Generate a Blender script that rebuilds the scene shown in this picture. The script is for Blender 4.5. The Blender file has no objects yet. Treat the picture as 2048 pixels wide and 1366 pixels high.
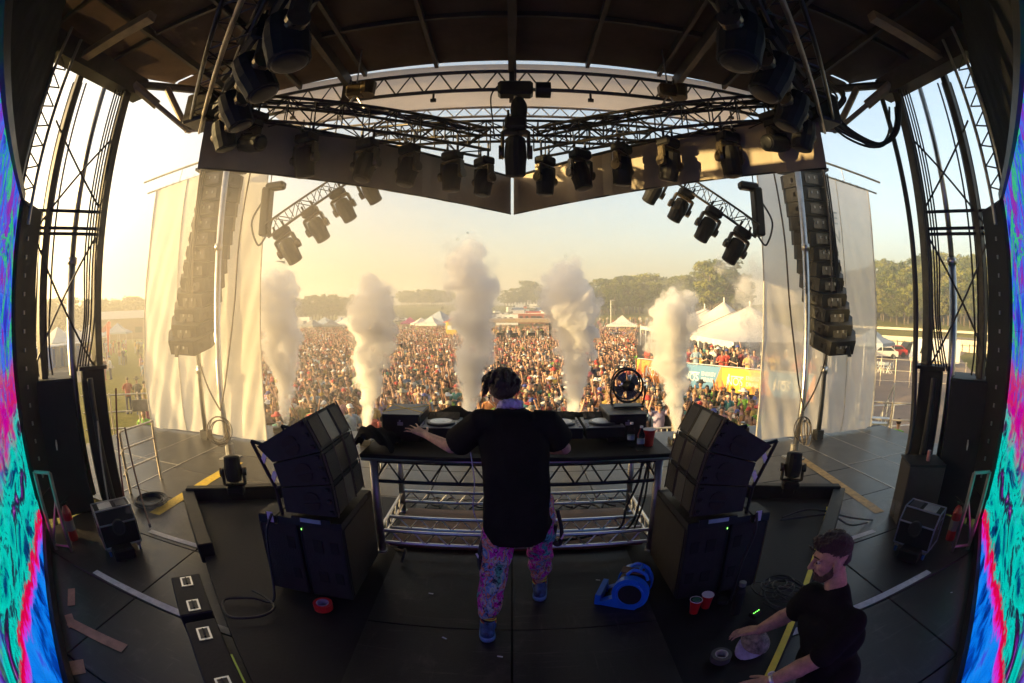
import bpy, bmesh, math, random
import numpy as np
from mathutils import Vector, Matrix, Euler
random.seed(7); np.random.seed(7)
R = math.radians
sc = bpy.context.scene
COL = sc.collection

# ------------------------------------------------------------ camera, sky, sun, exposure
CAM_Z = 2.65; PITCH = -3.5; FPX = 930.0
cd = bpy.data.cameras.new('camera'); cam = bpy.data.objects.new('camera', cd); COL.objects.link(cam)
cam.location = (0, 0, CAM_Z); cam.rotation_euler = (R(90 + PITCH), 0, 0)
cd.type = 'PANO'; cd.panorama_type = 'FISHEYE_EQUISOLID'
cd.sensor_width = 36.0; cd.sensor_fit = 'HORIZONTAL'
cd.fisheye_lens = FPX / 2048 * 36.0; cd.fisheye_fov = R(180)
cd.clip_start = 0.05; cd.clip_end = 3000
sc.camera = cam
SUN_AZ, SUN_EL = -106.0, 8.5          # degrees right of straight ahead, above the horizon
w = bpy.data.worlds.new('World'); sc.world = w; w.use_nodes = True
nt = w.node_tree; nt.nodes.clear()
sky = nt.nodes.new('ShaderNodeTexSky'); sky.sky_type = 'NISHITA'; sky.sun_disc = False
sky.sun_elevation = R(SUN_EL); sky.sun_rotation = R(SUN_AZ)
sky.altitude = 200; sky.air_density = 1.0; sky.dust_density = 6.0; sky.ozone_density = 0.5
bg = nt.nodes.new('ShaderNodeBackground'); bg.inputs[1].default_value = 0.13
wo = nt.nodes.new('ShaderNodeOutputWorld')
nt.links.new(sky.outputs[0], bg.inputs[0]); nt.links.new(bg.outputs[0], wo.inputs[0])
ld = bpy.data.lights.new('sun', 'SUN'); ld.energy = 5.0; ld.angle = R(0.5); ld.color = (1.0, 0.71, 0.30)
sun = bpy.data.objects.new('sun', ld); COL.objects.link(sun)
sdir = Vector((math.sin(R(SUN_AZ)) * math.cos(R(SUN_EL)), math.cos(R(SUN_AZ)) * math.cos(R(SUN_EL)), math.sin(R(SUN_EL))))
sun.rotation_euler = sdir.to_track_quat('Z', 'Y').to_euler(); sun.location = sdir * 60
sc.view_settings.view_transform = 'Standard'; sc.view_settings.look = 'None'
sc.view_settings.exposure = 1.9; sc.view_settings.gamma = 1.0; sc.view_settings.use_curve_mapping = False
sc.render.engine = 'CYCLES'
cy = sc.cycles
cy.use_denoising = True
try: cy.denoiser = 'OPENIMAGEDENOISE'; cy.denoising_input_passes = 'RGB_ALBEDO_NORMAL'
except Exception: pass
cy.max_bounces = 10; cy.diffuse_bounces = 3; cy.glossy_bounces = 3; cy.transmission_bounces = 4; cy.transparent_max_bounces = 24
cy.volume_bounces = 9; cy.caustics_reflective = False; cy.caustics_refractive = False
cy.use_adaptive_sampling = True; cy.adaptive_threshold = 0.02; cy.sample_clamp_indirect = 8.0
cy.volume_max_steps = 256

# ------------------------------------------------------------ measuring helpers (photo pixel -> point in the place)
def ray(x, y):
    dx, dy = x - 1024.0, 683.0 - y
    r = math.hypot(dx, dy) or 1e-6
    th = 2 * math.asin(min(1.0, r / (2 * FPX)))
    X, Y, Z = math.sin(th) * dx / r, math.cos(th), math.sin(th) * dy / r
    p = R(PITCH)
    return (X, Y * math.cos(p) - Z * math.sin(p), Y * math.sin(p) + Z * math.cos(p))
def gz(x, y, z):
    d = ray(x, y); t = (z - CAM_Z) / d[2]; return Vector((d[0] * t, d[1] * t, z))
def gy(x, y, Y):
    d = ray(x, y); t = Y / d[1]; return Vector((d[0] * t, Y, CAM_Z + d[2] * t))
def gd(x, y, D):
    d = ray(x, y); t = D / math.hypot(d[0], d[1]); return Vector((d[0] * t, d[1] * t, CAM_Z + d[2] * t))

# ------------------------------------------------------------ materials
MATS = {}
def mat(name, col=(.5, .5, .5), rough=.6, metal=0.0, var=.25, scale=6.0, bump=.15, bscale=None, spec=.5, stretch=None, coat=0.0):
    """a painted / woven / metal surface with its own uneven colour, uneven gloss and fine relief"""
    if name in MATS: return MATS[name]
    m = bpy.data.materials.new(name); m.use_nodes = True; MATS[name] = m
    t = m.node_tree; b = t.nodes['Principled BSDF']
    b.inputs['Roughness'].default_value = rough; b.inputs['Metallic'].default_value = metal
    b.inputs['Specular IOR Level'].default_value = spec; b.inputs['Coat Weight'].default_value = coat
    tc = t.nodes.new('ShaderNodeTexCoord'); mp = t.nodes.new('ShaderNodeMapping')
    t.links.new(tc.outputs['Object'], mp.inputs[0])
    if stretch: mp.inputs['Scale'].default_value = stretch
    n = t.nodes.new('ShaderNodeTexNoise'); n.inputs['Scale'].default_value = scale; n.inputs['Detail'].default_value = 6; n.inputs['Roughness'].default_value = .65
    t.links.new(mp.outputs[0], n.inputs['Vector'])
    r = t.nodes.new('ShaderNodeValToRGB')
    lo = [max(0, c * (1 - var)) for c in col]; hi = [min(1, c * (1 + var)) for c in col]
    r.color_ramp.elements[0].position = .3; r.color_ramp.elements[1].position = .7
    r.color_ramp.elements[0].color = (*lo, 1); r.color_ramp.elements[1].color = (*hi, 1)
    t.links.new(n.outputs['Fac'], r.inputs[0]); t.links.new(r.outputs[0], b.inputs['Base Color'])
    mr = t.nodes.new('ShaderNodeMapRange'); mr.inputs[3].default_value = max(.03, rough - .12); mr.inputs[4].default_value = min(1, rough + .12)
    t.links.new(n.outputs['Fac'], mr.inputs[0]); t.links.new(mr.outputs[0], b.inputs['Roughness'])
    if bump:
        n2 = t.nodes.new('ShaderNodeTexNoise'); n2.inputs['Scale'].default_value = bscale or scale * 6; n2.inputs['Detail'].default_value = 4
        t.links.new(mp.outputs[0], n2.inputs['Vector'])
        bp = t.nodes.new('ShaderNodeBump'); bp.inputs['Strength'].default_value = bump; bp.inputs['Distance'].default_value = .01
        t.links.new(n2.outputs['Fac'], bp.inputs['Height']); t.links.new(bp.outputs[0], b.inputs['Normal'])
    return m
def scuffed(m, amount=.5, scale=1.3):
    """adds dust, drag marks and shoe scuffs to a dark floor"""
    t = m.node_tree; b = t.nodes['Principled BSDF']; src = b.inputs['Base Color'].links[0].from_socket; tc = t.nodes.new('ShaderNodeTexCoord')
    geo = t.nodes.new('ShaderNodeNewGeometry'); fac = None
    for k, (sx, sy, rot, lo, hi) in enumerate(((1, 14, .5, .58, .72), (14, 1.2, -.35, .6, .74), (2, 2, 0, .55, .8))):
        mp = t.nodes.new('ShaderNodeMapping'); mp.inputs['Scale'].default_value = (sx * scale, sy * scale, 1); mp.inputs['Rotation'].default_value = (0, 0, rot); mp.inputs['Location'].default_value = (k * 3.1, k * 1.7, 0); t.links.new(geo.outputs['Position'], mp.inputs[0])
        n = t.nodes.new('ShaderNodeTexNoise'); n.inputs['Scale'].default_value = 1.0; n.inputs['Detail'].default_value = 8; n.inputs['Roughness'].default_value = .7; n.inputs['Distortion'].default_value = .4; t.links.new(mp.outputs[0], n.inputs['Vector'])
        r = t.nodes.new('ShaderNodeMapRange'); r.inputs[1].default_value = lo; r.inputs[2].default_value = hi; t.links.new(n.outputs['Fac'], r.inputs[0])
        if fac is None: fac = r.outputs[0]
        else: a = t.nodes.new('ShaderNodeMath'); a.operation = 'ADD'; a.use_clamp = True; t.links.new(fac, a.inputs[0]); t.links.new(r.outputs[0], a.inputs[1]); fac = a.outputs[0]
    mu = t.nodes.new('ShaderNodeMath'); mu.operation = 'MULTIPLY'; mu.inputs[1].default_value = amount; t.links.new(fac, mu.inputs[0])
    mx = t.nodes.new('ShaderNodeMix'); mx.data_type = 'RGBA'; mx.inputs[7].default_value = (.085, .075, .066, 1); t.links.new(mu.outputs[0], mx.inputs[0]); t.links.new(src, mx.inputs[6]); t.links.new(mx.outputs[2], b.inputs['Base Color'])
    return m
def cloth(name, col, trans=.4, **k):
    """thin fabric that lets light through"""
    if name in MATS: return MATS[name]
    m = mat(name, col, rough=.9, spec=.1, **k); t = m.node_tree
    b = t.nodes['Principled BSDF']; out = t.nodes['Material Output']
    tr = t.nodes.new('ShaderNodeBsdfTranslucent'); mx = t.nodes.new('ShaderNodeMixShader'); mx.inputs[0].default_value = trans
    src = b.inputs['Base Color'].links[0].from_socket
    t.links.new(src, tr.inputs[0]); t.links.new(b.outputs[0], mx.inputs[1]); t.links.new(tr.outputs[0], mx.inputs[2]); t.links.new(mx.outputs[0], out.inputs[0])
    return m
def objcol(name, rough=.85, amount=.25):
    """cloth or paint whose colour is the object's own colour"""
    if name in MATS: return MATS[name]
    m = mat(name, (.5, .5, .5), rough, var=amount, scale=9); t = m.node_tree; b = t.nodes['Principled BSDF']
    oi = t.nodes.new('ShaderNodeObjectInfo'); mx = t.nodes.new('ShaderNodeMix'); mx.data_type = 'RGBA'; mx.blend_type = 'MULTIPLY'; mx.inputs[0].default_value = 1
    hs = t.nodes.new('ShaderNodeHueSaturation'); hs.inputs['Value'].default_value = 2.0
    src = b.inputs['Base Color'].links[0].from_socket
    t.links.new(src, hs.inputs['Color']); t.links.new(hs.outputs[0], mx.inputs[6]); t.links.new(oi.outputs['Color'], mx.inputs[7]); t.links.new(mx.outputs[2], b.inputs['Base Color'])
    return m
def objrandom(name, cols, rough=.8):
    """colour drawn from a list, one per object"""
    if name in MATS: return MATS[name]
    m = bpy.data.materials.new(name); m.use_nodes = True; MATS[name] = m; t = m.node_tree; b = t.nodes['Principled BSDF']
    b.inputs['Roughness'].default_value = rough
    oi = t.nodes.new('ShaderNodeObjectInfo'); r = t.nodes.new('ShaderNodeValToRGB'); r.color_ramp.interpolation = 'CONSTANT'
    e = r.color_ramp.elements
    while len(e) < len(cols): e.new(.5)
    for i, c in enumerate(cols): e[i].position = i / len(cols); e[i].color = (*c, 1)
    t.links.new(oi.outputs['Random'], r.inputs[0]); t.links.new(r.outputs[0], b.inputs['Base Color'])
    return m
def vcol(name, rough=.8):
    if name in MATS: return MATS[name]
    m = bpy.data.materials.new(name); m.use_nodes = True; MATS[name] = m; t = m.node_tree; b = t.nodes['Principled BSDF']
    b.inputs['Roughness'].default_value = rough
    a = t.nodes.new('ShaderNodeVertexColor'); a.layer_name = 'Col'; t.links.new(a.outputs[0], b.inputs['Base Color'])
    return m
BLACK = mat('black_paint', (.012, .012, .0125), .6, var=.35, spec=.25)
BLACKM = mat('black_metal', (.016, .0155, .015), .45, .3, var=.4, scale=4, spec=.3)
BODY = mat('black_plastic', (.013, .012, .012), .6, var=.3, scale=10, bump=.3, bscale=160, spec=.2)
GRILLE = mat('speaker_grille', (.022, .018, .014), .55, .2, var=.3, scale=10, bump=.6, bscale=220)
RUBBER = mat('black_rubber', (.014, .014, .014), .6, var=.3)
ALU = mat('aluminium', (.55, .54, .52), .32, 1.0, var=.2, scale=5)
STEEL = mat('dull_steel', (.36, .35, .34), .42, .9, var=.3, scale=4)
GALV = mat('galvanised_steel', (.55, .55, .54), .45, .6, var=.2, scale=5)
DARKSTEEL = mat('dark_steel', (.05, .048, .045), .45, .6, var=.4)
WHITE = mat('white_paint', (.75, .74, .72), .55, var=.08)
YELLOW = mat('yellow_tape', (.62, .42, .03), .6, var=.25, scale=14)
WTAPE = mat('white_tape', (.62, .61, .6), .6, var=.2, scale=14)
DRAPE = mat('black_drape', (.012, .012, .013), .95, var=.3, spec=.1)
CABLE = mat('black_cable', (.012, .012, .013), .5, var=.2, bump=0)

# ------------------------------------------------------------ mesh helpers
class MB:
    def __init__(s): s.v = []; s.f = []; s.m = []; s.T = Matrix.Identity(4)
    def add(s, vs, fs, mi=0):
        o = len(s.v)
        s.v.extend([tuple(s.T @ Vector(p)) for p in vs]); s.f.extend([tuple(i + o for i in q) for q in fs]); s.m.extend([mi] * len(fs)); return s
    def box(s, c, d, rot=None, mi=0, taper=1.0):
        x, y, z = d[0] / 2, d[1] / 2, d[2] / 2; M = rot.to_matrix() if isinstance(rot, Euler) else (rot or Matrix.Identity(3)); c = Vector(c)
        vs = []
        for k in (-1, 1):
            t = 1.0 if k < 0 else taper
            for a, b in ((-1, -1), (1, -1), (1, 1), (-1, 1)): vs.append(c + M @ Vector((a * x * t, b * y * t, k * z)))
        return s.add(vs, [(3, 2, 1, 0), (4, 5, 6, 7), (0, 1, 5, 4), (1, 2, 6, 5), (2, 3, 7, 6), (3, 0, 4, 7)], mi)
    def bbox(s, c, d, bv=.01, rot=None, mi=0):
        """box with chamfered edges"""
        x, y, z = [q / 2 for q in d]; b = min(bv, x * .9, y * .9, z * .9); M = rot.to_matrix() if isinstance(rot, Euler) else (rot or Matrix.Identity(3)); c = Vector(c)
        bm = bmesh.new(); bmesh.ops.create_cube(bm, size=1)
        for v in bm.verts: v.co = Vector((v.co.x * d[0], v.co.y * d[1], v.co.z * d[2]))
        bmesh.ops.bevel(bm, geom=bm.edges[:], offset=b, segments=1, affect='EDGES')
        vs = [c + M @ v.co for v in bm.verts]; bm.verts.index_update(); fs = [[v.index for v in f.verts] for f in bm.faces]; bm.free()
        return s.add(vs, fs, mi)
    def tube(s, pts, r, n=6, mi=0, cap=True):
        pts = [Vector(p) for p in pts]; rs = r if isinstance(r, (list, tuple)) else [r] * len(pts)
        vs = []; up = None
        for i, p in enumerate(pts):
            a = pts[max(0, i - 1)]; b = pts[min(len(pts) - 1, i + 1)]; t = (b - a)
            t = t.normalized() if t.length > 1e-9 else Vector((0, 0, 1))
            if up is None: up = Vector((0, 0, 1)) if abs(t.z) < .9 else Vector((1, 0, 0))
            u = t.cross(up); u = u.normalized() if u.length > 1e-6 else t.orthogonal().normalized(); q = u.cross(t).normalized(); up = q
            for k in range(n):
                an = -2 * math.pi * k / n; vs.append(p + (u * math.cos(an) + q * math.sin(an)) * rs[i])
        fs = []
        for i in range(len(pts) - 1):
            for k in range(n): a = i * n + k; b = i * n + (k + 1) % n; fs.append((a, b, b + n, a + n))
        if cap: fs.append(tuple(range(n - 1, -1, -1))); fs.append(tuple(range((len(pts) - 1) * n, len(pts) * n)))
        return s.add(vs, fs, mi)
    def lathe(s, prof, n=16, M=None, mi=0):
        """prof: list of (radius, z)"""
        M = M or Matrix.Identity(4); vs = []
        for r, z in prof:
            for k in range(n): an = 2 * math.pi * k / n; vs.append(M @ Vector((r * math.cos(an), r * math.sin(an), z)))
        fs = []
        for i in range(len(prof) - 1):
            for k in range(n): a = i * n + k; b = i * n + (k + 1) % n; fs.append((a, b, b + n, a + n))
        fs.append(tuple(range(n - 1, -1, -1))); fs.append(tuple(range((len(prof) - 1) * n, len(prof) * n)))
        return s.add(vs, fs, mi)
    def prism(s, poly, z0, z1, M=None, mi=0):
        M = M or Matrix.Identity(4); n = len(poly)
        vs = [M @ Vector((p[0], p[1], z0)) for p in poly] + [M @ Vector((p[0], p[1], z1)) for p in poly]
        fs = [tuple(range(n - 1, -1, -1)), tuple(range(n, 2 * n))] + [(i, (i + 1) % n, n + (i + 1) % n, n + i) for i in range(n)]
        return s.add(vs, fs, mi)
    def torus(s, c, R0, r, n=20, k=6, M=None, mi=0):
        M = M or Matrix.Identity(3); c = Vector(c); vs = []; fs = []
        for i in range(n):
            a = 2 * math.pi * i / n
            for j in range(k):
                b = 2 * math.pi * j / k; vs.append(c + M @ Vector(((R0 + r * math.cos(b)) * math.cos(a), (R0 + r * math.cos(b)) * math.sin(a), r * math.sin(b))))
        for i in range(n):
            for j in range(k): fs.append((i * k + j, ((i + 1) % n) * k + j, ((i + 1) % n) * k + (j + 1) % k, i * k + (j + 1) % k))
        return s.add(vs, fs, mi)
    def ico(s, c, r, sub=1, mi=0, M=None):
        bm = bmesh.new(); bmesh.ops.create_icosphere(bm, subdivisions=sub, radius=1)
        rr = r if isinstance(r, (tuple, list)) else (r, r, r); c = Vector(c); M = M or Matrix.Identity(3)
        vs = [c + M @ Vector((v.co.x * rr[0], v.co.y * rr[1], v.co.z * rr[2])) for v in bm.verts]; bm.verts.index_update()
        fs = [[v.index for v in f.verts] for f in bm.faces]; bm.free(); return s.add(vs, fs, mi)
    def mesh(s, name, mats, smooth=False):
        me = bpy.data.meshes.new(name); me.from_pydata(s.v, [], s.f)
        for m in (mats if isinstance(mats, (list, tuple)) else [mats]): me.materials.append(m)
        me.polygons.foreach_set('material_index', s.m)
        if smooth: me.polygons.foreach_set('use_smooth', [True] * len(me.polygons))
        me.update(); return me
    def build(s, name, mats, parent=None, smooth=False):
        return obj(name, s.mesh(name, mats, smooth), parent)
def obj(name, me, parent=None):
    o = bpy.data.objects.new(name, me); COL.objects.link(o)
    if parent is not None: o.parent = parent
    return o
def tag(o, label=None, cat=None, group=None, kind=None):
    if label: o['label'] = label
    if cat: o['category'] = cat
    if group: o['group'] = group
    if kind: o['kind'] = kind
    return o
def empty(name, label, cat, loc=(0, 0, 0), rot=(0, 0, 0), group=None):
    o = bpy.data.objects.new(name, None); COL.objects.link(o); o.location = loc; o.rotation_euler = rot; o.empty_display_size = .2
    return tag(o, label, cat, group)
KIDS = {}
def kids(o):
    return list(o.children)
def dup(o, loc=None, rot=None, label=None, parent=None, scale=None):
    c = o.copy(); COL.objects.link(c)
    if parent is not None: c.parent = parent
    if loc is not None: c.location = loc
    if rot is not None: c.rotation_euler = rot
    if scale is not None: c.scale = scale
    if label: c['label'] = label
    for k in kids(o): dup(k, parent=c)
    return c
def spline(pts, n=8):
    pts = [Vector(p) for p in pts]; out = []
    for i in range(len(pts) - 1):
        p0 = pts[max(0, i - 1)]; p1 = pts[i]; p2 = pts[i + 1]; p3 = pts[min(len(pts) - 1, i + 2)]
        for k in range(n):
            t = k / n; out.append(.5 * ((2 * p1) + (p2 - p0) * t + (2 * p0 - 5 * p1 + 4 * p2 - p3) * t * t + (3 * p1 - p0 - 3 * p2 + p3) * t ** 3))
    out.append(pts[-1]); return out
def sag(a, b, d, n=10):
    a = Vector(a); b = Vector(b); return [a.lerp(b, i / n) - Vector((0, 0, d * 4 * (i / n) * (1 - i / n))) for i in range(n + 1)]
def grid_mesh(nu, nv, fn):
    vs = [fn(i / nu, j / nv) for j in range(nv + 1) for i in range(nu + 1)]
    fs = [(j * (nu + 1) + i, j * (nu + 1) + i + 1, (j + 1) * (nu + 1) + i + 1, (j + 1) * (nu + 1) + i) for j in range(nv) for i in range(nu)]
    return vs, fs
ORD = ['first', 'second', 'third', 'fourth', 'fifth', 'sixth', 'seventh', 'eighth', 'ninth', 'tenth', 'eleventh', 'twelfth', 'thirteenth', 'fourteenth', 'fifteenth', 'sixteenth']
# ------------------------------------------------------------ ground, haze
GZ = -1.75
_TAB = [(-180, [(0, GZ), (900, GZ)]), (-75, [(0, GZ), (900, GZ)]),
        (-50, [(0, GZ), (170, GZ), (300, 0), (900, 6)]), (-24, [(0, GZ), (130, GZ), (250, .6), (400, 5), (900, 10)]),
        (-12, [(0, GZ), (120, GZ), (200, .3), (350, 8.5), (900, 22)]), (5, [(0, GZ), (110, GZ), (200, 1.5), (300, 7), (900, 16)]),
        (14, [(0, GZ), (95, GZ), (150, .5), (190, 2.6), (300, 9), (900, 16)]), (25, [(0, GZ), (80, GZ), (120, .3), (150, 1.5), (300, 9), (900, 14)]),
        (43, [(0, GZ), (98, GZ), (112, -.6), (128, 2.6), (180, 8), (300, 12), (900, 14)]), (75, [(0, GZ), (98, GZ), (112, -.6), (128, 2.6), (180, 8), (300, 12), (900, 14)]),
        (100, [(0, GZ), (900, GZ)]), (180, [(0, GZ), (900, GZ)])]
def terr(x, y):
    d = math.hypot(x, y); az = math.degrees(math.atan2(x, y))
    for i in range(len(_TAB) - 1):
        if _TAB[i][0] <= az <= _TAB[i + 1][0]:
            t = (az - _TAB[i][0]) / (_TAB[i + 1][0] - _TAB[i][0]); t = t * t * (3 - 2 * t)
            q = [np.interp(d, [p[0] for p in _TAB[k][1]], [p[1] for p in _TAB[k][1]]) for k in (i, i + 1)]
            return float(q[0] * (1 - t) + q[1] * t)
    return GZ
def polar(az, d, dz=0.0):
    x, y = d * math.sin(R(az)), d * math.cos(R(az)); return Vector((x, y, terr(x, y) + dz))
def make_ground():
    rings = [0] + list(np.concatenate([np.linspace(4, 100, 33), np.linspace(106, 300, 36), np.linspace(315, 690, 18)])); na = 180
    vs = [(0, 0, GZ)]; fs = []
    for r in rings[1:]:
        for k in range(na):
            a = -math.pi + 2 * math.pi * k / na; x, y = r * math.sin(a), r * math.cos(a)
            z = terr(x, y) + (0 if r < 60 else .12 * math.sin(x * .09) * math.cos(y * .07) * min(1, (r - 60) / 60)); vs.append((x, y, z))
    for k in range(na): fs.append((0, 1 + (k + 1) % na, 1 + k))
    for i in range(len(rings) - 2):
        for k in range(na):
            a = 1 + i * na + k; b = 1 + i * na + (k + 1) % na; fs.append((a, b, b + na, a + na))
    m = bpy.data.materials.new('meadow'); m.use_nodes = True; t = m.node_tree; b = t.nodes['Principled BSDF']; b.inputs['Roughness'].default_value = .95; b.inputs['Specular IOR Level'].default_value = .1
    tc = t.nodes.new('ShaderNodeTexCoord')
    n1 = t.nodes.new('ShaderNodeTexNoise'); n1.inputs['Scale'].default_value = .035; n1.inputs['Detail'].default_value = 8
    n2 = t.nodes.new('ShaderNodeTexNoise'); n2.inputs['Scale'].default_value = 1.7; n2.inputs['Detail'].default_value = 8; n2.inputs['Roughness'].default_value = .7
    for n in (n1, n2): t.links.new(tc.outputs['Object'], n.inputs['Vector'])
    r1 = t.nodes.new('ShaderNodeValToRGB'); e = r1.color_ramp.elements; e[0].position = .35; e[0].color = (.085, .105, .018, 1); e[1].position = .72; e[1].color = (.2, .17, .04, 1)
    r2 = t.nodes.new('ShaderNodeValToRGB'); e = r2.color_ramp.elements; e[0].position = .3; e[0].color = (.55, .55, .55, 1); e[1].position = .75; e[1].color = (1.25, 1.2, 1.1, 1)
    mx = t.nodes.new('ShaderNodeMix'); mx.data_type = 'RGBA'; mx.blend_type = 'MULTIPLY'; mx.inputs[0].default_value = 1
    t.links.new(n1.outputs['Fac'], r1.inputs[0]); t.links.new(n2.outputs['Fac'], r2.inputs[0]); t.links.new(r1.outputs[0], mx.inputs[6]); t.links.new(r2.outputs[0], mx.inputs[7]); t.links.new(mx.outputs[2], b.inputs['Base Color'])
    bp = t.nodes.new('ShaderNodeBump'); bp.inputs['Strength'].default_value = .9; bp.inputs['Distance'].default_value = .15; t.links.new(n2.outputs['Fac'], bp.inputs['Height']); t.links.new(bp.outputs[0], b.inputs['Normal'])
    o = MB().add(vs, fs).build('ground', m, smooth=True); tag(o, kind='structure')
make_ground()
def sheet(name, pts, m, dz=.02, nd=14):
    """a strip of path laid on the ground: pts = list of (left, right) xy pairs"""
    b = MB(); vs = []; fs = []
    for a, c in pts:
        for k in range(5):
            x = a[0] + (c[0] - a[0]) * k / 4; y = a[1] + (c[1] - a[1]) * k / 4; vs.append((x, y, terr(x, y) + dz))
    for i in range(len(pts) - 1):
        for k in range(4): q = i * 5 + k; fs.append((q, q + 1, q + 6, q + 5))
    o = b.add(vs, fs).build(name, m); tag(o, kind='structure')
ASPH = mat('worn_asphalt', (.13, .115, .1), .9, var=.25, scale=.6, bump=.3, bscale=40)
DIRT = mat('trodden_dirt', (.16, .12, .075), .95, var=.3, scale=.5, bump=.4, bscale=20)
def haze_box():
    b = MB(); b.box((0, 120, 22), (1500, 1400, 52))
    m = bpy.data.materials.new('warm_haze'); m.use_nodes = True; t = m.node_tree; t.nodes.remove(t.nodes['Principled BSDF'])
    v = t.nodes.new('ShaderNodeVolumePrincipled'); v.inputs['Color'].default_value = (1, .965, .9, 1); v.inputs['Density'].default_value = HAZE; v.inputs['Anisotropy'].default_value = .55
    t.links.new(v.outputs[0], t.nodes['Material Output'].inputs['Volume'])
    o = b.build('haze', m); tag(o, kind='stuff')
HAZE = .0023
haze_box()
def stage_haze():
    # the thin theatrical haze that hangs over the open left side of the stage
    q = MB(); q.ico((-3.9, 5.8, 3.0), (4.9, 2.5, 2.95), 4)
    m = bpy.data.materials.new('stage_haze'); m.use_nodes = True; t = m.node_tree; t.nodes.remove(t.nodes['Principled BSDF'])
    v = t.nodes.new('ShaderNodeVolumePrincipled'); v.inputs['Color'].default_value = (1, .93, .82, 1); v.inputs['Anisotropy'].default_value = .2
    tc = t.nodes.new('ShaderNodeTexCoord'); mp = t.nodes.new('ShaderNodeMapping'); mp.inputs['Location'].default_value = (3.9 / 4.9, -5.8 / 2.5, -3.0 / 2.95); mp.inputs['Scale'].default_value = (1 / 4.9, 1 / 2.5, 1 / 2.95); t.links.new(tc.outputs['Object'], mp.inputs[0])
    ln = t.nodes.new('ShaderNodeVectorMath'); ln.operation = 'LENGTH'; t.links.new(mp.outputs[0], ln.inputs[0]); mr = t.nodes.new('ShaderNodeMapRange'); mr.interpolation_type = 'SMOOTHSTEP'; mr.inputs[1].default_value = 1.0; mr.inputs[2].default_value = .25; t.links.new(ln.outputs['Value'], mr.inputs[0])
    n = t.nodes.new('ShaderNodeTexNoise'); n.inputs['Scale'].default_value = .6; n.inputs['Detail'].default_value = 3; t.links.new(tc.outputs['Object'], n.inputs['Vector']); mu = t.nodes.new('ShaderNodeMath'); mu.operation = 'MULTIPLY'; t.links.new(mr.outputs[0], mu.inputs[0]); t.links.new(n.outputs['Fac'], mu.inputs[1])
    m2 = t.nodes.new('ShaderNodeMath'); m2.operation = 'MULTIPLY'; m2.inputs[1].default_value = SHAZE; t.links.new(mu.outputs[0], m2.inputs[0]); t.links.new(m2.outputs[0], v.inputs['Density'])
    t.links.new(v.outputs[0], t.nodes['Material Output'].inputs['Volume']); o = q.build('haze', m); tag(o, kind='stuff')
SHAZE = .2
stage_haze()
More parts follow.
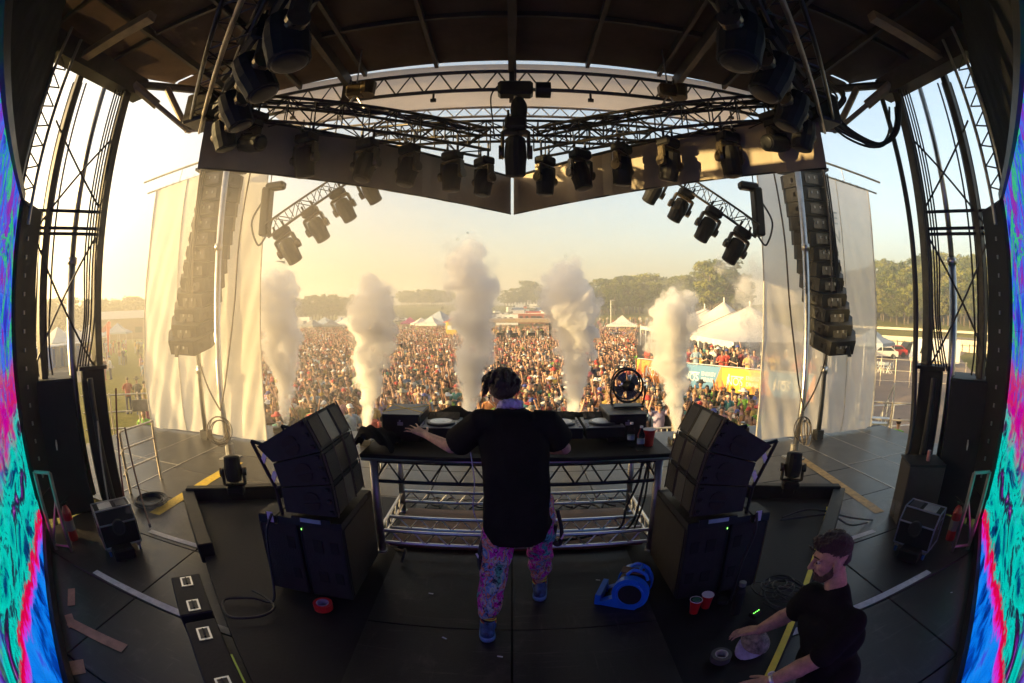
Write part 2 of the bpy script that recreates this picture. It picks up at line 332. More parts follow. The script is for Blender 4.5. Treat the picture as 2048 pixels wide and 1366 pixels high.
# ------------------------------------------------------------ stage floor made of deck panels
FLOOR = mat('stage_deck', (.024, .021, .019), .38, var=.35, scale=2.2, bump=.12, bscale=60, spec=.5)
PLY = mat('brown_plywood', (.16, .085, .05), .6, var=.3, scale=3, stretch=(1, 6, 1))
SEAM = mat('deck_edge_aluminium', (.35, .33, .3), .45, .7, var=.25)
scuffed(FLOOR, .85)
STAGE_FRONT = 10.0; WING_FRONT = 8.5
def make_floor():
    b = MB(); b.box((0, 2.0, -.16), (12.4, 16.0, .2)); b.box((-7.9, 6.6, -.16), (3.4, 4.4, .2)); b.box((7.9, 6.6, -.16), (3.4, 4.4, .2))
    for x in (-9.3, -7, 7, 9.3):
        for y in (4.7, 8.4): b.box((x, y, -.98), (.1, .1, 1.44))
    fl = b.build('stage_floor', BLACK); tag(fl, kind='structure')
    proto = None
    def panel(x, y, sx, sy):
        pm = MB(); pm.bbox((0, 0, -.03), (sx - .014, sy - .014, .06), .006)
        key = (round(sx, 2), round(sy, 2))
        if key not in cache: cache[key] = pm.mesh('deck_panel', FLOOR)
        o = obj('deck_panel', cache[key], fl); o.location = (x, y, random.uniform(-.002, .001))
    cache = {}
    for i in range(5):                                   # main stage 12.2 m wide
        for j in range(13):
            panel(-4.88 + i * 2.44, -5.39 + j * 1.22 + .0, 2.44, 1.22)
    for s in (-1, 1):                                    # the two wings outside the towers
        for i in range(3):
            for j in range(2): panel(s * (6.1 + .55 + i * 1.1), 5.28 + j * 2.15, 1.1, 2.15)
    # pale edge strips between the wing decks
    for s in (-1, 1):
        t = MB()
        for i in range(1, 3): t.box((s * (6.1 + i * 1.1), 6.35, .001), (.02, 4.3, .006))
        t.box((s * 7.75, 6.355, .003), (3.3, .02, .006)); t.box((s * 6.1, 6.35, .004), (.03, 4.3, .006))
        t.build('deck_seam', SEAM, fl)
    def tape(name, a, c, wd, m, dz=.006):
        a = Vector((a[0], a[1], 0)); c = Vector((c[0], c[1], 0)); d = (c - a).normalized(); n = Vector((-d.y, d.x, 0)) * wd / 2; N = max(2, int((c - a).length / .25)); vs = []; 
        for i in range(N + 1):
            p = a.lerp(c, i / N); j = random.uniform(-.006, .006); vs += [p + n * (1 + j * 8) + Vector((0, 0, dz)), p - n * (1 - j * 8) + Vector((0, 0, dz))]
        m_ = MB(); m_.add(vs, [(2 * i, 2 * i + 1, 2 * i + 3, 2 * i + 2) for i in range(N)]); return m_.build(name, m, fl)
    for s in (-1, 1):
        tape('white_tape', (s * 4.5, 2.62), (s * 1.9, 2.58), .09, WTAPE); tape('white_tape', (s * 4.6, 3.88), (s * 3.2, 3.88), .09, WTAPE)
    tape('yellow_tape', (-5.02, 7.0), (-4.93, 4.35), .22, YELLOW); tape('yellow_tape', (5.5, 7.4), (5.12, 4.3), .2, mat('scuffed_tan_tape', (.42, .27, .1), .65, var=.4, scale=10))
    PEACH = mat('peach_strip', (.4, .22, .14), .7, var=.3)  # peach strips laid flat on the left deck
    a = gz(140, 1245, 0); c = gz(250, 1298, 0); tape('peach_strip', a, c, .13, PEACH, .007); tape('peach_strip', gz(137, 1230, 0), gz(146, 1255, 0), .1, PEACH, .009)
    tape('peach_strip', gz(143, 1178, 0), gz(143, 1212, 0), .1, PEACH); tape('peach_strip', gz(150, 1322, 0), gz(156, 1350, 0), .2, PEACH)
make_floor()

# ------------------------------------------------------------ roof
ROOFDARK = cloth('roof_membrane', (.10, .068, .048), .3, var=.3, scale=1.2)
CANOPY = cloth('canopy_fabric', (.62, .55, .5), .45, var=.08, scale=.8)
ROOFBEAM = mat('roof_beam_steel', (.06, .05, .045), .5, .5, var=.3)
RZ = 6.55
def lattice(b, p0, p1, up, n, rc, rl, mi=0, web=True):
    """two chords and a zigzag between them"""
    p0, p1, up = Vector(p0), Vector(p1), Vector(up)
    b.tube([p0, p1], rc, 6, mi); b.tube([p0 + up, p1 + up], rc, 6, mi)
    if web:
        for i in range(n):
            a = p0.lerp(p1, i / n); m = p0.lerp(p1, (i + .5) / n) + up; c = p0.lerp(p1, (i + 1) / n)
            b.tube([a, m], rl, 4, mi, False); b.tube([m, c], rl, 4, mi, False)
def make_roof():
    root = MB(); root.prism([(-6.2, -3.6), (6.2, -3.6), (6.2, 4.3), (4.7, 6.8), (-4.7, 6.8), (-6.2, 4.3)], RZ + .3, RZ + .38); rf = root.build('stage_roof', BLACK); tag(rf, kind='structure')
    xs = np.linspace(-6.1, 6.1, 11); ys = np.linspace(-3.4, 6.75, 8)
    def xm(y): return 6.1 if y < 4.4 else 6.1 - (y - 4.4) * .62
    def slope(x): return RZ + .25 - .22 * (abs(x) / 6.1) ** 2
    for i in range(10):
        for j in range(7):
            x0, x1, y0, y1 = xs[i] + .02, xs[i + 1] - .02, ys[j] + .02, ys[j + 1] - .02
            q = MB(); vs, fs = grid_mesh(4, 4, lambda u, v: (max(-xm(y0 + (y1 - y0) * v), min(xm(y0 + (y1 - y0) * v), x0 + (x1 - x0) * u)), y0 + (y1 - y0) * v, slope(x0 + (x1 - x0) * u) - .05 * 16 * u * (1 - u) * v * (1 - v) * random.uniform(.6, 1)))
            q.add(vs, fs).build('roof_panel', ROOFDARK, rf, True)
    for x in xs:
        q = MB(); ye = 6.7 if abs(x) < 4.7 else (6.1 if abs(x) < 5 else 4.4); q.box((x, (ye - 3.4) / 2, slope(x) - .06), (.06, ye + 3.4, .11)); q.build('rafter', ROOFBEAM, rf)
    for y in ys[:-1]:
        q = MB()
        for i in range(10):
            if max(abs(xs[i]), abs(xs[i + 1])) > xm(y) + .05: continue
            q.box(((xs[i] + xs[i + 1]) / 2, y, (slope(xs[i]) + slope(xs[i + 1])) / 2 - .05), (1.16, .05, .08))
        q.build('purlin', ROOFBEAM, rf)
    # front trusses
    q = MB(); lattice(q, (-4.7, 6.75, RZ - .32), (4.7, 6.75, RZ - .32), (0, 0, .36), 20, .032, .014); q.build('front_truss', DARKSTEEL, rf)
    q = MB(); lattice(q, (-4.7, 8.15, RZ - .18), (4.7, 8.15, RZ - .18), (0, 0, .2), 26, .024, .011); q.build('front_truss', mat('pale_roof_steel', (.4, .36, .32), .5, .5), rf)
    q = MB(); q.box((0, 6.75, RZ - .25), (.09, .1, .6)); q.box((0, 3.0, RZ + .08), (.12, 7.5, .16)); q.build('ridge_beam', ROOFBEAM, rf)
    for s in (-1, 1):
        q = MB(); q.box((s * 2.75, 6.75, RZ - .2), (.14, .14, .55)); q.box((s * 2.75, 3.0, RZ + .05), (.1, 7.5, .2)); q.tube([(s * 2.75, 6.75, RZ - .35), (s * 2.1, 8.15, RZ - .1)], .04); q.build('main_beam', ROOFBEAM, rf)
    q = MB(); vs, fs = grid_mesh(24, 5, lambda u, v: (-4.7 + 9.4 * u, 6.8 + 1.5 * v, RZ + .22 - .1 * v - .03 * math.sin(u * 75) * v - .06 * math.sin(3.14 * v)))
    q.add(vs, fs); q.build('canopy', CANOPY, rf, True)
    q = MB()
    for i in range(12): q.box((-4.3 + i * .75, 6.86, RZ + .12), (.3, .012, .03))
    q.build('red_stitching', mat('red_strap', (.5, .06, .04), .7), rf)
    q = MB()
    for i in range(7): x = -3.75 + i * 1.25; q.tube([(x, 6.75, RZ - .36), (x, 6.75, RZ - .46)], .02, 5); q.box((x, 6.75, RZ - .48), (.09, .05, .05))
    q.build('roof_clamp', DARKSTEEL, rf)
    # side girders with their overhanging front brackets
    for s in (-1, 1):
        for y in (-1.5, 1.0, 3.2):
            q = MB(); q.box((s * 5.2, y, RZ - .2), (1.8, .16, .12)); q.build('side_beam', mat('tan_steel', (.3, .22, .15), .5, .3), rf)
        q = MB(); q.box((s * 5.95, 0, RZ - .18), (.3, 9.6, .34)); q.build('side_girder', ROOFBEAM, rf)
        A = Vector((s * 5.85, 4.5, RZ - .2)); Bp = gd(1024 + s * 648, 262, 7.5); Bp.x = s * abs(Bp.x)
        C = Vector((s * 5.2, 5.8, RZ - .0)); D = Vector((s * 4.65, 6.75, RZ - .05))
        q = MB(); q.tube([A, A.lerp(Bp, .45)], .085, 8); q.tube([A.lerp(Bp, .43), Bp], .045, 8); q.tube([C.lerp(A, .55), Bp], .06, 8)
        for t in (.35, .8): p = A.lerp(D, .3 + t * .6); q.tube([p, Bp + Vector((0, .04, 0))], .04, 6)
        q.tube([D, Bp], .05, 6); q.tube([Bp, Bp + Vector((-s * 1.0, .55, .05))], .03, 6); q.build('bracket', mat('tan_bracket_steel', (.28, .22, .16), .45, .4), rf)
        q = MB(); q.tube([A, C, D], .07, 6); q.build('eave_tube', ROOFBEAM, rf)
        vs, fs = grid_mesh(6, 6, lambda u, v: (s * (5.6 + .5 * v), -3.4 + 7.8 * u, RZ + .1 - .25 * v)); q = MB().add(vs, fs); q.build('eave_flap', ROOFDARK, rf)
make_roof()
def light_block_drapes():  # unseen drapes added behind the screens to block stray light
    q = MB()
    vs, fs = grid_mesh(90, 6, lambda u, v: (-6.1 + 12.2 * u, -3.1 + .05 * math.sin(u * 260), RZ * v)); q.add(vs, fs)
    o = q.build('black_drape', DRAPE, smooth=True); tag(o, 'unseen black drape added across the rear of the stage to block light from behind', 'drape')
    for s in (-1, 1):
        q = MB(); vs, fs = grid_mesh(60, 6, lambda u, v: (s * (6.08 + .04 * math.sin(u * 160)), -3.0 + 5.2 * u, 5.3 * v)); q.add(vs, fs)  # top kept low so the sun passes over to the header
        o = q.build('unseen_side_drape', DRAPE, smooth=True); tag(o, 'unseen black drape on the %s side behind the screen, cut low for sunlight' % ('left' if s < 0 else 'right'), 'drape')
light_block_drapes()

# ------------------------------------------------------------ LED screens in a V behind the booth
def led_material():
    m = bpy.data.materials.new('led_picture'); m.use_nodes = True; t = m.node_tree; t.nodes.clear(); N = t.nodes.new; L = t.links.new
    out = N('ShaderNodeOutputMaterial'); em = N('ShaderNodeEmission'); em.inputs[1].default_value = .24; gl = N('ShaderNodeBsdfGlossy'); gl.inputs[0].default_value = (.02, .02, .02, 1); gl.inputs[1].default_value = .3; ad = N('ShaderNodeAddShader')
    L(em.outputs[0], ad.inputs[0]); L(gl.outputs[0], ad.inputs[1]); L(ad.outputs[0], out.inputs[0])
    tc = N('ShaderNodeTexCoord'); sp = N('ShaderNodeSeparateXYZ'); L(tc.outputs['Object'], sp.inputs[0])
    def noise(scale, sx, sz, det=8, dist=0., off=0.):
        mp = N('ShaderNodeMapping'); mp.inputs['Scale'].default_value = (sx, 1, sz); mp.inputs['Location'].default_value = (off, off, off); L(tc.outputs['Object'], mp.inputs[0])
        n = N('ShaderNodeTexNoise'); n.inputs['Scale'].default_value = scale; n.inputs['Detail'].default_value = det; n.inputs['Roughness'].default_value = .68; n.inputs['Distortion'].default_value = dist; L(mp.outputs[0], n.inputs['Vector']); return n.outputs['Fac']
    def ramp(src, stops, interp='LINEAR'):
        r = N('ShaderNodeValToRGB'); r.color_ramp.interpolation = interp; e = r.color_ramp.elements
        while len(e) < len(stops): e.new(.5)
        for k, (p, c) in enumerate(stops): e[k].position = p; e[k].color = (*c, 1)
        L(src, r.inputs[0]); return r.outputs[0]
    def mixc(f, a, b):
        x = N('ShaderNodeMix'); x.data_type = 'RGBA'
        if isinstance(f, float): x.inputs[0].default_value = f
        else: L(f, x.inputs[0])
        L(a, x.inputs[6]); L(b, x.inputs[7]); return x.outputs[2]
    def mth(op, a, b=None, c=None):
        x = N('ShaderNodeMath'); x.operation = op; x.use_clamp = False
        for i, q in enumerate((a, b, c)):
            if q is None: continue
            if isinstance(q, (int, float)): x.inputs[i].default_value = q
            else: L(q, x.inputs[i])
        return x.outputs[0]
    def smooth(v, a, b):
        x = N('ShaderNodeMapRange'); x.interpolation_type = 'SMOOTHSTEP'; x.inputs[1].default_value = a; x.inputs[2].default_value = b; L(v, x.inputs[0]); return x.outputs[0]
    U, V = sp.outputs['X'], sp.outputs['Z']
    # lower part: teal threads on black with yellow and violet islands
    teal = ramp(noise(2.6, .42, 1.0, 9, .9), [(.0, (0, .01, .03)), (.36, (0, .012, .05)), (.42, (.0, .06, .22)), (.455, (.0, .50, .42)), (.53, (0, .72, .60)), (.565, (.01, .05, .10)), (.61, (.01, .0, .02)), (.66, (.28, .02, .42)), (.72, (.85, .70, .25)), (.78, (.02, .02, .1))])
    viol = ramp(noise(3.4, .8, .5, 9, .6, 3.), [(.0, (.02, .0, .10)), (.35, (.04, .01, .26)), (.43, (.03, .05, .75)), (.5, (.03, .22, .95)), (.55, (.18, .04, .65)), (.62, (.36, .02, .36)), (.72, (.02, .25, .4))])
    n_g = noise(1.25, .5, .6, 9, 1.6, 7.)
    vein = ramp(n_g, [(.0, (0, 0, 0)), (.47, (0, 0, 0)), (.49, (.0, .5, .26)), (.515, (.08, .6, .25)), (.54, (0, 0, 0))])
    veinf = ramp(n_g, [(.0, (0, 0, 0)), (.47, (0, 0, 0)), (.488, (1, 1, 1)), (.518, (1, 1, 1)), (.54, (0, 0, 0))])
    up = mixc(veinf, viol, vein)
    mag = ramp(noise(4, .6, .8, 8, .5, 2.), [(.0, (.22, .0, .18)), (.44, (.60, .0, .34)), (.54, (.72, .02, .12)), (.64, (.14, .05, .55)), (.72, (0, .3, .3))])
    band = mth('MULTIPLY', smooth(V, 1.15, 1.5), mth('SUBTRACT', 1.0, smooth(V, 2.0, 2.5)))
    up = mixc(mth('MULTIPLY', smooth(noise(.8, .5, 1., 6, .6, 11.), .42, .52), band), up, mag)
    zmix = smooth(mth('ADD', V, mth('MULTIPLY', mth('SUBTRACT', noise(1.5, .5, 1, 6, .5, 5.), .5), 1.6)), 1.3, 1.6)
    col = mixc(zmix, teal, up)
    # bottom: a blue field with a red and pink edge that climbs away from the far end
    f = mth('ADD', mth('ADD', .2, mth('MULTIPLY', U, .15)), mth('ADD', mth('MULTIPLY', mth('SUBTRACT', noise(1.1, .6, 1, 8, .8, 9.), .5), .7), mth('MULTIPLY', mth('SUBTRACT', noise(9, .4, 1.6, 6, .3, 2.), .5), .28)))
    dd = mth('SUBTRACT', V, f)
    blue = ramp(noise(4, .7, .5, 10, .6, 4.), [(.0, (0, .005, .08)), (.40, (0, .015, .16)), (.46, (.0, .06, .5)), (.51, (.0, .2, .9)), (.62, (.01, .28, 1.0)), (.7, (.05, .1, .8))])
    pink = ramp(smooth(dd, -.03, .2), [(0, (.0, .20, .95)), (.25, (.75, .03, .75)), (.55, (.85, .0, .10)), (.9, (.7, 0, .05)), (1, (.05, .42, .38))])
    col = mixc(smooth(dd, -.04, .0), blue, mixc(smooth(dd, .17, .21), pink, col))
    L(col, em.inputs[0]); return m
LED = led_material()
def led_wall(s):
    A = Vector((s * 6.0, 2.8, 0)); Bp = Vector((s * .55, -.74, 0)); d = (Bp - A); L = d.length; d.normalize()
    ang = math.atan2(d.y, d.x)
    lab = 'tall LED screen of neon paint swirls on the %s side, blue at its foot' % ('left' if s < 0 else 'right')
    t = empty('led_screen', lab, 'LED screen', A, (0, 0, ang))
    nrm = 1 if s < 0 else -1      # local +y side faces the audience on the left wall
    cols, rows = 11, 10; pw = L / cols; ph = 3.98 / rows
    me = {}
    for i in range(cols):
        for j in range(rows):
            b = MB(); b.box((0, -nrm * .04, 0), (pw - .002, .08, ph - .002)); 
            o = b.build('led_tile', [BLACK, LED], t); o.location = (0, 0, 0)
            for v in o.data.vertices: v.co += Vector((pw * (i + .5), 0, .22 + ph * (j + .5)))
            for p in o.data.polygons:
                if p.normal.y * nrm > .5: p.material_index = 1
    f = MB(); f.box((-.06, -nrm * .06, 2.15), (.1, .2, 4.2)); f.box((L / 2, -nrm * .06, 4.26), (L + .2, .22, .12)); f.box((L / 2, -nrm * .06, .11), (L + .1, .22, .2)); f.build('screen_frame', BLACKM, t)
for s in (-1, 1): led_wall(s)

# ------------------------------------------------------------ corner towers
def tower(s):
    sd = 'left' if s < 0 else 'right'
    def P(x, y, z): return Vector((s * abs(x), y, z))
    t = empty('stage_tower', 'steel corner tower with bracing and cables at the %s side of the stage' % sd, 'tower', (0, 0, 0))
    b = MB(); b.bbox(P(5.93, 4.45, 3.3), (.15, .15, 6.6), .015); b.box(P(5.85, 4.37, 4.2), (.035, .03, 4.4)); b.build('post', DARKSTEEL, t)
    b = MB(); b.tube([P(6.3, 4.15, .1), P(6.3, 4.15, 3.6)], .07, 12); b.tube([P(6.3, 4.15, 3.5), P(6.3, 4.15, 6.5)], .05, 12); b.lathe([(.085, 0), (.085, .1)], 12, Matrix.Translation(P(6.3, 4.15, 3.5))); b.build('post', ALU if s > 0 else STEEL, t, True)
    b = MB(); b.bbox(P(6.45, 3.6, 3.3), (.13, .13, 6.6), .015); b.build('post', DARKSTEEL, t)
    for z in (4.25, 4.0, 3.92):
        b = MB(); b.tube([P(5.93, 4.45, z), P(6.6, 3.3, z)], .026, 6); b.build('rail', DARKSTEEL, t)
    for a, c in (((5.95, 4.4, 5.4), (6.5, 3.4, 3.95)), ((5.95, 4.4, 3.9), (6.5, 3.4, 2.0)), ((6.5, 3.4, 3.9), (5.95, 4.4, 2.0)), ((6.5, 3.4, 5.6), (5.95, 4.4, 4.3))):
        b = MB(); b.tube([P(*a), P(*c)], .018, 5); b.build('brace', DARKSTEEL, t)
    q = MB()
    for k in range(5):
        x = 5.83 + .04 * k; y = 4.34 - .03 * k
        q.tube(spline([P(x, y, 6.4), P(x + .02, y, 4.9), P(x - .01, y - .02, 3.6), P(x + .03 * math.sin(k), y, 2.7), P(x + .14, y - .1, 1.98)]), .016, 5)
    q.build('cable', CABLE, t)
    q = MB()
    for k in range(4):
        x = 6.38 + .05 * k; y = 3.75 - .07 * k
        q.tube(spline([P(x, y, 6.3), P(x + .03, y + .02, 4.6), P(x - .02, y, 3.2), P(x + .05 * math.cos(k * 2), y, 2.4), P(x, y, 1.95)]), .018, 5)
    q.build('cable', CABLE, t)
    # base cabinets
    b = MB(); b.bbox(P(6.6, 3.72, .96), (1.05, 1.0, 1.92), .03, Euler((0, 0, s * .55)));  b.build('base_cover', BLACK, t)
    b = MB(); b.bbox(P(6.02, 4.38, 1.0), (.42, .4, 2.0), .02, Euler((0, 0, s * .55))); b.box(P(6.02, 4.38, 2.02), (.5, .48, .05), Euler((0, 0, s * .55))); b.build('base_cover', BLACK, t)
    b = MB(); b.box(P(6.0, 3.42, 1.08), (.36, .02, .07), Euler((0, 0, s * .55))); b.build('label_plate', mat('worn_white_label', (.5, .5, .47), .6), t)
    b = MB(); b.tube([P(5.75, 4.2, .06), P(5.72, 4.1, 1.9)], .05, 10); b.build('jack_leg', DARKSTEEL, t)
for s in (-1, 1): tower(s)
def masking(s):
    A = Vector((s * 6.05, 2.83, 0)); Bp = Vector((s * 1.6, -.06, 0)); q = MB()
    vs, fs = grid_mesh(70, 4, lambda u, v: A.lerp(Bp, u) + Vector((s * .02 * math.sin(u * 190), .03 * math.sin(u * 190), 4.33 + 1.57 * v))); q.add(vs, fs)
    o = q.build('masking_drape', DRAPE, smooth=True); tag(o, 'black masking drape hung above the %s LED screen' % ('left' if s < 0 else 'right'), 'drape')
for s in (-1, 1): masking(s)
def wing_panels(s):
    sd = 'left' if s < 0 else 'right'
    b = MB(); ang = s * .95
    c = Vector((s * 6.02, 3.12, 2.35)); b.bbox(c + Vector((s * .1, -.05, 0)), (.78, .1, 3.7), .02, Euler((0, 0, ang))); 
    o = b.build('screen_cover', BLACK); tag(o, 'narrow black upright panel beside the far end of the %s screen' % sd, 'panel')
    b = MB()
    for k in range(14): b.box(c + Vector((s * -.03, -.1, -1.6 + k * .23)), (.03, .02, .05), Euler((0, 0, ang)))
    b.build('latch', STEEL, o)
    # truss upright above it
    t = empty('screen_truss', 'dark upright ladder truss beside the %s screen and under the roof' % sd, 'truss', (0, 0, 0))
    p = Vector((s * 5.9, 2.95, 0)); q2 = Vector((s * 5.75, 2.6, 0))
    for k, a in enumerate((p, q2)):
        b = MB(); b.tube([a + Vector((0, 0, 3.9)), a + Vector((-s * .15, 0, 6.5))], .03, 8); b.build('chord', STEEL, t)
    b = MB()
    for k in range(9):
        z = 4.1 + k * .28; b.tube([p + Vector((0, 0, z)), q2 + Vector((0, 0, z + .14))], .012, 5); b.tube([q2 + Vector((0, 0, z + .14)), p + Vector((0, 0, z + .28))], .012, 5)
    b.build('lacing', DARKSTEEL, t)
    # grey foot frame
    t = empty('foot_frame', 'grey braced steel frame standing at the foot of the %s screen' % sd, 'frame', (0, 0, 0))
    A = gz(1024 + s * 945, 1005, .95); Bq = gz(1024 + s * 918, 990, .95)
    A = Vector((s * 5.45, 2.62, 0)); Bq = Vector((s * 5.2, 2.75, 0)); h = 1.0
    for a in (A, Bq): b = MB(); b.box(a + Vector((0, 0, h / 2)), (.045, .045, h)); b.build('leg', STEEL, t)
    b = MB(); b.tube([A + Vector((0, 0, h)), Bq + Vector((0, 0, h))], .022); b.tube([A + Vector((0, 0, .1)), Bq + Vector((0, 0, .7))], .018); b.tube([A + Vector((0, 0, .06)), Bq + Vector((0, 0, .06))], .02); b.build('rail', STEEL, t)
for s in (-1, 1): wing_panels(s)

# ------------------------------------------------------------ box trusses and lamps
def box_truss(name, label, cat, p0, p1, w=.3, h=.3, n=None, m=None, group=None, up=Vector((0, 0, 1)), rc=.024, rl=.011):
    m = m or BLACKM; p0, p1 = Vector(p0), Vector(p1); d = (p1 - p0); L = d.length; d.normalize(); sd = d.cross(up).normalized(); u = sd.cross(d).normalized()
    t = empty(name, label, cat, p0, group=group); n = n or max(3, int(L / h))
    ch = {}
    for a in (-1, 1):
        for c in (-1, 1): q = MB(); o = sd * a * w / 2 + u * c * h / 2; q.tube([o, d * L + o], rc, 8); q.build('chord', m, t, True)
    q = MB()
    for i in range(n + 1):
        x = d * L * i / n
        q.tube([x + sd * w / 2 + u * h / 2, x + sd * w / 2 - u * h / 2], rl, 4, cap=False); q.tube([x - sd * w / 2 + u * h / 2, x - sd * w / 2 - u * h / 2], rl, 4, cap=False)
        q.tube([x - sd * w / 2 + u * h / 2, x + sd * w / 2 + u * h / 2], rl, 4, cap=False)
        if i < n:
            y = d * L * (i + 1) / n; a = 1 if i % 2 else -1
            for e in (-1, 1): q.tube([x + sd * e * w / 2 + u * a * h / 2, y + sd * e * w / 2 - u * a * h / 2], rl, 4, cap=False)
            for e in (-1, 1): q.tube([x + sd * a * w / 2 + u * e * h / 2, y - sd * a * w / 2 + u * e * h / 2], rl, 4, cap=False)
    q.build('lacing', m, t)
    return t
VZ = CAM_Z + 2.62
VIN = {-1: Vector((-.42, 6.75, VZ)), 1: Vector((.42, 6.75, VZ))}
VOUT = {-1: Vector((-3.85, 4.4, VZ)), 1: Vector((3.85, 4.4, VZ))}
TRUSSM = mat('truss_dull_black', (.045, .038, .03), .35, .7, var=.4)
for s in (-1, 1):
    sd = 'left' if s < 0 else 'right'
    box_truss('lighting_truss', 'black box truss forming the %s arm of the V of lamps over the booth' % sd, 'truss', VOUT[s], VIN[s], .34, .36, m=TRUSSM)
    box_truss('lighting_truss', 'black truss running from the %s corner back over the camera with the biggest lamps' % sd, 'truss', VOUT[s], Vector((s * 1.62, 1.95, VZ)), .36, .34, m=TRUSSM)
    q = MB(); c = VOUT[s]; q.bbox(c + Vector((-s * .02, -.02, 0)), (.45, .45, .42), .03); o = q.build('corner_block', TRUSSM); tag(o, 'square truss corner block where the %s arms meet' % sd, 'truss block')
    # bright rail along the outer side of the rearward truss
    q = MB(); off = Vector((s * .07, .05, -.17)); q.tube([VOUT[s] + off, Vector((s * 1.62, 1.95, VZ)) + off], .03, 8); q.tube([VOUT[s] + off * 1.5, Vector((s * 1.62, 1.95, VZ)) + off * 1.5], .018, 8)
    o = q.build('cable_rail', mat('warm_grey_tube', (.4, .35, .28), .35, .8)); tag(o, 'pale double rail along the outside of the %s rearward truss' % sd, 'rail')
b_ = box_truss('cross_truss', 'black cross truss spanning behind the apex of the V of lamps', 'truss', (-2.3, 6.95, VZ + .28), (2.3, 6.95, VZ + .28), .28, .26, m=TRUSSM)
def lamp_cables():
    for s in (-1, 1):
        q = MB()
        for k in range(4):
            pts = [VOUT[s].lerp(VIN[s], i / 9) + Vector((0, .1 * math.sin(k), .2 + .04 * math.sin(i * 2.1 + k * 1.7))) for i in range(10)]; q.tube(spline(pts, 4), .016, 5)
        o = q.build('cable_loom', CABLE); tag(o, 'loom of black cable lying along the top of the %s V truss' % ('left' if s < 0 else 'right'), 'cable')
lamp_cables()
# moving lamp: hangs from z=0 downwards
LENS = mat('lamp_lens', (.015, .015, .016), .4, 0, var=.2, spec=.15)
YOKE = mat('lamp_yoke', (.11, .085, .05), .3, .6, var=.4)
def lamp_proto(name, label, group=None, big=False, tilt=0.0, pan=0.0):
    t = empty(name, label, 'stage light', (0, 0, 0), group=group)
    k = 1.0
    b = MB(); b.bbox((0, 0, -.11), (.3 * k, .24 * k, .14 * k), .03); b.tube([(-.1, 0, 0.06), (-.1, 0, -.05)], .02); b.tube([(.1, 0, .06), (.1, 0, -.05)], .02); b.box((0, -.121, -.11), (.1, .004, .05)); b.build('lamp_base', BODY, t)
    b = MB(); prev = None
    b.bbox((0, 0, -.205), (.36, .13, .05), .02)
    for a in (-1, 1): b.bbox((a * .175, 0, -.34), (.05, .13, .3), .02); b.lathe([(.075, 0), (.075, .05)], 14, Matrix.Translation((a * .2, 0, -.42)) @ Matrix.Rotation(math.pi / 2, 4, 'Y') @ Matrix.Translation((0, 0, -.025)))
    b.build('yoke', YOKE, t)
    M = Matrix.Translation((0, 0, -.42)) @ Matrix.Rotation(pan, 4, 'Z') @ Matrix.Rotation(tilt, 4, 'X')
    b = MB(); b.lathe([(.085, .17), (.125, .15), (.145, .05), (.15, -.06), (.14, -.14), (.135, -.24), (.125, -.25)], 14, M); h = b.build('lamp_head', BODY, t, False)
    b = MB(); b.lathe([(.118, -.252), (.1, -.262), (.05, -.268)], 16, M); b.build('lens', LENS, h, True)
    b = MB()
    for q in range(4): b.box(M @ Vector((0, .135, .1 - q * .045)), (.16, .02, .012), M.to_3x3())
    b.build('cooling_fin', BLACK, h)
    return t
GV = 'moving lamps hung along the V truss'
VL = {-1: [(615, 268), (735, 285), (820, 292), (905, 310), (978, 322)], 1: [(1090, 322), (1160, 312), (1243, 296), (1336, 282), (1455, 268)]}
def v_lamps():
    p = {}
    for s in (-1, 1):
        for i, (px, py) in enumerate(VL[s]):
            d = VOUT[s] - VIN[s]; best = min((k / 400 for k in range(401)), key=lambda u: abs(math.atan2(*(VIN[s] + d * u).xy) - math.atan2(*ray(px, py)[:2])))
            pos = VIN[s] + d * best + Vector((0, 0, -.22)); n = (4 - i) if s < 0 else i
            lab = 'black moving lamp on the %s V arm, %s out from the centre motor' % ('left' if s < 0 else 'right', ORD[n])
            o = lamp_proto('stage_light', lab, GV, tilt=random.uniform(-.5, .3), pan=random.uniform(-.5, .5))
            o.location = pos; o.rotation_euler = (0, 0, s * .55 + random.uniform(-.4, .4)); o.scale = (.95,) * 3
            q = MB(); q.tube([(-.1, 0, .05), (-.1, 0, .2)], .018); q.tube([(.1, 0, .05), (.1, 0, .2)], .018); q.build('clamp', STEEL, o)
v_lamps()
def big_lamps():
    for s in (-1, 1):
        sd = 'left' if s < 0 else 'right'
        pts = [((575, 60), 3.0, 1.3, 'nearest the camera'), ((508, 135), 3.7, 1.25, 'second back from the camera'), ((470, 205), 4.6, 1.2, 'third back from the camera'), ((448, 258), 5.3, 1.05, 'second from the corner block'), ((500, 280), 5.6, .95, 'tilted flat by the corner block')]
        for i, ((px, py), D, k, w_) in enumerate(pts):
            X = px if s < 0 else 2055 - px
            p = gd(X, py, D)
            o = lamp_proto('stage_light', 'large black lamp on the %s rearward truss, %s' % (sd, w_), 'big lamps on the rearward trusses', tilt=(.25, .5, .45, .3, 1.3)[i], pan=s * (.6, .5, .4, .3, 1.4)[i])
            o.location = (p.x, p.y, p.z + .3 * k); o.scale = (k * .95, k * .95, k * .82); o.rotation_euler = (0, 0, s * (.8 - .1 * i))
            q = MB(); q.tube([(-.1, 0, 0), (-.1, 0, .35)], .02); q.tube([(.1, 0, 0), (.1, 0, .35)], .02); q.box((0, 0, .02), (.36, .3, .1)); q.build('clamp', BLACKM, o)
big_lamps()
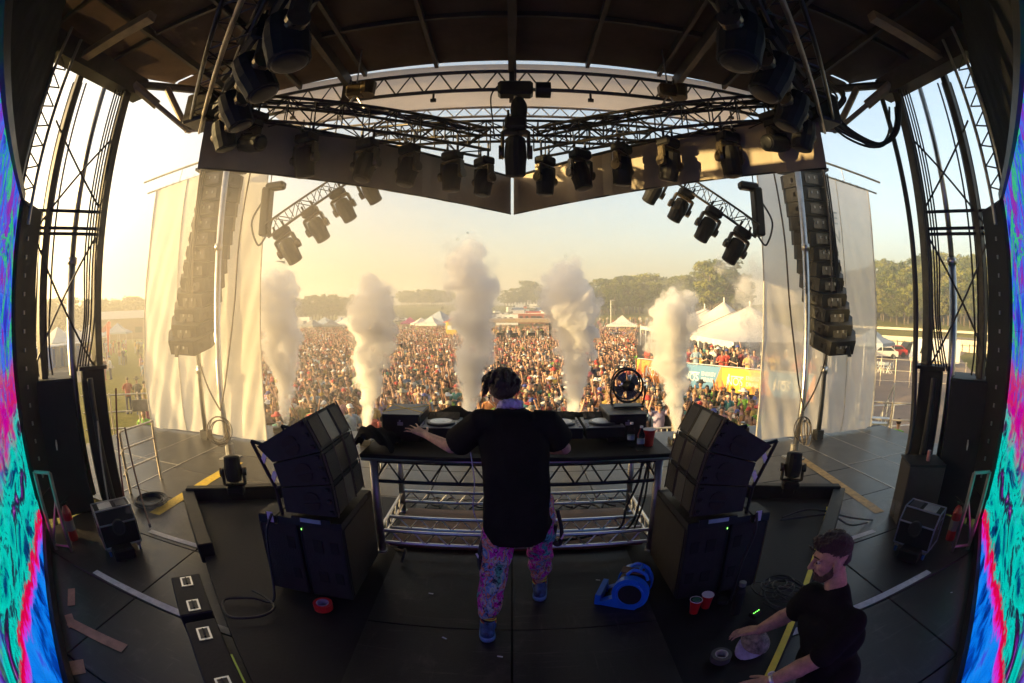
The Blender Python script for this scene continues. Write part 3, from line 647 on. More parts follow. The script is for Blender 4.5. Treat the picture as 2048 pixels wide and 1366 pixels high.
def centre_motor():
    c = Vector((.05, 6.3, VZ)); t = empty('chain_motor', 'black chain motor hanging from the ridge beam above the apex of the V', 'chain motor', c)
    b = MB(); b.bbox((0, 0, .72), (.52, .24, .24), .04); b.lathe([(.13, 0), (.13, .22)], 14, Matrix.Translation((.3, 0, .72)) @ Matrix.Rotation(math.pi / 2, 4, 'Y')); b.build('motor_body', BLACKM, t)
    b = MB(); b.tube([(0, 0, .84), (0, .1, 1.3)], .02); b.tube([(0, 0, .6), (0, 0, .3)], .03); b.build('chain', STEEL, t)
    b = MB(); b.ico((0.05, 0, .36), (.13, .13, .24), 2); b.build('chain_bag', DRAPE, t)
    b = MB(); b.tube(spline([(-.25, 0, .8), (-.36, 0, .6), (-.33, 0, .2), (-.3, 0, -.1)]), .012, 5); b.build('cable', CABLE, t)
    o = lamp_proto('stage_light', 'biggest black lamp hanging straight down at the apex of the V', None, tilt=.15); o.location = c + Vector((0, -.05, .25)); o.scale = (1.05, 1.05, 1.42)
    for s in (-1, 1):
        p = gd(1024 + s * 312, 182, 6.4); t = empty('chain_motor', 'small chain motor with hook above the %s V arm' % ('left' if s < 0 else 'right'), 'chain motor', p)
        b = MB(); b.bbox((0, 0, 0), (.3, .2, .22), .04); b.lathe([(.12, -.1), (.14, .1)], 12, Matrix.Translation((.18, 0, 0))); b.build('motor_body', mat('brass_black', (.09, .06, .025), .35, .6), t)
        b = MB(); b.tube([(0, 0, .1), (0, 0, 1.05)], .012); b.tube([(-.02, 0, -.1), (-.25, 0, -.45)], .015); b.tube([(.02, 0, -.1), (.25, 0, -.45)], .015); b.build('chain', STEEL, t)
centre_motor()

# ------------------------------------------------------------ V shaped header banners
HEADER = mat('header_panel', (.26, .205, .135), .5, .1, var=.25, scale=1.5)
SUNGOLD = mat('painted_sun_gold', (.62, .45, .2), .18, .9, var=.5, scale=14, bump=1.0, bscale=30)  # gold colour painted as sunlight falling through gaps onto the right banner
def headers():
    for s in (-1, 1):
        sd = 'left' if s < 0 else 'right'; A = Vector((s * .03, 8.25, 0)); Bp = Vector((s * 3.72, 4.3, 0)); zb, zt = CAM_Z + 1.78, CAM_Z + 2.5
        d = (Bp - A); L = d.length; ang = math.atan2(d.y, d.x)
        t = empty('header_banner', 'long dark banner hung under the %s V arm, its lower edge against the sky' % sd, 'banner', A, (0, 0, ang))
        vs, fs = grid_mesh(30, 6, lambda u, v: (L * u, .01 * math.sin(u * 40) * (1 - v) + .006 * math.sin(u * 90), zb + (zt - zb) * v)); q = MB().add(vs, fs); vs2 = [(a, b_ + .012, c) for a, b_, c in vs]; q.add(vs2, [tuple(reversed(f)) for f in fs]); q.build('banner_face', HEADER, t)
        q = MB(); q.tube([(0, 0, zt), (L, 0, zt)], .025); q.tube([(0, .01, zb + .01), (L, .01, zb + .01)], .012); q.build('banner_pole', BLACKM, t)
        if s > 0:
            for k, u in enumerate((.52, .57, .65, .70, .745, .80, .30, .40)):  # sunlit patches, put in as thin gold sheets
                q = MB(); vs, fs = grid_mesh(5, 5, lambda a, b_: (L * (u + .036 * a), .03 + .012 * random.random(), zb + .16 + .34 * b_)); q.add(vs, fs); q.build('painted_sun_patch', SUNGOLD, t)
headers()

# ------------------------------------------------------------ side towers of sound: poles, line arrays, scrims
def pole_and_rope(s):
    sd = 'left' if s < 0 else 'right'
    t = empty('pa_pole', 'silver pole standing in front of the %s line array' % sd, 'pole', (s * 5.3, 7.15, 0))
    b = MB(); b.tube([(0, 0, .05), (s * .12, .05, 1.0), (s * .14, .1, 6.4)], .065, 12); b.lathe([(.085, 0), (.085, .12)], 12, Matrix.Translation((s * .14, .07, 3.9))); b.build('pole_tube', ALU, t, True)
    b = MB(); b.box((0, 0, .02), (.35, .35, .03)); b.lathe([(.1, .03), (.09, .3)], 10); b.build('base_plate', STEEL, t)
    t = empty('pa_pole', 'pole half hidden behind the bottom of the %s line array' % sd, 'pole', (s * 6.75, 8.2, 0))
    b = MB(); b.tube([(0, 0, .02), (s * .05, 0, 5.9)], .06, 12); b.lathe([(.09, 0), (.09, .16)], 10, Matrix.Translation((0, 0, 1.45))); b.build('pole_tube', ALU, t, True)
    b = MB(); b.box((0, 0, .1), (.2, .2, .2)); b.build('base_plate', DARKSTEEL, t)
    base = Vector((s * 5.35, 7.05, .95))
    b = MB(); b.tube(spline([base + Vector((-s * .88, -.2, 5.2)), base + Vector((-s * .75, -.3, 3.2)), base + Vector((-s * .6, -.2, 1.9)), base + Vector((-s * .3, -.1, .7)), base]), .016, 6)
    b.tube(spline([base + Vector((s * .9, .3, 4.8)), base + Vector((s * .8, .2, 2.9)), base + Vector((s * .62, .1, 1.3)), base + Vector((s * .35, .05, .5)), base]), .016, 6)
    for k in range(5): b.torus(base + Vector((.02 * k - .04, -.09 - .01 * k, -.32 - .02 * k)), .22 + .02 * (k % 3), .011, 18, 5, Euler((R(80), 0, k * .35)).to_matrix())
    o = b.build('rope', mat('grey_rope', (.16, .13, .1), .8)); tag(o, 'rope slung from above and coiled round the foot of the %s pole' % sd, 'rope')
for s in (-1, 1): pole_and_rope(s)
CAB = mat('array_cabinet', (.028, .027, .026), .42, .1, var=.3, scale=4)
def line_array(s):
    sd = 'left' if s < 0 else 'right'
    t = empty('line_array', 'tall curved hang of black loudspeakers beside the %s pole' % sd, 'line array', (s * 6.3, 7.75, 0))
    z = 5.62; y = 0.0; ang = R(1.5); n = 12; hgt = .305
    fr = MB(); fr.T = Matrix.Translation((-s * .24, 0, 0)); fr.box((0, .1, z + .12), (1.0, .7, .06)); fr.tube([(0, .1, z + .1), (0, .1, z + .8)], .03); fr.tube([(-.4, .1, z + .1), (0, .1, z + .5)], .012); fr.tube([(.4, .1, z + .1), (0, .1, z + .5)], .012); fr.build('flying_frame', DARKSTEEL, t)
    face = s * -.18
    for i in range(n):
        a = ang; c = Vector((s * (-.24 + .26 * (i / (n - 1))), y, z - hgt / 2)); M = Euler((a, s * -.06, 0)).to_matrix()
        b = MB()
        poly = [(-.52, .26), (.52, .26), (.52, .12), (.3, -.26), (-.3, -.26), (-.52, .12)]
        b.prism([(p[0], p[1]) for p in poly], -hgt / 2 + .008, hgt / 2 - .008, Matrix.Translation(c) @ M.to_4x4())
        k = b.build('speaker_cabinet', CAB, t)
        q = MB()
        for xs_ in (-.39, .39):
            th = math.atan2(.38, .22) * (1 if xs_ > 0 else -1); Mz = M @ Euler((0, 0, th)).to_matrix()
            q.box(c + M @ Vector((xs_ * 1.045, -.075, 0)), (.2, .02, .17), Mz); q.box(c + M @ Vector((xs_ * 1.07, -.088, .0)), (.05, .02, .09), Mz, 1)
        q.build('handle_plate', [mat('cabinet_plate', (.045, .044, .043), .38, .3), BLACK], k)
        q = MB(); q.box(c + M @ Vector((0, -.268, 0)), (.34, .02, .2)); q.box(c + M @ Vector((-.07, -.282, .03)), (.03, .02, .05), None, 1); q.box(c + M @ Vector((.07, -.282, .03)), (.03, .02, .05), None, 1); q.build('amp_panel', [mat('amp_panel', (.1, .09, .08), .3, .7), STEEL], k)
        q = MB(); q.box(c + M @ Vector((0, .275, 0)), (.98, .02, .24)); q.build('front_grille', GRILLE, k)
        z -= hgt * math.cos(a); y -= hgt * math.sin(a) * .9; ang += R(2.0)
    t.rotation_euler = (0, 0, face)
    return t
for s in (-1, 1): line_array(s)
def cable_runs():
    for s in (-1, 1):
        q = MB(); p = Vector((s * 6.25, 7.4, 5.6))
        for k in range(3): q.tube(spline([p + Vector((.06 * k, -.02, 0)), p + Vector((.05 * k, -.1, -1.5)), p + Vector((.04 * k - .02, -.28, -2.9)), p + Vector((.03 * k, -.6, -3.65))]), .02, 5)
        o = q.build('array_cable', CABLE); tag(o, 'black cables running down the back of the %s line array' % ('left' if s < 0 else 'right'), 'cable')
cable_runs()
def text_mesh(s, size, name, m, parent=None, extrude=.004, align='CENTER'):
    cu = bpy.data.curves.new(name, 'FONT'); cu.body = s; cu.size = size; cu.extrude = extrude; cu.align_x = align; cu.align_y = 'CENTER'
    o = bpy.data.objects.new(name, cu); COL.objects.link(o); bpy.context.view_layer.update()
    me = bpy.data.meshes.new_from_object(o.evaluated_get(bpy.context.evaluated_depsgraph_get())); bpy.data.objects.remove(o); bpy.data.curves.remove(cu)
    me.materials.clear(); me.materials.append(m); q = obj(name, me, parent); return q
def scrim(s):
    sd = 'left' if s < 0 else 'right'
    m = SCRIML if s < 0 else SCRIMR
    t = empty('scrim', ('pale fabric scrim glowing in the low sun beside the left line array' if s < 0 else 'sheer grey-white scrim with faint lettering beside the right line array'), 'scrim', (0, 8.42, 0))
    def fn(u, v):
        x = 5.14 + 3.62 * u; wob = (.03 + .09 * (1 - v) * u) * math.sin(u * 5 + v * 3.1 + s) + .012 * math.sin(u * 33 + v * 9) * (.3 + .7 * (1 - v)) + .02 * math.sin(v * 17 - u * 24) * u * (1 - v) + .012 * math.sin(v * 31 + u * 60) * (1 - v) + .007 * math.sin(u * 46 - v * 38 + 2 * math.sin(v * 9)) * max(0, .55 - v)
        return (s * (x + .025 * math.sin(v * 5) * u + .08 * (1 - v) * u), wob, .04 + (6.05 - .25 * u * (1 if s > 0 else 1)) * v)
    vs, fs = grid_mesh(90, 80, fn); q = MB().add(vs, fs); q.build('scrim_cloth', m, t, True)
    for u in (.0, .34, .67, .995):
        q = MB(); q.tube([Vector(fn(u, j / 30)) + Vector((0, -.012, 0)) for j in range(31)], .012 if 0 < u < .9 else .018, 5); q.build('seam', mat('scrim_seam', (.62, .58, .52), .9), t)
    for k in range(14):
        p = Vector(fn((k + .5) / 14, 1.0)); q = MB(); q.torus(p + Vector((0, 0, .02)), .035, .006, 10, 4, Euler((R(90), 0, 0)).to_matrix()); q.build('tie', STEEL, t)
    if s > 0:
        pr = mat('scrim_print', (.5, .52, .5), .9, var=.1)
        for k, ch in enumerate('ENIME'):
            g = text_mesh(ch, .42, 'scrim_letter', pr, t, .001); g.rotation_euler = (math.pi / 2, 0, 0); g.location = (7.25, -.14, 4.9 - .42 * k); g.scale = (.8, 1, .8)
    q = MB(); q.tube([(s * 4.9, .03, 6.1), (s * 9.1, .03, 5.84)], .025, 8); q.tube([(s * 4.9, .1, 6.5), (s * 9.4, .1, 6.2)], .03, 8)
    for x in (5.6, 6.7, 7.9): q.tube([(s * x, .03, 6.06 - (x - 4.9) * .06), (s * x, .1, 6.47 - (x - 4.9) * .065)], .01, 5)
    q.build('scrim_pipe', STEEL, t)
    return t
def scrim_mat(name, col, trans, open_):
    m = cloth(name, col, trans, var=.06, scale=2.0, bump=.2, bscale=5); t = m.node_tree; out = t.nodes['Material Output']; src = out.inputs[0].links[0].from_socket
    tp = t.nodes.new('ShaderNodeBsdfTransparent'); mx = t.nodes.new('ShaderNodeMixShader'); mx.inputs[0].default_value = open_
    t.links.new(src, mx.inputs[1]); t.links.new(tp.outputs[0], mx.inputs[2]); t.links.new(mx.outputs[0], out.inputs[0]); return m
SCRIML = scrim_mat('left_scrim_cloth', (.93, .88, .76), .4, .04)
SCRIMR = scrim_mat('right_scrim_gauze', (.84, .8, .75), .42, .2)
for s in (-1, 1): scrim(s)
def hanging_truss(s):
    sd = 'left' if s < 0 else 'right'
    a = gd(1024 + s * 490, 462, 8.9); c = gd(1024 + s * 318, 345, 9.6)
    a.x = s * abs(a.x); c.x = s * abs(c.x)
    t = box_truss('hanging_truss', 'short sloping truss of lamps hanging against the sky on the %s' % sd, 'truss', a, c, .26, .26, m=TRUSSM, rc=.02, rl=.01)
    q = MB(); q.bbox(a + Vector((s * .05, 0, .38)) , (.2, .22, .95), .03); q.bbox(a + Vector((-s * .12, 0, .86)), (.42, .2, .16), .04); q.tube([a + Vector((0, 0, .9)), a + Vector((0, 0, 2.2))], .012)
    o = q.build('chain_motor', BLACKM); tag(o, 'upright black chain motor at the low end of the %s hanging truss' % sd, 'chain motor')
    q = MB(); q.tube(spline([a + Vector((s * .15, 0, .6)), a + Vector((s * .38, 0, .2)), a + Vector((s * .2, 0, -.25)), a + Vector((s * .02, 0, -.1))]), .02, 5); o = q.build('motor_cable', CABLE); tag(o, 'loop of cable beside the %s hanging truss motor' % sd, 'cable')
    for i, u in enumerate((.16, .48, .8, 1.12)):
        p = a.lerp(c, u) + Vector((0, -.1, -.15))
        o = lamp_proto('stage_light', 'black lamp on the %s hanging truss, %s up from its motor' % (sd, ORD[i]), 'lamps on the hanging trusses', tilt=.1); o.location = p; o.rotation_euler = (R(8), s * R(28), 0); o.scale = (1.1, 1.1, 1.15)
for s in (-1, 1): hanging_truss(s)
def right_loom():
    q = MB()
    for k in range(9):
        d = Vector((.02 * math.sin(k * 2), .02 * k, .018 * math.cos(k * 3)))
        pts = [gd(1655, 165, 6.6), gd(1690, 190, 6.6), gd(1672, 225, 6.6), gd(1702, 262, 6.7), gd(1760, 288, 6.8), gd(1795, 262, 6.9), gd(1802, 205, 7.0)]
        q.tube(spline([p + d * (1 + .8 * math.sin(i + k)) for i, p in enumerate(pts)], 6), .02, 5)
    o = q.build('cable_loom', CABLE); tag(o, 'thick loom of black cables drooping between the right tower and the truss', 'cable')
right_loom()
# ------------------------------------------------------------ DJ riser
RT = .55
DECK = mat('riser_deck', (.014, .0125, .0115), .45, var=.45, scale=2.5, bump=.2, bscale=80)
scuffed(DECK, .7, 1.7)
def riser():
    t = empty('dj_riser', 'wide black riser with slanting sides that the booth stands on', 'platform', (0, 0, 0))
    outer = [(-3.85, 4.1), (-2.2, 4.95), (2.2, 4.95), (3.95, 4.15), (1.05, 1.2), (1.0, -.3), (-1.0, -.3), (-1.05, 1.15)]
    q = MB(); q.prism(outer, 0.02, RT - .03); q.build('riser_base', BLACK, t)
    # decks laid as panels, cut to the outline
    def clip(poly, a, c):
        out = []
        for i in range(len(poly)):
            p, r = poly[i], poly[(i + 1) % len(poly)]
            sp = (c[0] - a[0]) * (p[1] - a[1]) - (c[1] - a[1]) * (p[0] - a[0]); sr = (c[0] - a[0]) * (r[1] - a[1]) - (c[1] - a[1]) * (r[0] - a[0])
            if sp <= 0: out.append(p)
            if sp * sr < 0: k = sp / (sp - sr); out.append((p[0] + (r[0] - p[0]) * k, p[1] + (r[1] - p[1]) * k))
        return out
    inner = [(-3.7, 4.05), (-2.15, 4.85), (2.15, 4.85), (3.8, 4.08), (.98, 1.2), (.95, -.25), (-.95, -.25), (-.98, 1.15)]
    for i in range(4):
        for j in range(5):
            x0, y0 = -4.88 + i * 2.44 + .006, -1.22 + j * 1.22 + .1; poly = [(x0, y0), (x0 + 2.428, y0), (x0 + 2.428, y0 + 1.208), (x0, y0 + 1.208)]
            for k in range(len(inner)): poly = clip(poly, inner[k], inner[(k + 1) % len(inner)]) if poly else poly
            if len(poly) >= 3: q = MB(); q.prism(poly[::1], RT - .03, RT); q.build('deck_panel', DECK, t)
    def lip(a, c, wd, h, m, nm):
        a = Vector((*a, 0)); c = Vector((*c, 0)); d = (c - a); q = MB(); q.bbox((a + c) / 2 + Vector((0, 0, RT + h / 2 - .05)), (d.length, wd, h + .1), .012, Euler((0, 0, math.atan2(d.y, d.x)))); return q.build(nm, m, t)
    lip((-3.82, 4.07), (-2.75, 3.0), .16, .1, BLACKM, 'edge_lip'); lip((-3.85, 4.08), (-2.2, 4.92), .12, .13, BLACKM, 'edge_lip'); lip((3.93, 4.13), (2.2, 4.92), .12, .13, BLACKM, 'edge_lip'); lip((3.93, 4.13), (2.9, 3.1), .16, .1, BLACKM, 'edge_lip')
    def strip(a, c, wd, m):
        a = Vector((*a, 0)); c = Vector((*c, 0)); d = c - a; q = MB(); q.box((a + c) / 2 + Vector((0, 0, RT + .004)), (d.length, wd, .006), Euler((0, 0, math.atan2(d.y, d.x)))); q.build('yellow_tape', m, t)
    strip((3.55, 3.86), (1.2, 1.36), .05, mat('bright_yellow_tape', (.75, .62, .03), .5, var=.15)); strip((-1.78, 1.82), (-1.1, 1.14), .03, mat('lime_tape', (.5, .75, .06), .5, var=.15))
    q = MB()
    for k in range(3): q.box((-.9 + k * .9, -.2, RT + .004), (.02, .02, .003))
riser()
def step_cases():
    d = Vector((1, -1, 0)).normalized(); n = Vector((-1, -1, 0)).normalized()
    for k, (a, L, w_, lab) in enumerate((((-2.60, 2.60), .62, .28, 'farther black case against the left slanting edge of the riser'), ((-2.13, 2.13), .95, .26, 'nearer black case against the left slanting edge of the riser'))):
        c = Vector((*a, 0)) + d * L / 2 + n * (w_ / 2 - .03); t = empty('equipment_case', lab, 'case', c, (0, 0, -math.pi / 4), 'cases along the left edge of the riser')
        h = RT + .035 - .02 * k
        q = MB(); q.bbox((0, 0, h / 2), (L - .02, w_, h), .01); q.build('case_body', BLACK, t)
        for e in (-1, 1):
            p = Vector((e * L * .3, .0, h)); q = MB(); 
            for (x, y, sx, sy) in ((0, .045, .15, .016), (0, -.045, .15, .016), (.068, 0, .016, .076), (-.068, 0, .016, .076)): q.box(p + Vector((x, y, .002)), (sx, sy, .008))
            r = q.build('recessed_handle', ALU, t); q = MB(); q.box(p + Vector((0, 0, .0005)), (.125, .078, .004)); q.build('handle_dish', DARKSTEEL, r); q = MB(); q.tube([p + Vector((-.05, 0, .012)), p + Vector((.05, 0, .012))], .008); q.build('grip', RUBBER, r)
step_cases()

# ------------------------------------------------------------ truss table with the decks
TZ = 1.5
def table():
    t = empty('dj_table', 'aluminium truss table carrying the decks, open shelf below', 'table', (.04, 0, 0))
    x0, x1, yn, yf = -1.2, 1.2, 3.6, 4.5
    for x in (x0, x1):
        for y in (yn, yf):
            b = MB(); b.tube([(x, y, RT + .02), (x, y, TZ - .04)], .032 if y > 4 else .038, 12); b.lathe([(.05, 0), (.05, .02)], 12, Matrix.Translation((x, y, RT))); b.build('leg', ALU if y > 4 else STEEL, t, True)
    def lad(nm, a, c, up, n, rc=.017): b = MB(); lattice(b, a, c, up, n, rc, .008); b.build(nm, ALU, t)
    for y, zz in ((yn, RT + .1), (yn + .3, RT + .1), (yf, RT + .13)): lad('shelf_truss', (x0, y, zz), (x1, y, zz), (0, 0, .12), 12)
    for x in (x0, x1): lad('shelf_truss', (x, yn, RT + .1), (x, yf, RT + .1), (0, 0, .13), 5); lad('side_truss', (x, yn, TZ - .24), (x, yf, TZ - .24), (0, 0, .16), 5, .014)
    b = MB(); lattice(b, (x0, yn, TZ - .25), (x1, yn, TZ - .25), (0, 0, .18), 10, .016, .008); b.build('front_truss', DARKSTEEL, t)
    lad('back_truss', (x0, yf, TZ - .24), (x1, yf, TZ - .24), (0, 0, .16), 10)
    b = MB(); b.tube([(x0 - .1, yn - .02, TZ - .04), (x1 + .1, yn - .02, TZ - .04)], .026, 10); b.build('rail', mat('blue_grey_tube', (.32, .32, .36), .35, .9), t, True)
    b = MB(); b.bbox((0, (yn + yf) / 2, TZ - .018), (x1 - x0 + .22, yf - yn + .1, .036), .008); b.build('tabletop', BLACK, t)
    b = MB(); b.bbox((0, (yn + yf) / 2 + .05, RT + .03), (2.3, .85, .02), .004); b.build('shelf_board', PLY, t)
table()
def decks():
    FACE = mat('deck_face', (.17, .17, .17), .35, .4, var=.2, scale=20)
    for k, (x, y, lab) in enumerate(((-.64, 4.1, 'player deck with a pale platter by the left case'), (-.24, 4.1, 'player deck mostly hidden behind the arm of the DJ'), (.44, 4.1, 'player deck with pale platter just right of the DJ'), (.82, 4.1, 'rightmost player deck beside the water bottles'))):
        t = empty('media_player', lab, 'player', (x, y, TZ + .05), group='player decks on the table')
        b = MB(); b.bbox((0, 0, .06), (.36, .44, .1), .012); b.build('player_body', BODY, t)
        b = MB(); b.box((0, -.01, .1115), (.35, .42, .004)); b.build('face_plate', FACE, t)
        b = MB(); b.lathe([(.13, .1135), (.13, .128), (.122, .135), (.1, .136)], 28, Matrix.Translation((-.0, -.05, 0))); j = b.build('platter', mat('platter_black', (.03, .03, .03), .3, .2), t, False)
        b = MB(); b.lathe([(.1, .137), (.096, .1395)], 28, Matrix.Translation((0, -.05, 0))); b.build('platter_face', mat('platter_grey', (.6, .61, .61), .3, .4, var=.08), j)
        b = MB(); b.lathe([(.055, .14), (.05, .142)], 20, Matrix.Translation((0, -.05, 0))); b.build('platter_display', mat('platter_white', (.75, .77, .76), .3, var=.04), j)
        b = MB(); b.box((0, .16, .135), (.3, .12, .014), Euler((R(22), 0, 0))); b.build('display', mat('display_glass', (.035, .035, .03), .18, 0, coat=.5), t)
        b = MB()
        for r in range(4): b.bbox((.155, -.16 + r * .07, .118), (.022, .04, .014), .003)
        for r in range(3): b.lathe([(.013, .113), (.011, .126)], 10, Matrix.Translation((-.155, -.17 + r * .05, 0)))
        o = b.build('button', mat('button_grey', (.35, .34, .32), .4, .3), t); o['kind'] = 'stuff'
    t = empty('dj_mixer', 'black channel mixer between the player decks in front of the DJ', 'mixer', (.1, 4.12, TZ))
    b = MB(); b.bbox((0, 0, .06), (.26, .42, .11), .01); b.build('mixer_body', BODY, t)
    b = MB()
    for i in range(4):
        for r in range(5): b.lathe([(.011, .115), (.009, .138)], 8, Matrix.Translation((-.09 + i * .06, .15 - r * .05, 0)))
        b.box((-.09 + i * .06, -.13, .122), (.012, .022, .016))
    o = b.build('knob', mat('button_grey', (.35, .34, .32)), t); o['kind'] = 'stuff'
    # dark cloths and lids behind the decks
    for k, (x, y, sx, h) in enumerate(((-.55, 4.5, .55, .13), (.6, 4.5, .95, .08))):
        vs, fs = grid_mesh(26, 14, lambda u, v: (x + sx * (u - .5), y + .34 * (v - .5), TZ + .1 + h * (max(0, math.sin(math.pi * u)) ** .6) * (math.sin(math.pi * v) ** .5) * (.75 + .25 * math.sin(u * 9 + v * 7 + k)) + .012 * math.sin(u * 31 + v * 22)))
        q = MB().add(vs, fs); o = q.build('dust_cloth', DRAPE, smooth=True); tag(o, 'rumpled black cloth bundled behind the player decks on the %s' % ('left' if x < 0 else 'right'), 'cloth')
    q = MB(); vs, fs = grid_mesh(24, 16, lambda u, v: (-1.4 + .4 * u + .02 * math.sin(v * 9), 3.56 + .4 * v, TZ + .02 + .17 * (math.sin(math.pi * min(1, u * .9 + .1)) ** .7) * (.4 + .6 * math.sin(math.pi * min(1, v * .8 + .15))) + .014 * math.sin(u * 22 + v * 17) - .35 * max(0, .28 - u)))
    o = q.add(vs, fs).build('draped_jacket', DRAPE, smooth=True); tag(o, 'black jacket slumped over the left end of the table', 'jacket')
    # cases at both ends
    for s, lab in ((-1, 'black case with grey top and a yellow tape cross, left end of table'), (1, 'black case under the round fan at the right end of the table')):
        t = empty('rack_case', lab, 'case', (s * 1.02 + .02, 4.22, TZ))
        b = MB(); b.bbox((0, 0, .125), (.36, .5, .25), .012); b.build('case_body', BLACKM, t)
        b = MB(); b.box((0, 0, .253), (.355, .495, .005)); b.build('case_top', mat('grey_lid', (.16, .15, .13), .5, var=.3), t)
        b = MB(); b.box((0, -.255, .17), (.05, .012, .03)); b.lathe([(.008, 0), (.008, .015)], 8, Matrix.Translation((.0, -.26, .2)) @ Matrix.Rotation(math.pi / 2, 4, 'X')); b.build('latch', STEEL, t)
        b = MB(); b.bbox((s * .21, 0, .16), (.08, .12, .05), .01); b.build('handle', RUBBER, t)
        if s < 0:
            b = MB()
            for a in (.72, -.72): b.box((0, .02, .2575), (.52, .012, .003), Euler((0, 0, a)))
            b.build('tape_cross', YELLOW, t)
    # fan
    c = Vector((1.1, 4.25, TZ + .27)); t = empty('fan', 'small round wire guarded fan standing on the right case', 'fan', c)
    Mx = Euler((R(82), 0, R(8))).to_matrix(); cc = Vector((0, 0, .2))
    b = MB(); b.torus(cc, .155, .011, 30, 6, Mx); b.torus(cc + Vector((0, .09, .01)), .15, .008, 30, 6, Mx); b.build('guard_rim', BLACKM, t)
    b = MB()
    for k in range(26):
        a = 2 * math.pi * k / 26; dv = Mx @ Vector((math.cos(a), math.sin(a), 0)); b.tube([cc + dv * .035 + Vector((0, -.03, 0)), cc + dv * .1 + Vector((0, -.035, 0)), cc + dv * .155], .0016, 4, cap=False)
        b.tube([cc + dv * .155, cc + dv * .15 + Vector((0, .09, .01))], .0016, 4, cap=False)
    for r in (.06, .09, .125): b.torus(cc + Vector((0, -.032 + .01 * (r > .1), 0)), r, .0014, 30, 4, Mx)
    o = b.build('guard_wire', BLACKM, t); o['kind'] = 'stuff'
    for k in range(4):
        a = k * math.pi / 2 + .5; vs, fs = grid_mesh(5, 4, lambda u, v: cc + Mx @ Vector(((.03 + .1 * u) * math.cos(a + (v - .5) * 1.0), (.03 + .1 * u) * math.sin(a + (v - .5) * 1.0), -.03 + .03 * (v - .5)))); MB().add(vs, fs).build('blade', mat('grey_translucent_blade', (.14, .13, .12), .3), t)
    b = MB(); b.lathe([(.05, -.03), (.05, .06), (.03, .09)], 14, Matrix.Translation(cc) @ Mx.to_4x4()); b.build('fan_motor', BLACK, t)
    b = MB(); b.tube(spline([cc + Vector((-.17, 0, 0)), cc + Vector((-.165, .0, -.12)), cc + Vector((-.12, 0, -.195)), cc + Vector((.12, 0, -.195)), cc + Vector((.165, 0, -.12)), cc + Vector((.17, 0, 0))], 4), .009, 6); b.box((0, 0, .008), (.3, .16, .016)); b.build('stand', BLACKM, t)
decks()
def glassy(name, col, rough=.06, tr=1.0):
    m = bpy.data.materials.new(name); m.use_nodes = True; b = m.node_tree.nodes['Principled BSDF']; b.inputs['Base Color'].default_value = (*col, 1); b.inputs['Roughness'].default_value = rough; b.inputs['Transmission Weight'].default_value = tr; b.inputs['IOR'].default_value = 1.15; return m
CLEAR = glassy('clear_plastic', (.92, .95, .97))
REDC = mat('red_plastic', (.55, .02, .02), .35, var=.1)
def drinks():
    for k, (x, y, lab) in enumerate(((1.03, 3.8, 'clear water bottle standing behind another at the table end'), (1.08, 3.66, 'clear water bottle nearer the table edge beside the red cup'))):
        t = empty('water_bottle', lab, 'bottle', (x, y, TZ), group='water bottles')
        b = MB(); b.lathe([(.03, 0), (.033, .01), (.033, .05), (.03, .06), (.033, .07), (.033, .11), (.03, .12), (.033, .13), (.033, .15), (.014, .195), (.013, .205)], 16); b.build('bottle_body', CLEAR, t, True)
        b = MB(); b.lathe([(.0145, .205), (.0145, .222)], 14); b.build('cap', WHITE, t)
        b = MB(); b.lathe([(.0335, .07), (.0335, .11)], 16); b.build('bottle_label', mat('bottle_label_blue', (.25, .33, .42), .4), t)
    def cup(x, y, z, lab, can=False, k=1.0):
        t = empty('red_cup', lab, 'cup', (x, y, z), group='red party cups'); 
        b = MB(); b.lathe([(.032 * k, 0), (.036 * k, .04 * k), (.041 * k, .08 * k), (.046 * k, .118 * k)], 20); b.build('cup_wall', REDC, t)
        b = MB(); b.torus((0, 0, .119 * k), .046 * k, .003, 20, 6); b.build('rim', WHITE, t); b = MB(); b.lathe([(.0435 * k, .1185 * k), (.04 * k, .1195 * k)], 20); b.build('inside', WHITE if not can else mat('dark_drink', (.03, .05, .03), .15), t)
        if can: b = MB(); b.lathe([(.03, .09), (.03, .121), (.026, .126)], 16); c = b.build('can', mat('green_can', (.06, .22, .12), .3, .5, var=.6, scale=30), t)
    cup(1.2, 3.82, TZ, 'large red cup on the table beside the water bottles', k=1.25)
    cup(1.3, 2.56, RT, 'red cup holding a green can on the riser floor', True); cup(1.41, 2.6, RT, 'empty red cup with white inside on the riser floor')
drinks()

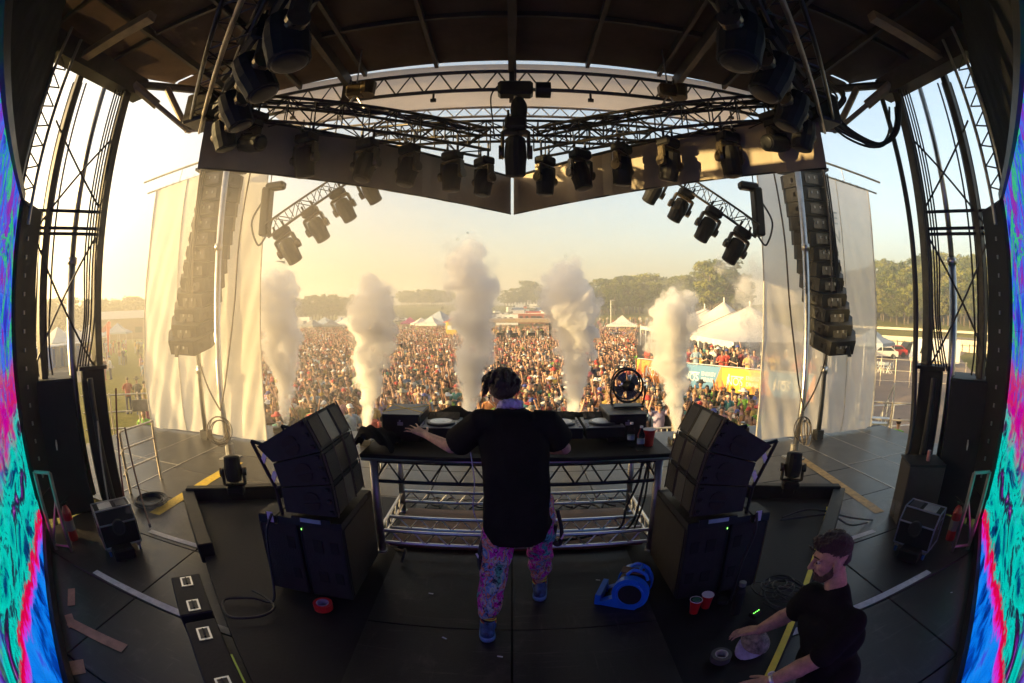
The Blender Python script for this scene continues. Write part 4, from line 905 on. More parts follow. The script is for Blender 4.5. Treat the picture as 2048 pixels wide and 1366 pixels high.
# ------------------------------------------------------------ monitor stacks beside the booth
MONSIDE = mat('cabinet_side', (.02, .0195, .02), .62, var=.3, scale=14, bump=.5, bscale=120, spec=.25)
def stacks(s):
    sd = 'left' if s < 0 else 'right'
    ox = 0.04 if s > 0 else 0
    def X(x): return s * (-x) + ox
    def flip(poly): return poly if s < 0 else poly[::-1]
    Mxz = Matrix(((1, 0, 0, 0), (0, 0, 1, 0), (0, 1, 0, 0), (0, 0, 0, 1)))     # prism in x,z, extruded along y
    for k, (a, c) in enumerate(((-1.86, -1.53), (-1.51, -1.17))):
        lab = 'tall black bass cabinet in the %s monitor stack, on the side %s' % (sd, 'away from the table' if k == 0 else 'next to the table')
        t = empty('bass_cabinet', lab, 'speaker', ((X(a) + X(c)) / 2, 3.12, RT), group='bass cabinets')
        b = MB(); b.bbox((0, 0, .33), (abs(c - a), .76, .64), .012); b.build('cabinet', MONSIDE, t)
        # handles cut in the near end
        for (x, z, sx, sz) in ((-.04, .47, .085, .11), (.09, .47, .07, .1), (-.04, .2, .085, .1), (.09, .2, .07, .1)):
            if k == 0 and x < 0: continue
            b = MB(); b.bbox((x if s < 0 else -x, -.381, z), (sx, .012, sz), .012); b.build('handle_recess', mat('recess_black', (.004, .004, .004), .9), t)
        if k == 1: b = MB(); b.box((X(0) * 0 + s * .155, -.383, .6), (.008, .004, .012)); m = bpy.data.materials.new('green_led'); m.use_nodes = True; p = m.node_tree.nodes['Principled BSDF']; p.inputs['Emission Color'].default_value = (.2, 1, .1, 1); p.inputs['Emission Strength'].default_value = 1.2; b.build('status_light', m, t)
        b = MB(); b.box(((-s) * (abs(c - a) / 2 + .004), 0, .33), (.01, .7, .58)); b.build('front_grille', GRILLE, t)
        for e in (-1, 1):
            b = MB(); b.box((e * (abs(c - a) / 2 - .008), -.383, .33), (.012, .006, .62)); b.build('edge_trim', mat('edge_dark_yellow', (.09, .075, .02), .5) if (s > 0 and e > 0 and k == 0) else BLACKM, t)
    # three curved array boxes on top
    t = empty('monitor_array', 'three black array boxes splayed upward on the %s bass cabinets' % sd, 'speaker', (X(-1.5), 2.95, RT + .66), group='splayed monitor arrays')
    t.location = (0, 0, 0)
    quads = [[(-1.72, 1.78), (-1.33, 2.0), (-1.22, 1.785), (-1.6, 1.675)], [(-1.6, 1.67), (-1.22, 1.78), (-1.17, 1.565), (-1.56, 1.505)], [(-1.56, 1.50), (-1.17, 1.56), (-1.15, 1.325), (-1.55, 1.315)]]
    for qd in quads:
        cx = sum(p[0] for p in qd) / 4; cz = sum(p[1] for p in qd) / 4
        poly = [(X(cx + (p[0] - cx) * .985), cz + (p[1] - cz) * .975) for p in qd]
        b = MB(); b.prism(flip(poly), 2.65, 3.24, Mxz); k = b.build('array_box', MONSIDE, t)
        # the round handle with a bar across it
        ang = math.atan2(qd[1][1] - qd[0][1], qd[1][0] - qd[0][0]) * (1 if s < 0 else -1); M = Matrix.Translation((X(cx + .03), 2.648, cz)) @ Matrix.Rotation(-ang, 4, 'Y') @ Matrix.Rotation(math.pi / 2, 4, 'X')
        for sg in (-1, 1):
            q = MB(); pts = [(.062 * math.cos(a), sg * (.012 + .055 * math.sin(a))) for a in np.linspace(0, math.pi, 12)]; q.prism(pts if sg > 0 else pts[::-1], -.003, .006, M); q.build('handle_recess', mat('recess_brown', (.012, .008, .005), .8), k)
        # front face: two grilles and the horn between
        f1 = Vector((X(qd[1][0]), 0, qd[1][1])); f2 = Vector((X(qd[2][0]), 0, qd[2][1])); dv = f2 - f1; nrm = Vector((dv.z, 0, -dv.x)).normalized(); nrm = nrm if nrm.x * -s > 0 else -nrm
        for (ya, yb, mm, nm, off) in ((2.68, 2.84, GRILLE, 'front_grille', .004), (2.865, 3.02, mat('horn_flare', (.035, .03, .024), .35, .1), 'horn', -.0), (3.05, 3.21, GRILLE, 'front_grille', .004)):
            q = MB(); a = f1.lerp(f2, .1) + nrm * off; c = f1.lerp(f2, .92) + nrm * off
            dpt = .012; P = [a + Vector((0, ya, 0)), c + Vector((0, ya, 0)), c + Vector((0, yb, 0)), a + Vector((0, yb, 0))]; P2 = [p + nrm * dpt for p in P]
            q.add(P + P2, [(0, 1, 2, 3), (7, 6, 5, 4), (0, 4, 5, 1), (1, 5, 6, 2), (2, 6, 7, 3), (3, 7, 4, 0)]); q.build(nm, mm, k)
        q = MB()
        for e in (2.655, 2.855, 3.035, 3.232): q.tube([f1 + nrm * .012 + Vector((0, e, 0)), f2 + nrm * .012 + Vector((0, e, 0))], .006, 5)
        q.build('trim_rail', mat('olive_trim', (.06, .05, .03), .4, .4), k)
        q = MB()
        for u in (.15, .5, .85): q.bbox(f1.lerp(f2, u) + Vector((s * .03, 2.642, 0)), (.03, .02, .025), .004)
        q.build('rigging_pin', BLACKM, k)['kind'] = 'stuff'
    q = MB(); r1 = Vector((X(-1.79), 2.7, 1.80)); r2 = Vector((X(-1.63), 2.7, 1.47)); r3 = Vector((X(-1.61), 2.7, 1.26))
    for e in (0, .48): q.tube([r1 + Vector((0, e, 0)), r2 + Vector((0, e, 0)), r3 + Vector((0, e, 0))], .014, 6); q.tube([r1 + Vector((0, e, 0)), Vector((X(-1.70), 2.7 + e, 1.785))], .013, 6); q.tube([r2 + Vector((0, e, 0)), Vector((X(-1.56), 2.7 + e, 1.5))], .012, 6)
    q.build('rigging_frame', BLACKM, t)
    for u in (.35, .75): q = MB(); q.box(r1.lerp(r2, u) + Vector((-s * .035, -.0, .0)), (.035, .01, .09), Euler((0, s * -.45, 0))); q.build('rigging_plate', WHITE, t)
    q = MB(); q.box((X(-1.38), 2.95, 1.25), (.5, .6, .05)); q.box((X(-1.36), 2.655, 1.27), (.3, .02, .05)); q.build('base_frame', BLACKM, t)
    q = MB(); q.box((X(-1.36), 2.643, 1.275), (.16, .004, .03)); q.build('rating_plate', STEEL, t)
    q = MB(); q.bbox((X(-1.72), 2.75, 1.24), (.16, .22, .07), .01); q.box((X(-1.69), 2.635, 1.26), (.05, .008, .09)); o = q.build('connector_box', BLACKM, t)
    q = MB(); q.box((X(-1.68), 2.628, 1.27), (.05, .003, .08)); q.build('paper_tag', mat('violet_paper', (.5, .48, .6), .7), t)
    q = MB()
    if s < 0: q.tube(spline([(-1.66, 2.63, 1.3), (-1.72, 2.6, 1.15), (-1.74, 2.58, .85), (-1.76, 2.52, .58), (-1.95, 2.5, .57), (-2.15, 2.38, .57), (-2.0, 2.2, .57), (-1.78, 2.3, .57), (-1.72, 2.45, .57), (-1.85, 2.55, .57), (-2.0, 2.6, .57)]), .011, 6)
    else: q.tube(spline([(X(-1.66), 2.63, 1.3), (X(-1.66), 2.6, 1.15), (X(-1.6), 2.6, .9), (X(-1.58), 2.6, .57)]), .011, 6)
    o = q.build('signal_cable', CABLE); tag(o, 'black cable running down from the %s array boxes%s' % (sd, ' and looping on the riser' if s < 0 else ''), 'cable')
for s in (-1, 1): stacks(s)
def floor_lamps():
    for s, px, py in ((-1, 478, 1010), (1, 1575, 1000)):
        p = gz(px, py, RT); o = lamp_proto('stage_light', 'black moving lamp standing on the %s corner of the riser' % ('left' if s < 0 else 'right'), None, tilt=.15); o.rotation_euler = (math.pi, 0, s * -.5 + math.pi); o.scale = (.72, .78, .68); o.location = (p.x, p.y, RT + .125)
        for k in o.children: pass
floor_lamps()

# ------------------------------------------------------------ things on the riser and stage floor
def blower():
    p = gz(1262, 1202, RT); t = empty('air_mover', 'bright blue snail shaped air blower on the riser floor', 'blower', p, (0, 0, R(-25)))
    t.scale = (.82, .82, .82)
    BL = mat('blue_plastic', (.01, .17, .72), .38, var=.12, scale=12); DK = mat('blower_black', (.01, .01, .012), .6)
    prof = []
    for k in range(26):
        a = R(-95 + k * 12.5); r = .13 + .035 * (k / 25); prof.append((r * math.cos(a), r * math.sin(a)))
    spir = prof + [(-.03, .24), (.02, .26)] 
    # scroll housing: round body with outlet snout, axis along local y
    Mx = Matrix.Translation((0, 0, .175)) @ Matrix.Rotation(R(90), 4, 'X')
    b = MB(); ring = [(.165 * math.cos(a), .165 * math.sin(a)) for a in np.linspace(R(-60), R(205), 22)]; poly = ring + [(-.26, -.13), (-.26, -.165), (-.05, -.172), (.06, -.168)]
    for (z0, z1, nm) in ((-.15, -.075, 'housing'), (.075, .15, 'housing')): b = MB(); b.prism(poly, z0, z1, Mx); b.build(nm, BL, t)
    b = MB(); b.prism([(x * .9, y * .9) for x, y in poly], -.075, .075, Mx); b.build('core', DK, t)
    for z in (-.152, .152):
        b = MB(); b.lathe([(.115, -.004), (.115, .004)], 26, Mx @ Matrix.Translation((0, 0, z))); b.build('inlet', DK, t)
        b = MB(); b.torus((0, 0, 0), .118, .014, 26, 6); 
        for v in range(len(b.v)): b.v[v] = tuple(Mx @ (Vector(b.v[v]) + Vector((0, 0, z))))
        b.build('inlet_ring', BL, t)
    b = MB(); b.tube(spline([(-.06, -.06, .33), (-.0, -.06, .39), (.1, -.06, .36), (.13, -.06, .3)], 4), .016, 8); b.tube(spline([(-.06, .06, .33), (-.0, .06, .39), (.1, .06, .36), (.13, .06, .3)], 4), .016, 8); b.tube([(.05, -.06, .385), (.05, .06, .385)], .016, 8); b.build('handle', BL, t)
    b = MB(); b.box((-.285, 0, .06), (.05, .3, .11)); b.box((-.312, 0, .06), (.004, .27, .085), None, 1); b.build('outlet', [BL, DK], t)
    b = MB(); b.box((.05, -.153, .27), (.05, .004, .03)); b.build('white_mark', WHITE, t)
    b = MB(); b.box((-.02, 0, .345), (.2, .1, .012)); b.build('brown_strap', mat('brown_strap', (.16, .1, .06), .7), t)
blower()
def small_things():
    b = MB(); b.lathe([(.05, 0), (.075, 0), (.075, .05), (.05, .05), (.05, 0)], 28); t = empty('tape_roll', 'red roll of tape lying by the left bass cabinets', 'tape', (-1.37, 2.6, RT)); b.build('tape_wound', REDC, t); b = MB(); b.lathe([(.042, .001), (.05, .001), (.05, .051), (.042, .051), (.042, .001)], 24); b.build('core', mat('violet_card', (.32, .3, .45), .7), t)
    p = gz(1440, 1318, RT); t = empty('tape_roll', 'grey roll of tape lying near the camouflage cap', 'tape', p); b = MB(); b.lathe([(.045, 0), (.07, 0), (.07, .048), (.045, .048), (.045, 0)], 28); b.build('tape_wound', mat('grey_gaffer', (.07, .07, .07), .5), t); b = MB(); b.lathe([(.038, .001), (.045, .001), (.045, .049), (.038, .049), (.038, .001)], 24); b.build('core', mat('card_white', (.5, .5, .48), .7), t)
    # cap
    p = gz(1508, 1290, RT); t = empty('cap', 'mottled grey and tan baseball cap lying on the riser edge', 'cap', p, (R(-14), R(10), R(205)))
    t.scale = (1.15, 1.15, .95); t.location.z += .02
    CAMO = mat('camouflage_cloth', (.24, .2, .17), .9, var=.75, scale=28)
    vs, fs = grid_mesh(20, 8, lambda u, v: (.085 * math.cos(2 * math.pi * u) * math.cos(v * math.pi / 2), .1 * math.sin(2 * math.pi * u) * math.cos(v * math.pi / 2), .105 * math.sin(v * math.pi / 2) + .004 * math.sin(u * 40))); MB().add(vs, fs).build('crown', CAMO, t, True)
    vs, fs = grid_mesh(12, 5, lambda u, v: ((.085 + .0 * v) * math.cos(math.pi * (u - .5)) * (1 + .85 * v * (math.cos(math.pi * (u - .5)) ** .6 if math.cos(math.pi * (u - .5)) > 0 else 0)), .092 * math.sin(math.pi * (u - .5)), .012 - .02 * v * abs(u - .5) * 2)); q = MB().add(vs, fs); q.add([(a, b_, c - .006) for a, b_, c in vs], [tuple(reversed(f)) for f in fs]); q.build('brim', mat('cap_brim_lilac', (.42, .4, .55), .9, var=.3, scale=25), t, True)
    # dark bottle, headset, phone etc near the right stack
    p = gz(1470, 1225, RT); t = empty('thermos', 'black flask standing on the riser by the right stack', 'flask', p); b = MB(); b.lathe([(.04, 0), (.042, .01), (.042, .2), (.03, .225), (.03, .25)], 16); b.build('flask_body', BODY, t); b = MB(); b.lathe([(.028, .25), (.028, .28)], 14); b.build('lid', STEEL, t)
    p = gz(1455, 1195, RT); t = empty('headset', 'black headset lying beside the flask', 'headset', p, (0, 0, .6))
    b = MB(); b.tube([(.09 * math.cos(a), .09 * math.sin(a), .02) for a in np.linspace(0, math.pi, 12)], .008, 6); b.build('headband', BODY, t)
    for e in (-1, 1): b = MB(); b.lathe([(.04, 0), (.045, .02), (.04, .04)], 14, Matrix.Translation((e * .09, -.01, 0))); b.build('ear_cup', RUBBER, t)
    p = gz(1510, 1232, RT); t = empty('radio_pack', 'small black gadget with green lights on the riser near the cap', 'gadget', p, (0, 0, .4)); b = MB(); b.bbox((0, 0, .02), (.1, .07, .04), .006); b.build('pack_body', BODY, t)
    m = MATS.get('green_led') or bpy.data.materials['green_led']; b = MB()
    for k in range(4): b.box((-.03 + k * .02, -.0, .042), (.006, .006, .003))
    b.build('status_light', m, t)
    b = MB(); c = gz(1560, 1190, RT)
    for k in range(9):
        rr = .1 + .02 * (k % 5); ctr = c + Vector((random.uniform(-.12, .12), random.uniform(-.12, .12), .015 + .008 * k)); tl = Euler((random.uniform(-.25, .25), random.uniform(-.25, .25), 0)).to_matrix(); b.torus(ctr, rr, .006, 22, 5, tl)
    b.tube(spline([c + Vector((.2, .1, .01)), c + Vector((.3, -.1, .01)), c + Vector((.1, -.3, .01)), c + Vector((-.1, -.25, .01)), c + Vector((-.2, -.05, .02))]), .007, 5)
    o = b.build('cable_coil', CABLE); tag(o, 'tangle of black cables on the riser beside the right bass cabinets', 'cable')
    b = MB(); b.tube(spline([gz(1565, 1035, RT + .01), gz(1610, 1020, RT + .01), gz(1650, 1022, RT + .02), gz(1700, 1035, RT - .2), gz(1745, 1040, .01)]), .012, 5); b.tube(spline([gz(1560, 1040, RT + .01), gz(1600, 1035, RT + .01), gz(1660, 1030, RT + .02), gz(1700, 1050, .2), gz(1735, 1045, .01)]), .012, 5)
    o = b.build('floor_cable', CABLE); tag(o, 'two black cables running off the right corner of the riser', 'cable')
    b = MB(); a = gz(800, 1110, RT); b.tube(spline([a + Vector((-.2, .2, .01)), a + Vector((0, .05, .02)), a + Vector((.08, -.1, .12)), a + Vector((.05, -.16, .02))]), .012, 6); o = b.build('floor_cable', CABLE); tag(o, 'bent black cable end on the riser between the left stack and the DJ', 'cable')
    b = MB(); b.tube(spline([(1.12, 3.7, 1.45), (1.1, 3.72, 1.2), (1.02, 3.75, .95), (.95, 3.7, .75), (.6, 3.62, .72), (.3, 3.6, .7)]), .012, 5); b.tube(spline([(1.18, 3.7, 1.45), (1.14, 3.72, 1.1), (1.1, 3.75, .8), (1.05, 3.9, .6)]), .012, 5); b.tube(spline([(1.2, 3.75, 1.45), (1.2, 3.8, 1.0), (1.15, 3.9, .62)]), .01, 5); o = b.build('table_cable', CABLE); tag(o, 'black cables hanging down at the right end of the truss table', 'cable')
    b = MB()
    for k in range(14):
        x0 = -1.1 + .16 * k; b.tube(spline([(x0, 4.62, .56), (x0 + .1, 4.75 + .1 * math.sin(k), .6), (x0 + .25, 4.66, .57), (x0 + .32, 4.6 + .1 * math.cos(k * 2), .56)], 4), .011, 5)
    o = b.build('cable_heap', CABLE); tag(o, 'long heap of black cables on the riser behind the truss table', 'cable')
    lbs = ['slip between the left stack and the DJ', 'slip a step behind the DJ, nearer the left stack', 'slip lying behind the rear foot of the DJ', 'slip near the blue blower', 'slip on the floor by the right screen']
    for (px, py, z), lb in zip(((862, 1187, RT), (889, 1276, RT), (1000, 1313, RT), (1196, 1160, RT), (1903, 1185, 0)), lbs):
        p = gz(px, py, z + .007); b = MB(); b.box((0, 0, 0), (.035, .012, .002), Euler((0, .06, random.uniform(-.6, .3)))); o = b.build('paper_slip', WHITE); o.location = p; tag(o, 'white paper ' + lb, 'paper slip')
small_things()
def haze_machine(s):
    sd = 'left' if s < 0 else 'right'
    c = Vector((s * 4.72, 3.15, 0)) if s > 0 else Vector((-4.62, 3.3, 0))
    t = empty('haze_machine', 'haze machine in a wheeled flight case frame blowing mist, %s side of stage' % sd, 'haze machine', c, (0, 0, s * .35 if s > 0 else -.5))
    BLU = mat('blue_grey_edge', (.2, .22, .33), .4, .6)
    t.scale = (.88, .88, .88)
    w_, d_, h_ = .46, .6, .52
    x0 = -s     # outlet points to the stage centre
    b = MB(); prof = [(-w_ / 2 * 1, .14), (w_ / 2, .14), (w_ / 2, h_ + .1), (-w_ / 2 + .14, h_ + .1), (-w_ / 2, h_ - .06)]
    Mz = Matrix(((s, 0, 0, 0), (0, 0, 1, 0), (0, 1, 0, 0), (0, 0, 0, 1)))
    b.prism(prof if s > 0 else prof[::-1], -d_ / 2, d_ / 2, Mz); b.build('case_body', BLACK, t)
    b = MB()
    for y in (-d_ / 2 - .004, d_ / 2 + .004):
        for i in range(5): a, q = prof[i], prof[(i + 1) % 5]; b.tube([(s * a[0], y, a[1]), (s * q[0], y, q[1])], .013, 6)
    for a in prof: b.tube([(s * a[0], -d_ / 2, a[1]), (s * a[0], d_ / 2, a[1])], .013, 6)
    b.build('edge_frame', BLU if s > 0 else ALU, t)
    b = MB(); b.box((s * .06, -.1, h_ + .106), (.24, .22, .012)); b.build('lid_panel', mat('pale_lid', (.4, .4, .42), .35, .5), t)
    b = MB(); b.box((s * .06, .17, h_ + .106), (.24, .18, .012)); b.build('lid_panel', mat('dark_lid', (.06, .06, .07), .35, .3), t)
    b = MB(); b.box((s * .1, -d_ / 2 - .008, h_ - .08), (.15, .01, .13)); b.build('side_plate', BLU, t); b = MB(); b.box((s * .1, -d_ / 2 - .0145, h_ - .08), (.12, .006, .1)); b.build('side_dish', BLACK, t)
    b = MB(); M = Matrix.Translation((s * (-w_ / 2 - .03), 0, h_ - .1)) @ Matrix.Rotation(math.pi / 2, 4, 'Y'); b.lathe([(.1, -.04), (.1, .04)], 16, M); b.torus((s * (-w_ / 2 - .07), 0, h_ - .1), .1, .012, 20, 6, Euler((0, math.pi / 2, 0)).to_matrix()); b.build('outlet', RUBBER, t)
    for x in (-1, 1):
        for y in (-1, 1):
            p = Vector((x * w_ * .42, y * d_ * .42, 0)); b = MB(); b.box(p + Vector((0, 0, .115)), (.07, .07, .05)); k = b.build('castor', STEEL, t); b = MB(); b.lathe([(.05, -.016), (.05, .016)], 16, Matrix.Translation(p + Vector((0, 0, .05))) @ Matrix.Rotation(math.pi / 2, 4, 'X')); b.build('wheel', mat('blue_wheel', (.03, .1, .3), .5), k)
    b = MB(); b.bbox((s * (-w_ / 2 - .13), -.05, .1), (.2, .34, .16), .02); b.build('fluid_tray', BLACKM, t)
for s in (-1, 1): haze_machine(s)
def mist(s):
    c = Vector((s * 4.25, 3.25, .62)); vs = []
    b = MB(); pts = [(c + Vector((-s * .75 * u, .25 * u + .05 * math.sin(u * 9), .03 * math.sin(u * 7) - .05 * u)), .07 + .16 * u) for u in np.linspace(0, 1, 9)]
    b.tube([p for p, r in pts], [r for p, r in pts], 14); o = b.build('mist_puff', MISTM); tag(o, 'faint puff of mist leaving the %s haze machine' % ('left' if s < 0 else 'right'), 'mist')
def vol_mat(name, dens, col=(.97, .95, .93), aniso=.1, ns=3.0, lo=.35, hi=.6):
    m = bpy.data.materials.new(name); m.use_nodes = True; t = m.node_tree; t.nodes.remove(t.nodes['Principled BSDF'])
    v = t.nodes.new('ShaderNodeVolumePrincipled'); v.inputs['Color'].default_value = (*col, 1); v.inputs['Anisotropy'].default_value = aniso
    n = t.nodes.new('ShaderNodeTexNoise'); n.inputs['Scale'].default_value = ns; n.inputs['Detail'].default_value = 4; tc = t.nodes.new('ShaderNodeTexCoord'); t.links.new(tc.outputs['Object'], n.inputs['Vector'])
    mr = t.nodes.new('ShaderNodeMapRange'); mr.inputs[1].default_value = lo; mr.inputs[2].default_value = hi; mr.inputs[3].default_value = dens * .12; mr.inputs[4].default_value = dens; t.links.new(n.outputs['Fac'], mr.inputs[0]); t.links.new(mr.outputs[0], v.inputs['Density'])
    t.links.new(v.outputs[0], t.nodes['Material Output'].inputs['Volume']); return m
MISTM = vol_mat('thin_mist', .9, ns=5, lo=.42, hi=.7)
for s in (-1, 1): mist(s)
def extinguishers():
    for s in (-1, 1):
        p = Vector((s * 5.45, 3.0, 0)); t = empty('fire_extinguisher', 'red fire extinguisher standing in the dark by the %s tower base' % ('left' if s < 0 else 'right'), 'extinguisher', p)
        b = MB(); b.lathe([(.07, 0), (.075, .02), (.075, .38), (.05, .44), (.025, .47)], 16); b.build('cylinder_body', mat('dark_red_paint', (.35, .015, .012), .35), t); b = MB(); b.lathe([(.0765, .14), (.0765, .28)], 16); b.build('instruction_label', mat('pale_label', (.22, .2, .19), .5), t)
        b = MB(); b.box((0, 0, .49), (.03, .12, .03)); b.box((0, .04, .53), (.025, .14, .015), Euler((.3, 0, 0))); b.build('valve', BLACKM, t); b = MB(); b.tube(spline([(0, -.04, .49), (0, -.13, .45), (0, -.11, .25), (0, -.09, .15)]), .012, 6); b.build('hose', RUBBER, t)
extinguishers()
def left_clutter():
    p = gz(300, 1010, 0); t = empty('cable_pan', 'black pan and coiled cable left beside the yellow tape', 'cable pan', p); b = MB(); b.lathe([(.2, .02), (.24, .05), (.25, .1), (.23, .1), (.2, .05)], 20); b.build('pan', BLACKM, t); b = MB()
    for k in range(5): b.torus((.02 * k, .02 * (k % 2), .04 + .02 * k), .24 + .03 * (k % 3), .01, 22, 5)
    b.build('coil', CABLE, t)
    for k, (a, c, m, lab) in enumerate((((-5.35, 4.35, 1.75), (-4.92, 3.75, .02), mat('red_brown_handle', (.2, .05, .03), .6), 'broom with a red handle leaning on the left tower base'), ((-5.5, 4.0, 1.35), (-5.12, 3.6, .02), mat('pale_handle', (.3, .27, .22), .6), 'pale pole leaning against the left tower base'), ((-5.3, 4.4, 1.2), (-4.65, 3.95, .02), mat('brown_handle', (.2, .11, .06), .6), 'brown pole slanting from the left tower to the pan'))):
        a = Vector(a); c = Vector(c); t = empty('broom' if k == 0 else 'pole', lab, 'broom' if k == 0 else 'pole', c); b = MB(); b.tube([(0, 0, .03), a - c], .014, 8); b.build('handle', m, t)
        if k == 0: b = MB(); b.box((0, 0, .03), (.3, .07, .06)); b.build('brush_head', DRAPE, t)
        else: b = MB(); b.lathe([(.02, 0), (.02, .05)], 8); b.build('foot_cap', RUBBER, t)
    # low rail sections standing at the tower edge of the left wing
    t = empty('guard_rail', 'cream scaffold rail along the open edge of the left wing', 'railing', (-5.9, 5.0, 0))
    for y in (4.75, 5.6): b = MB(); b.tube([(0, y - 5, .0), (0, y - 5, 1.02)], .025, 8); b.build('post', mat('cream_tube', (.6, .52, .4), .4, .5), t)
    for z in (.4, .72, 1.0): b = MB(); b.tube([(.0, -.25, z), (.22, -.5, z)], .018, 6); b.tube([(0, -.25, z), (0, .6, z)], .018, 6); b.build('rail', MATS['cream_tube'], t)
    t = empty('wing_box', 'dark upright box on the right wing in front of the tower', 'box', (5.4, 3.85, 0)); b = MB(); b.bbox((0, 0, .42), (.62, .5, .84), .015, Euler((0, 0, -.55))); b.build('box_body', mat('brown_black_panel', (.03, .024, .02), .6, var=.3), t); b = MB(); b.box((0, 0, .852), (.63, .51, .02), Euler((0, 0, -.55))); b.build('lid', BLACK, t)
    t = empty('drink_can', 'small pink and white can on the dark box at right', 'can', (5.42, 3.78, .862)); b = MB(); b.lathe([(.03, 0), (.033, .01), (.033, .13), (.028, .14)], 14); b.build('can_body', mat('pink_can', (.5, .2, .2), .35, .4, var=.4), t); b = MB(); b.lathe([(.026, .14), (.026, .145)], 14); b.build('can_lid', ALU, t)
    b = MB(); b.tube(spline([(5.55, 4.55, 6.0), (5.62, 4.5, 4.0), (5.6, 4.45, 2.2), (5.52, 4.3, 1.2), (5.3, 4.15, .5), (5.15, 4.0, .03)]), .045, 8); o = b.build('feed_cable', CABLE); tag(o, 'thick black feed cable dropping beside the right tower to the floor', 'cable')
left_clutter()
# ------------------------------------------------------------ the two people on stage
def caps(b, a, c, r0, r1, n=14):
    """tapered limb with rounded ends"""
    a, c = Vector(a), Vector(c); d = (c - a); L = d.length or 1e-6; d.normalize()
    pts, rs = [], []
    for k in range(5): t = math.pi / 2 * (1 - k / 4); pts.append(a - d * r0 * math.sin(t)); rs.append(max(.0006, r0 * math.cos(t)))
    for k in range(1, 5): t = math.pi / 2 * k / 4; pts.append(c + d * r1 * math.sin(t)); rs.append(max(.0006, r1 * math.cos(t)))
    b.tube(pts, rs, n)
def chain(b, pts, rs, n=14):
    for i in range(len(pts) - 1): caps(b, pts[i], pts[i + 1], rs[i], rs[i + 1], n)
def fuse(b, name, mats, voxel, parent=None, smooth=4, fac=.5, disp=None):
    """melts the overlapping shapes into one continuous skin"""
    me = b.mesh(name + '_raw', mats[0] if isinstance(mats, list) else mats); o = bpy.data.objects.new(name + '_raw', me); COL.objects.link(o)
    m = o.modifiers.new('r', 'REMESH'); m.mode = 'VOXEL'; m.voxel_size = voxel
    if smooth: q = o.modifiers.new('s', 'SMOOTH'); q.iterations = smooth; q.factor = fac
    bpy.context.view_layer.update(); dg = bpy.context.evaluated_depsgraph_get(); out = bpy.data.meshes.new_from_object(o.evaluated_get(dg)); out.name = name
    bpy.data.objects.remove(o); bpy.data.meshes.remove(me)
    out.materials.clear()
    for mm in (mats if isinstance(mats, list) else [mats]): out.materials.append(mm)
    out.polygons.foreach_set('use_smooth', [True] * len(out.polygons))
    if disp:
        n = len(out.vertices); co = np.empty(n * 3); no = np.empty(n * 3); out.vertices.foreach_get('co', co); out.vertex_normals.foreach_get('vector', no); co = co.reshape(-1, 3); no = no.reshape(-1, 3)
        co = co + no * disp(co)[:, None]; out.vertices.foreach_set('co', co.reshape(-1)); out.update()
    return obj(name, out, parent)
def skin_mat(name, col):
    m = mat(name, col, .55, var=.3, scale=26, bump=.35, bscale=260, spec=.3); b = m.node_tree.nodes['Principled BSDF']; b.inputs['Subsurface Weight'].default_value = .12; b.inputs['Subsurface Radius'].default_value = (.012, .005, .003); return m
def hand(b, wrist, dirn, palm_n, size=.19, curl=.35, spread=.12, side=1, thumb_out=.9):
    """palm with four unequal bent fingers and a thumb leaving its side; palm_n points out of the back of the hand"""
    d = Vector(dirn).normalized(); n = Vector(palm_n); n = (n - d * n.dot(d)).normalized(); sd = d.cross(n).normalized() * side
    w_ = Vector(wrist); pl = size * .5
    for k in range(4):
        o = (k - 1.5) * size * .115; caps(b, w_ + sd * o * .55 + d * size * .06, w_ + d * pl + sd * o, size * .075, size * .062, 10)
    lens = [.43, .48, .45, .35]
    for k in range(4):
        o = (1.5 - k) * size * .115; base = w_ + d * pl + sd * o; L = lens[k] * size; dd = (d + sd * (1.5 - k) * spread).normalized(); p = base; r = size * .05
        for j in range(3):
            dd = (dd - n * math.tan(curl * (.5 + .35 * j))).normalized(); q = p + dd * L * (.45, .31, .24)[j]; caps(b, p, q, r, r * .88, 8); p = q; r *= .88
    tb = w_ + d * size * .12 + sd * size * .17; td = (d * (1 - .35 * thumb_out) + sd * thumb_out - n * .25).normalized(); p = tb
    for j, L in enumerate((.2, .17, .13)):
        q = p + td * L * size; caps(b, p, q, size * (.068 - .008 * j), size * (.06 - .008 * j), 8); p = q; td = (td + d * .22 - n * .12).normalized()
def head_into(b, M, feat=True):
    """skull, jaw, nose, brow, lips and ears; the face looks along local +y, origin at the middle of the head"""
    def E(c, r, sub=3): b.ico(M @ Vector(c), r, sub, M=M.to_3x3())
    E((0, -.012, .03), (.076, .095, .088)); E((0, .03, -.04), (.058, .06, .07)); E((0, .055, -.082), (.03, .026, .024)); E((0, .02, -.02), (.066, .066, .07))
    if feat:
        caps(b, M @ Vector((0, .088, .022)), M @ Vector((0, .116, -.022)), .009, .0145, 10); E((.011, .1, -.026), (.009, .011, .008), 2); E((-.011, .1, -.026), (.009, .011, .008), 2)
        for s in (-1, 1):
            caps(b, M @ Vector((s * .014, .089, .034)), M @ Vector((s * .048, .072, .032)), .0105, .008, 8); E((s * .04, .064, -.018), (.022, .022, .018), 2)
            E((s * .083, -.008, -.006), (.011, .021, .034), 2); E((s * .074, -.0, -.034), (.008, .012, .012), 2)
        caps(b, M @ Vector((-.017, .09, -.05)), M @ Vector((.017, .09, -.05)), .007, .007, 8); caps(b, M @ Vector((-.015, .088, -.061)), M @ Vector((.015, .088, -.061)), .0075, .0075, 8)
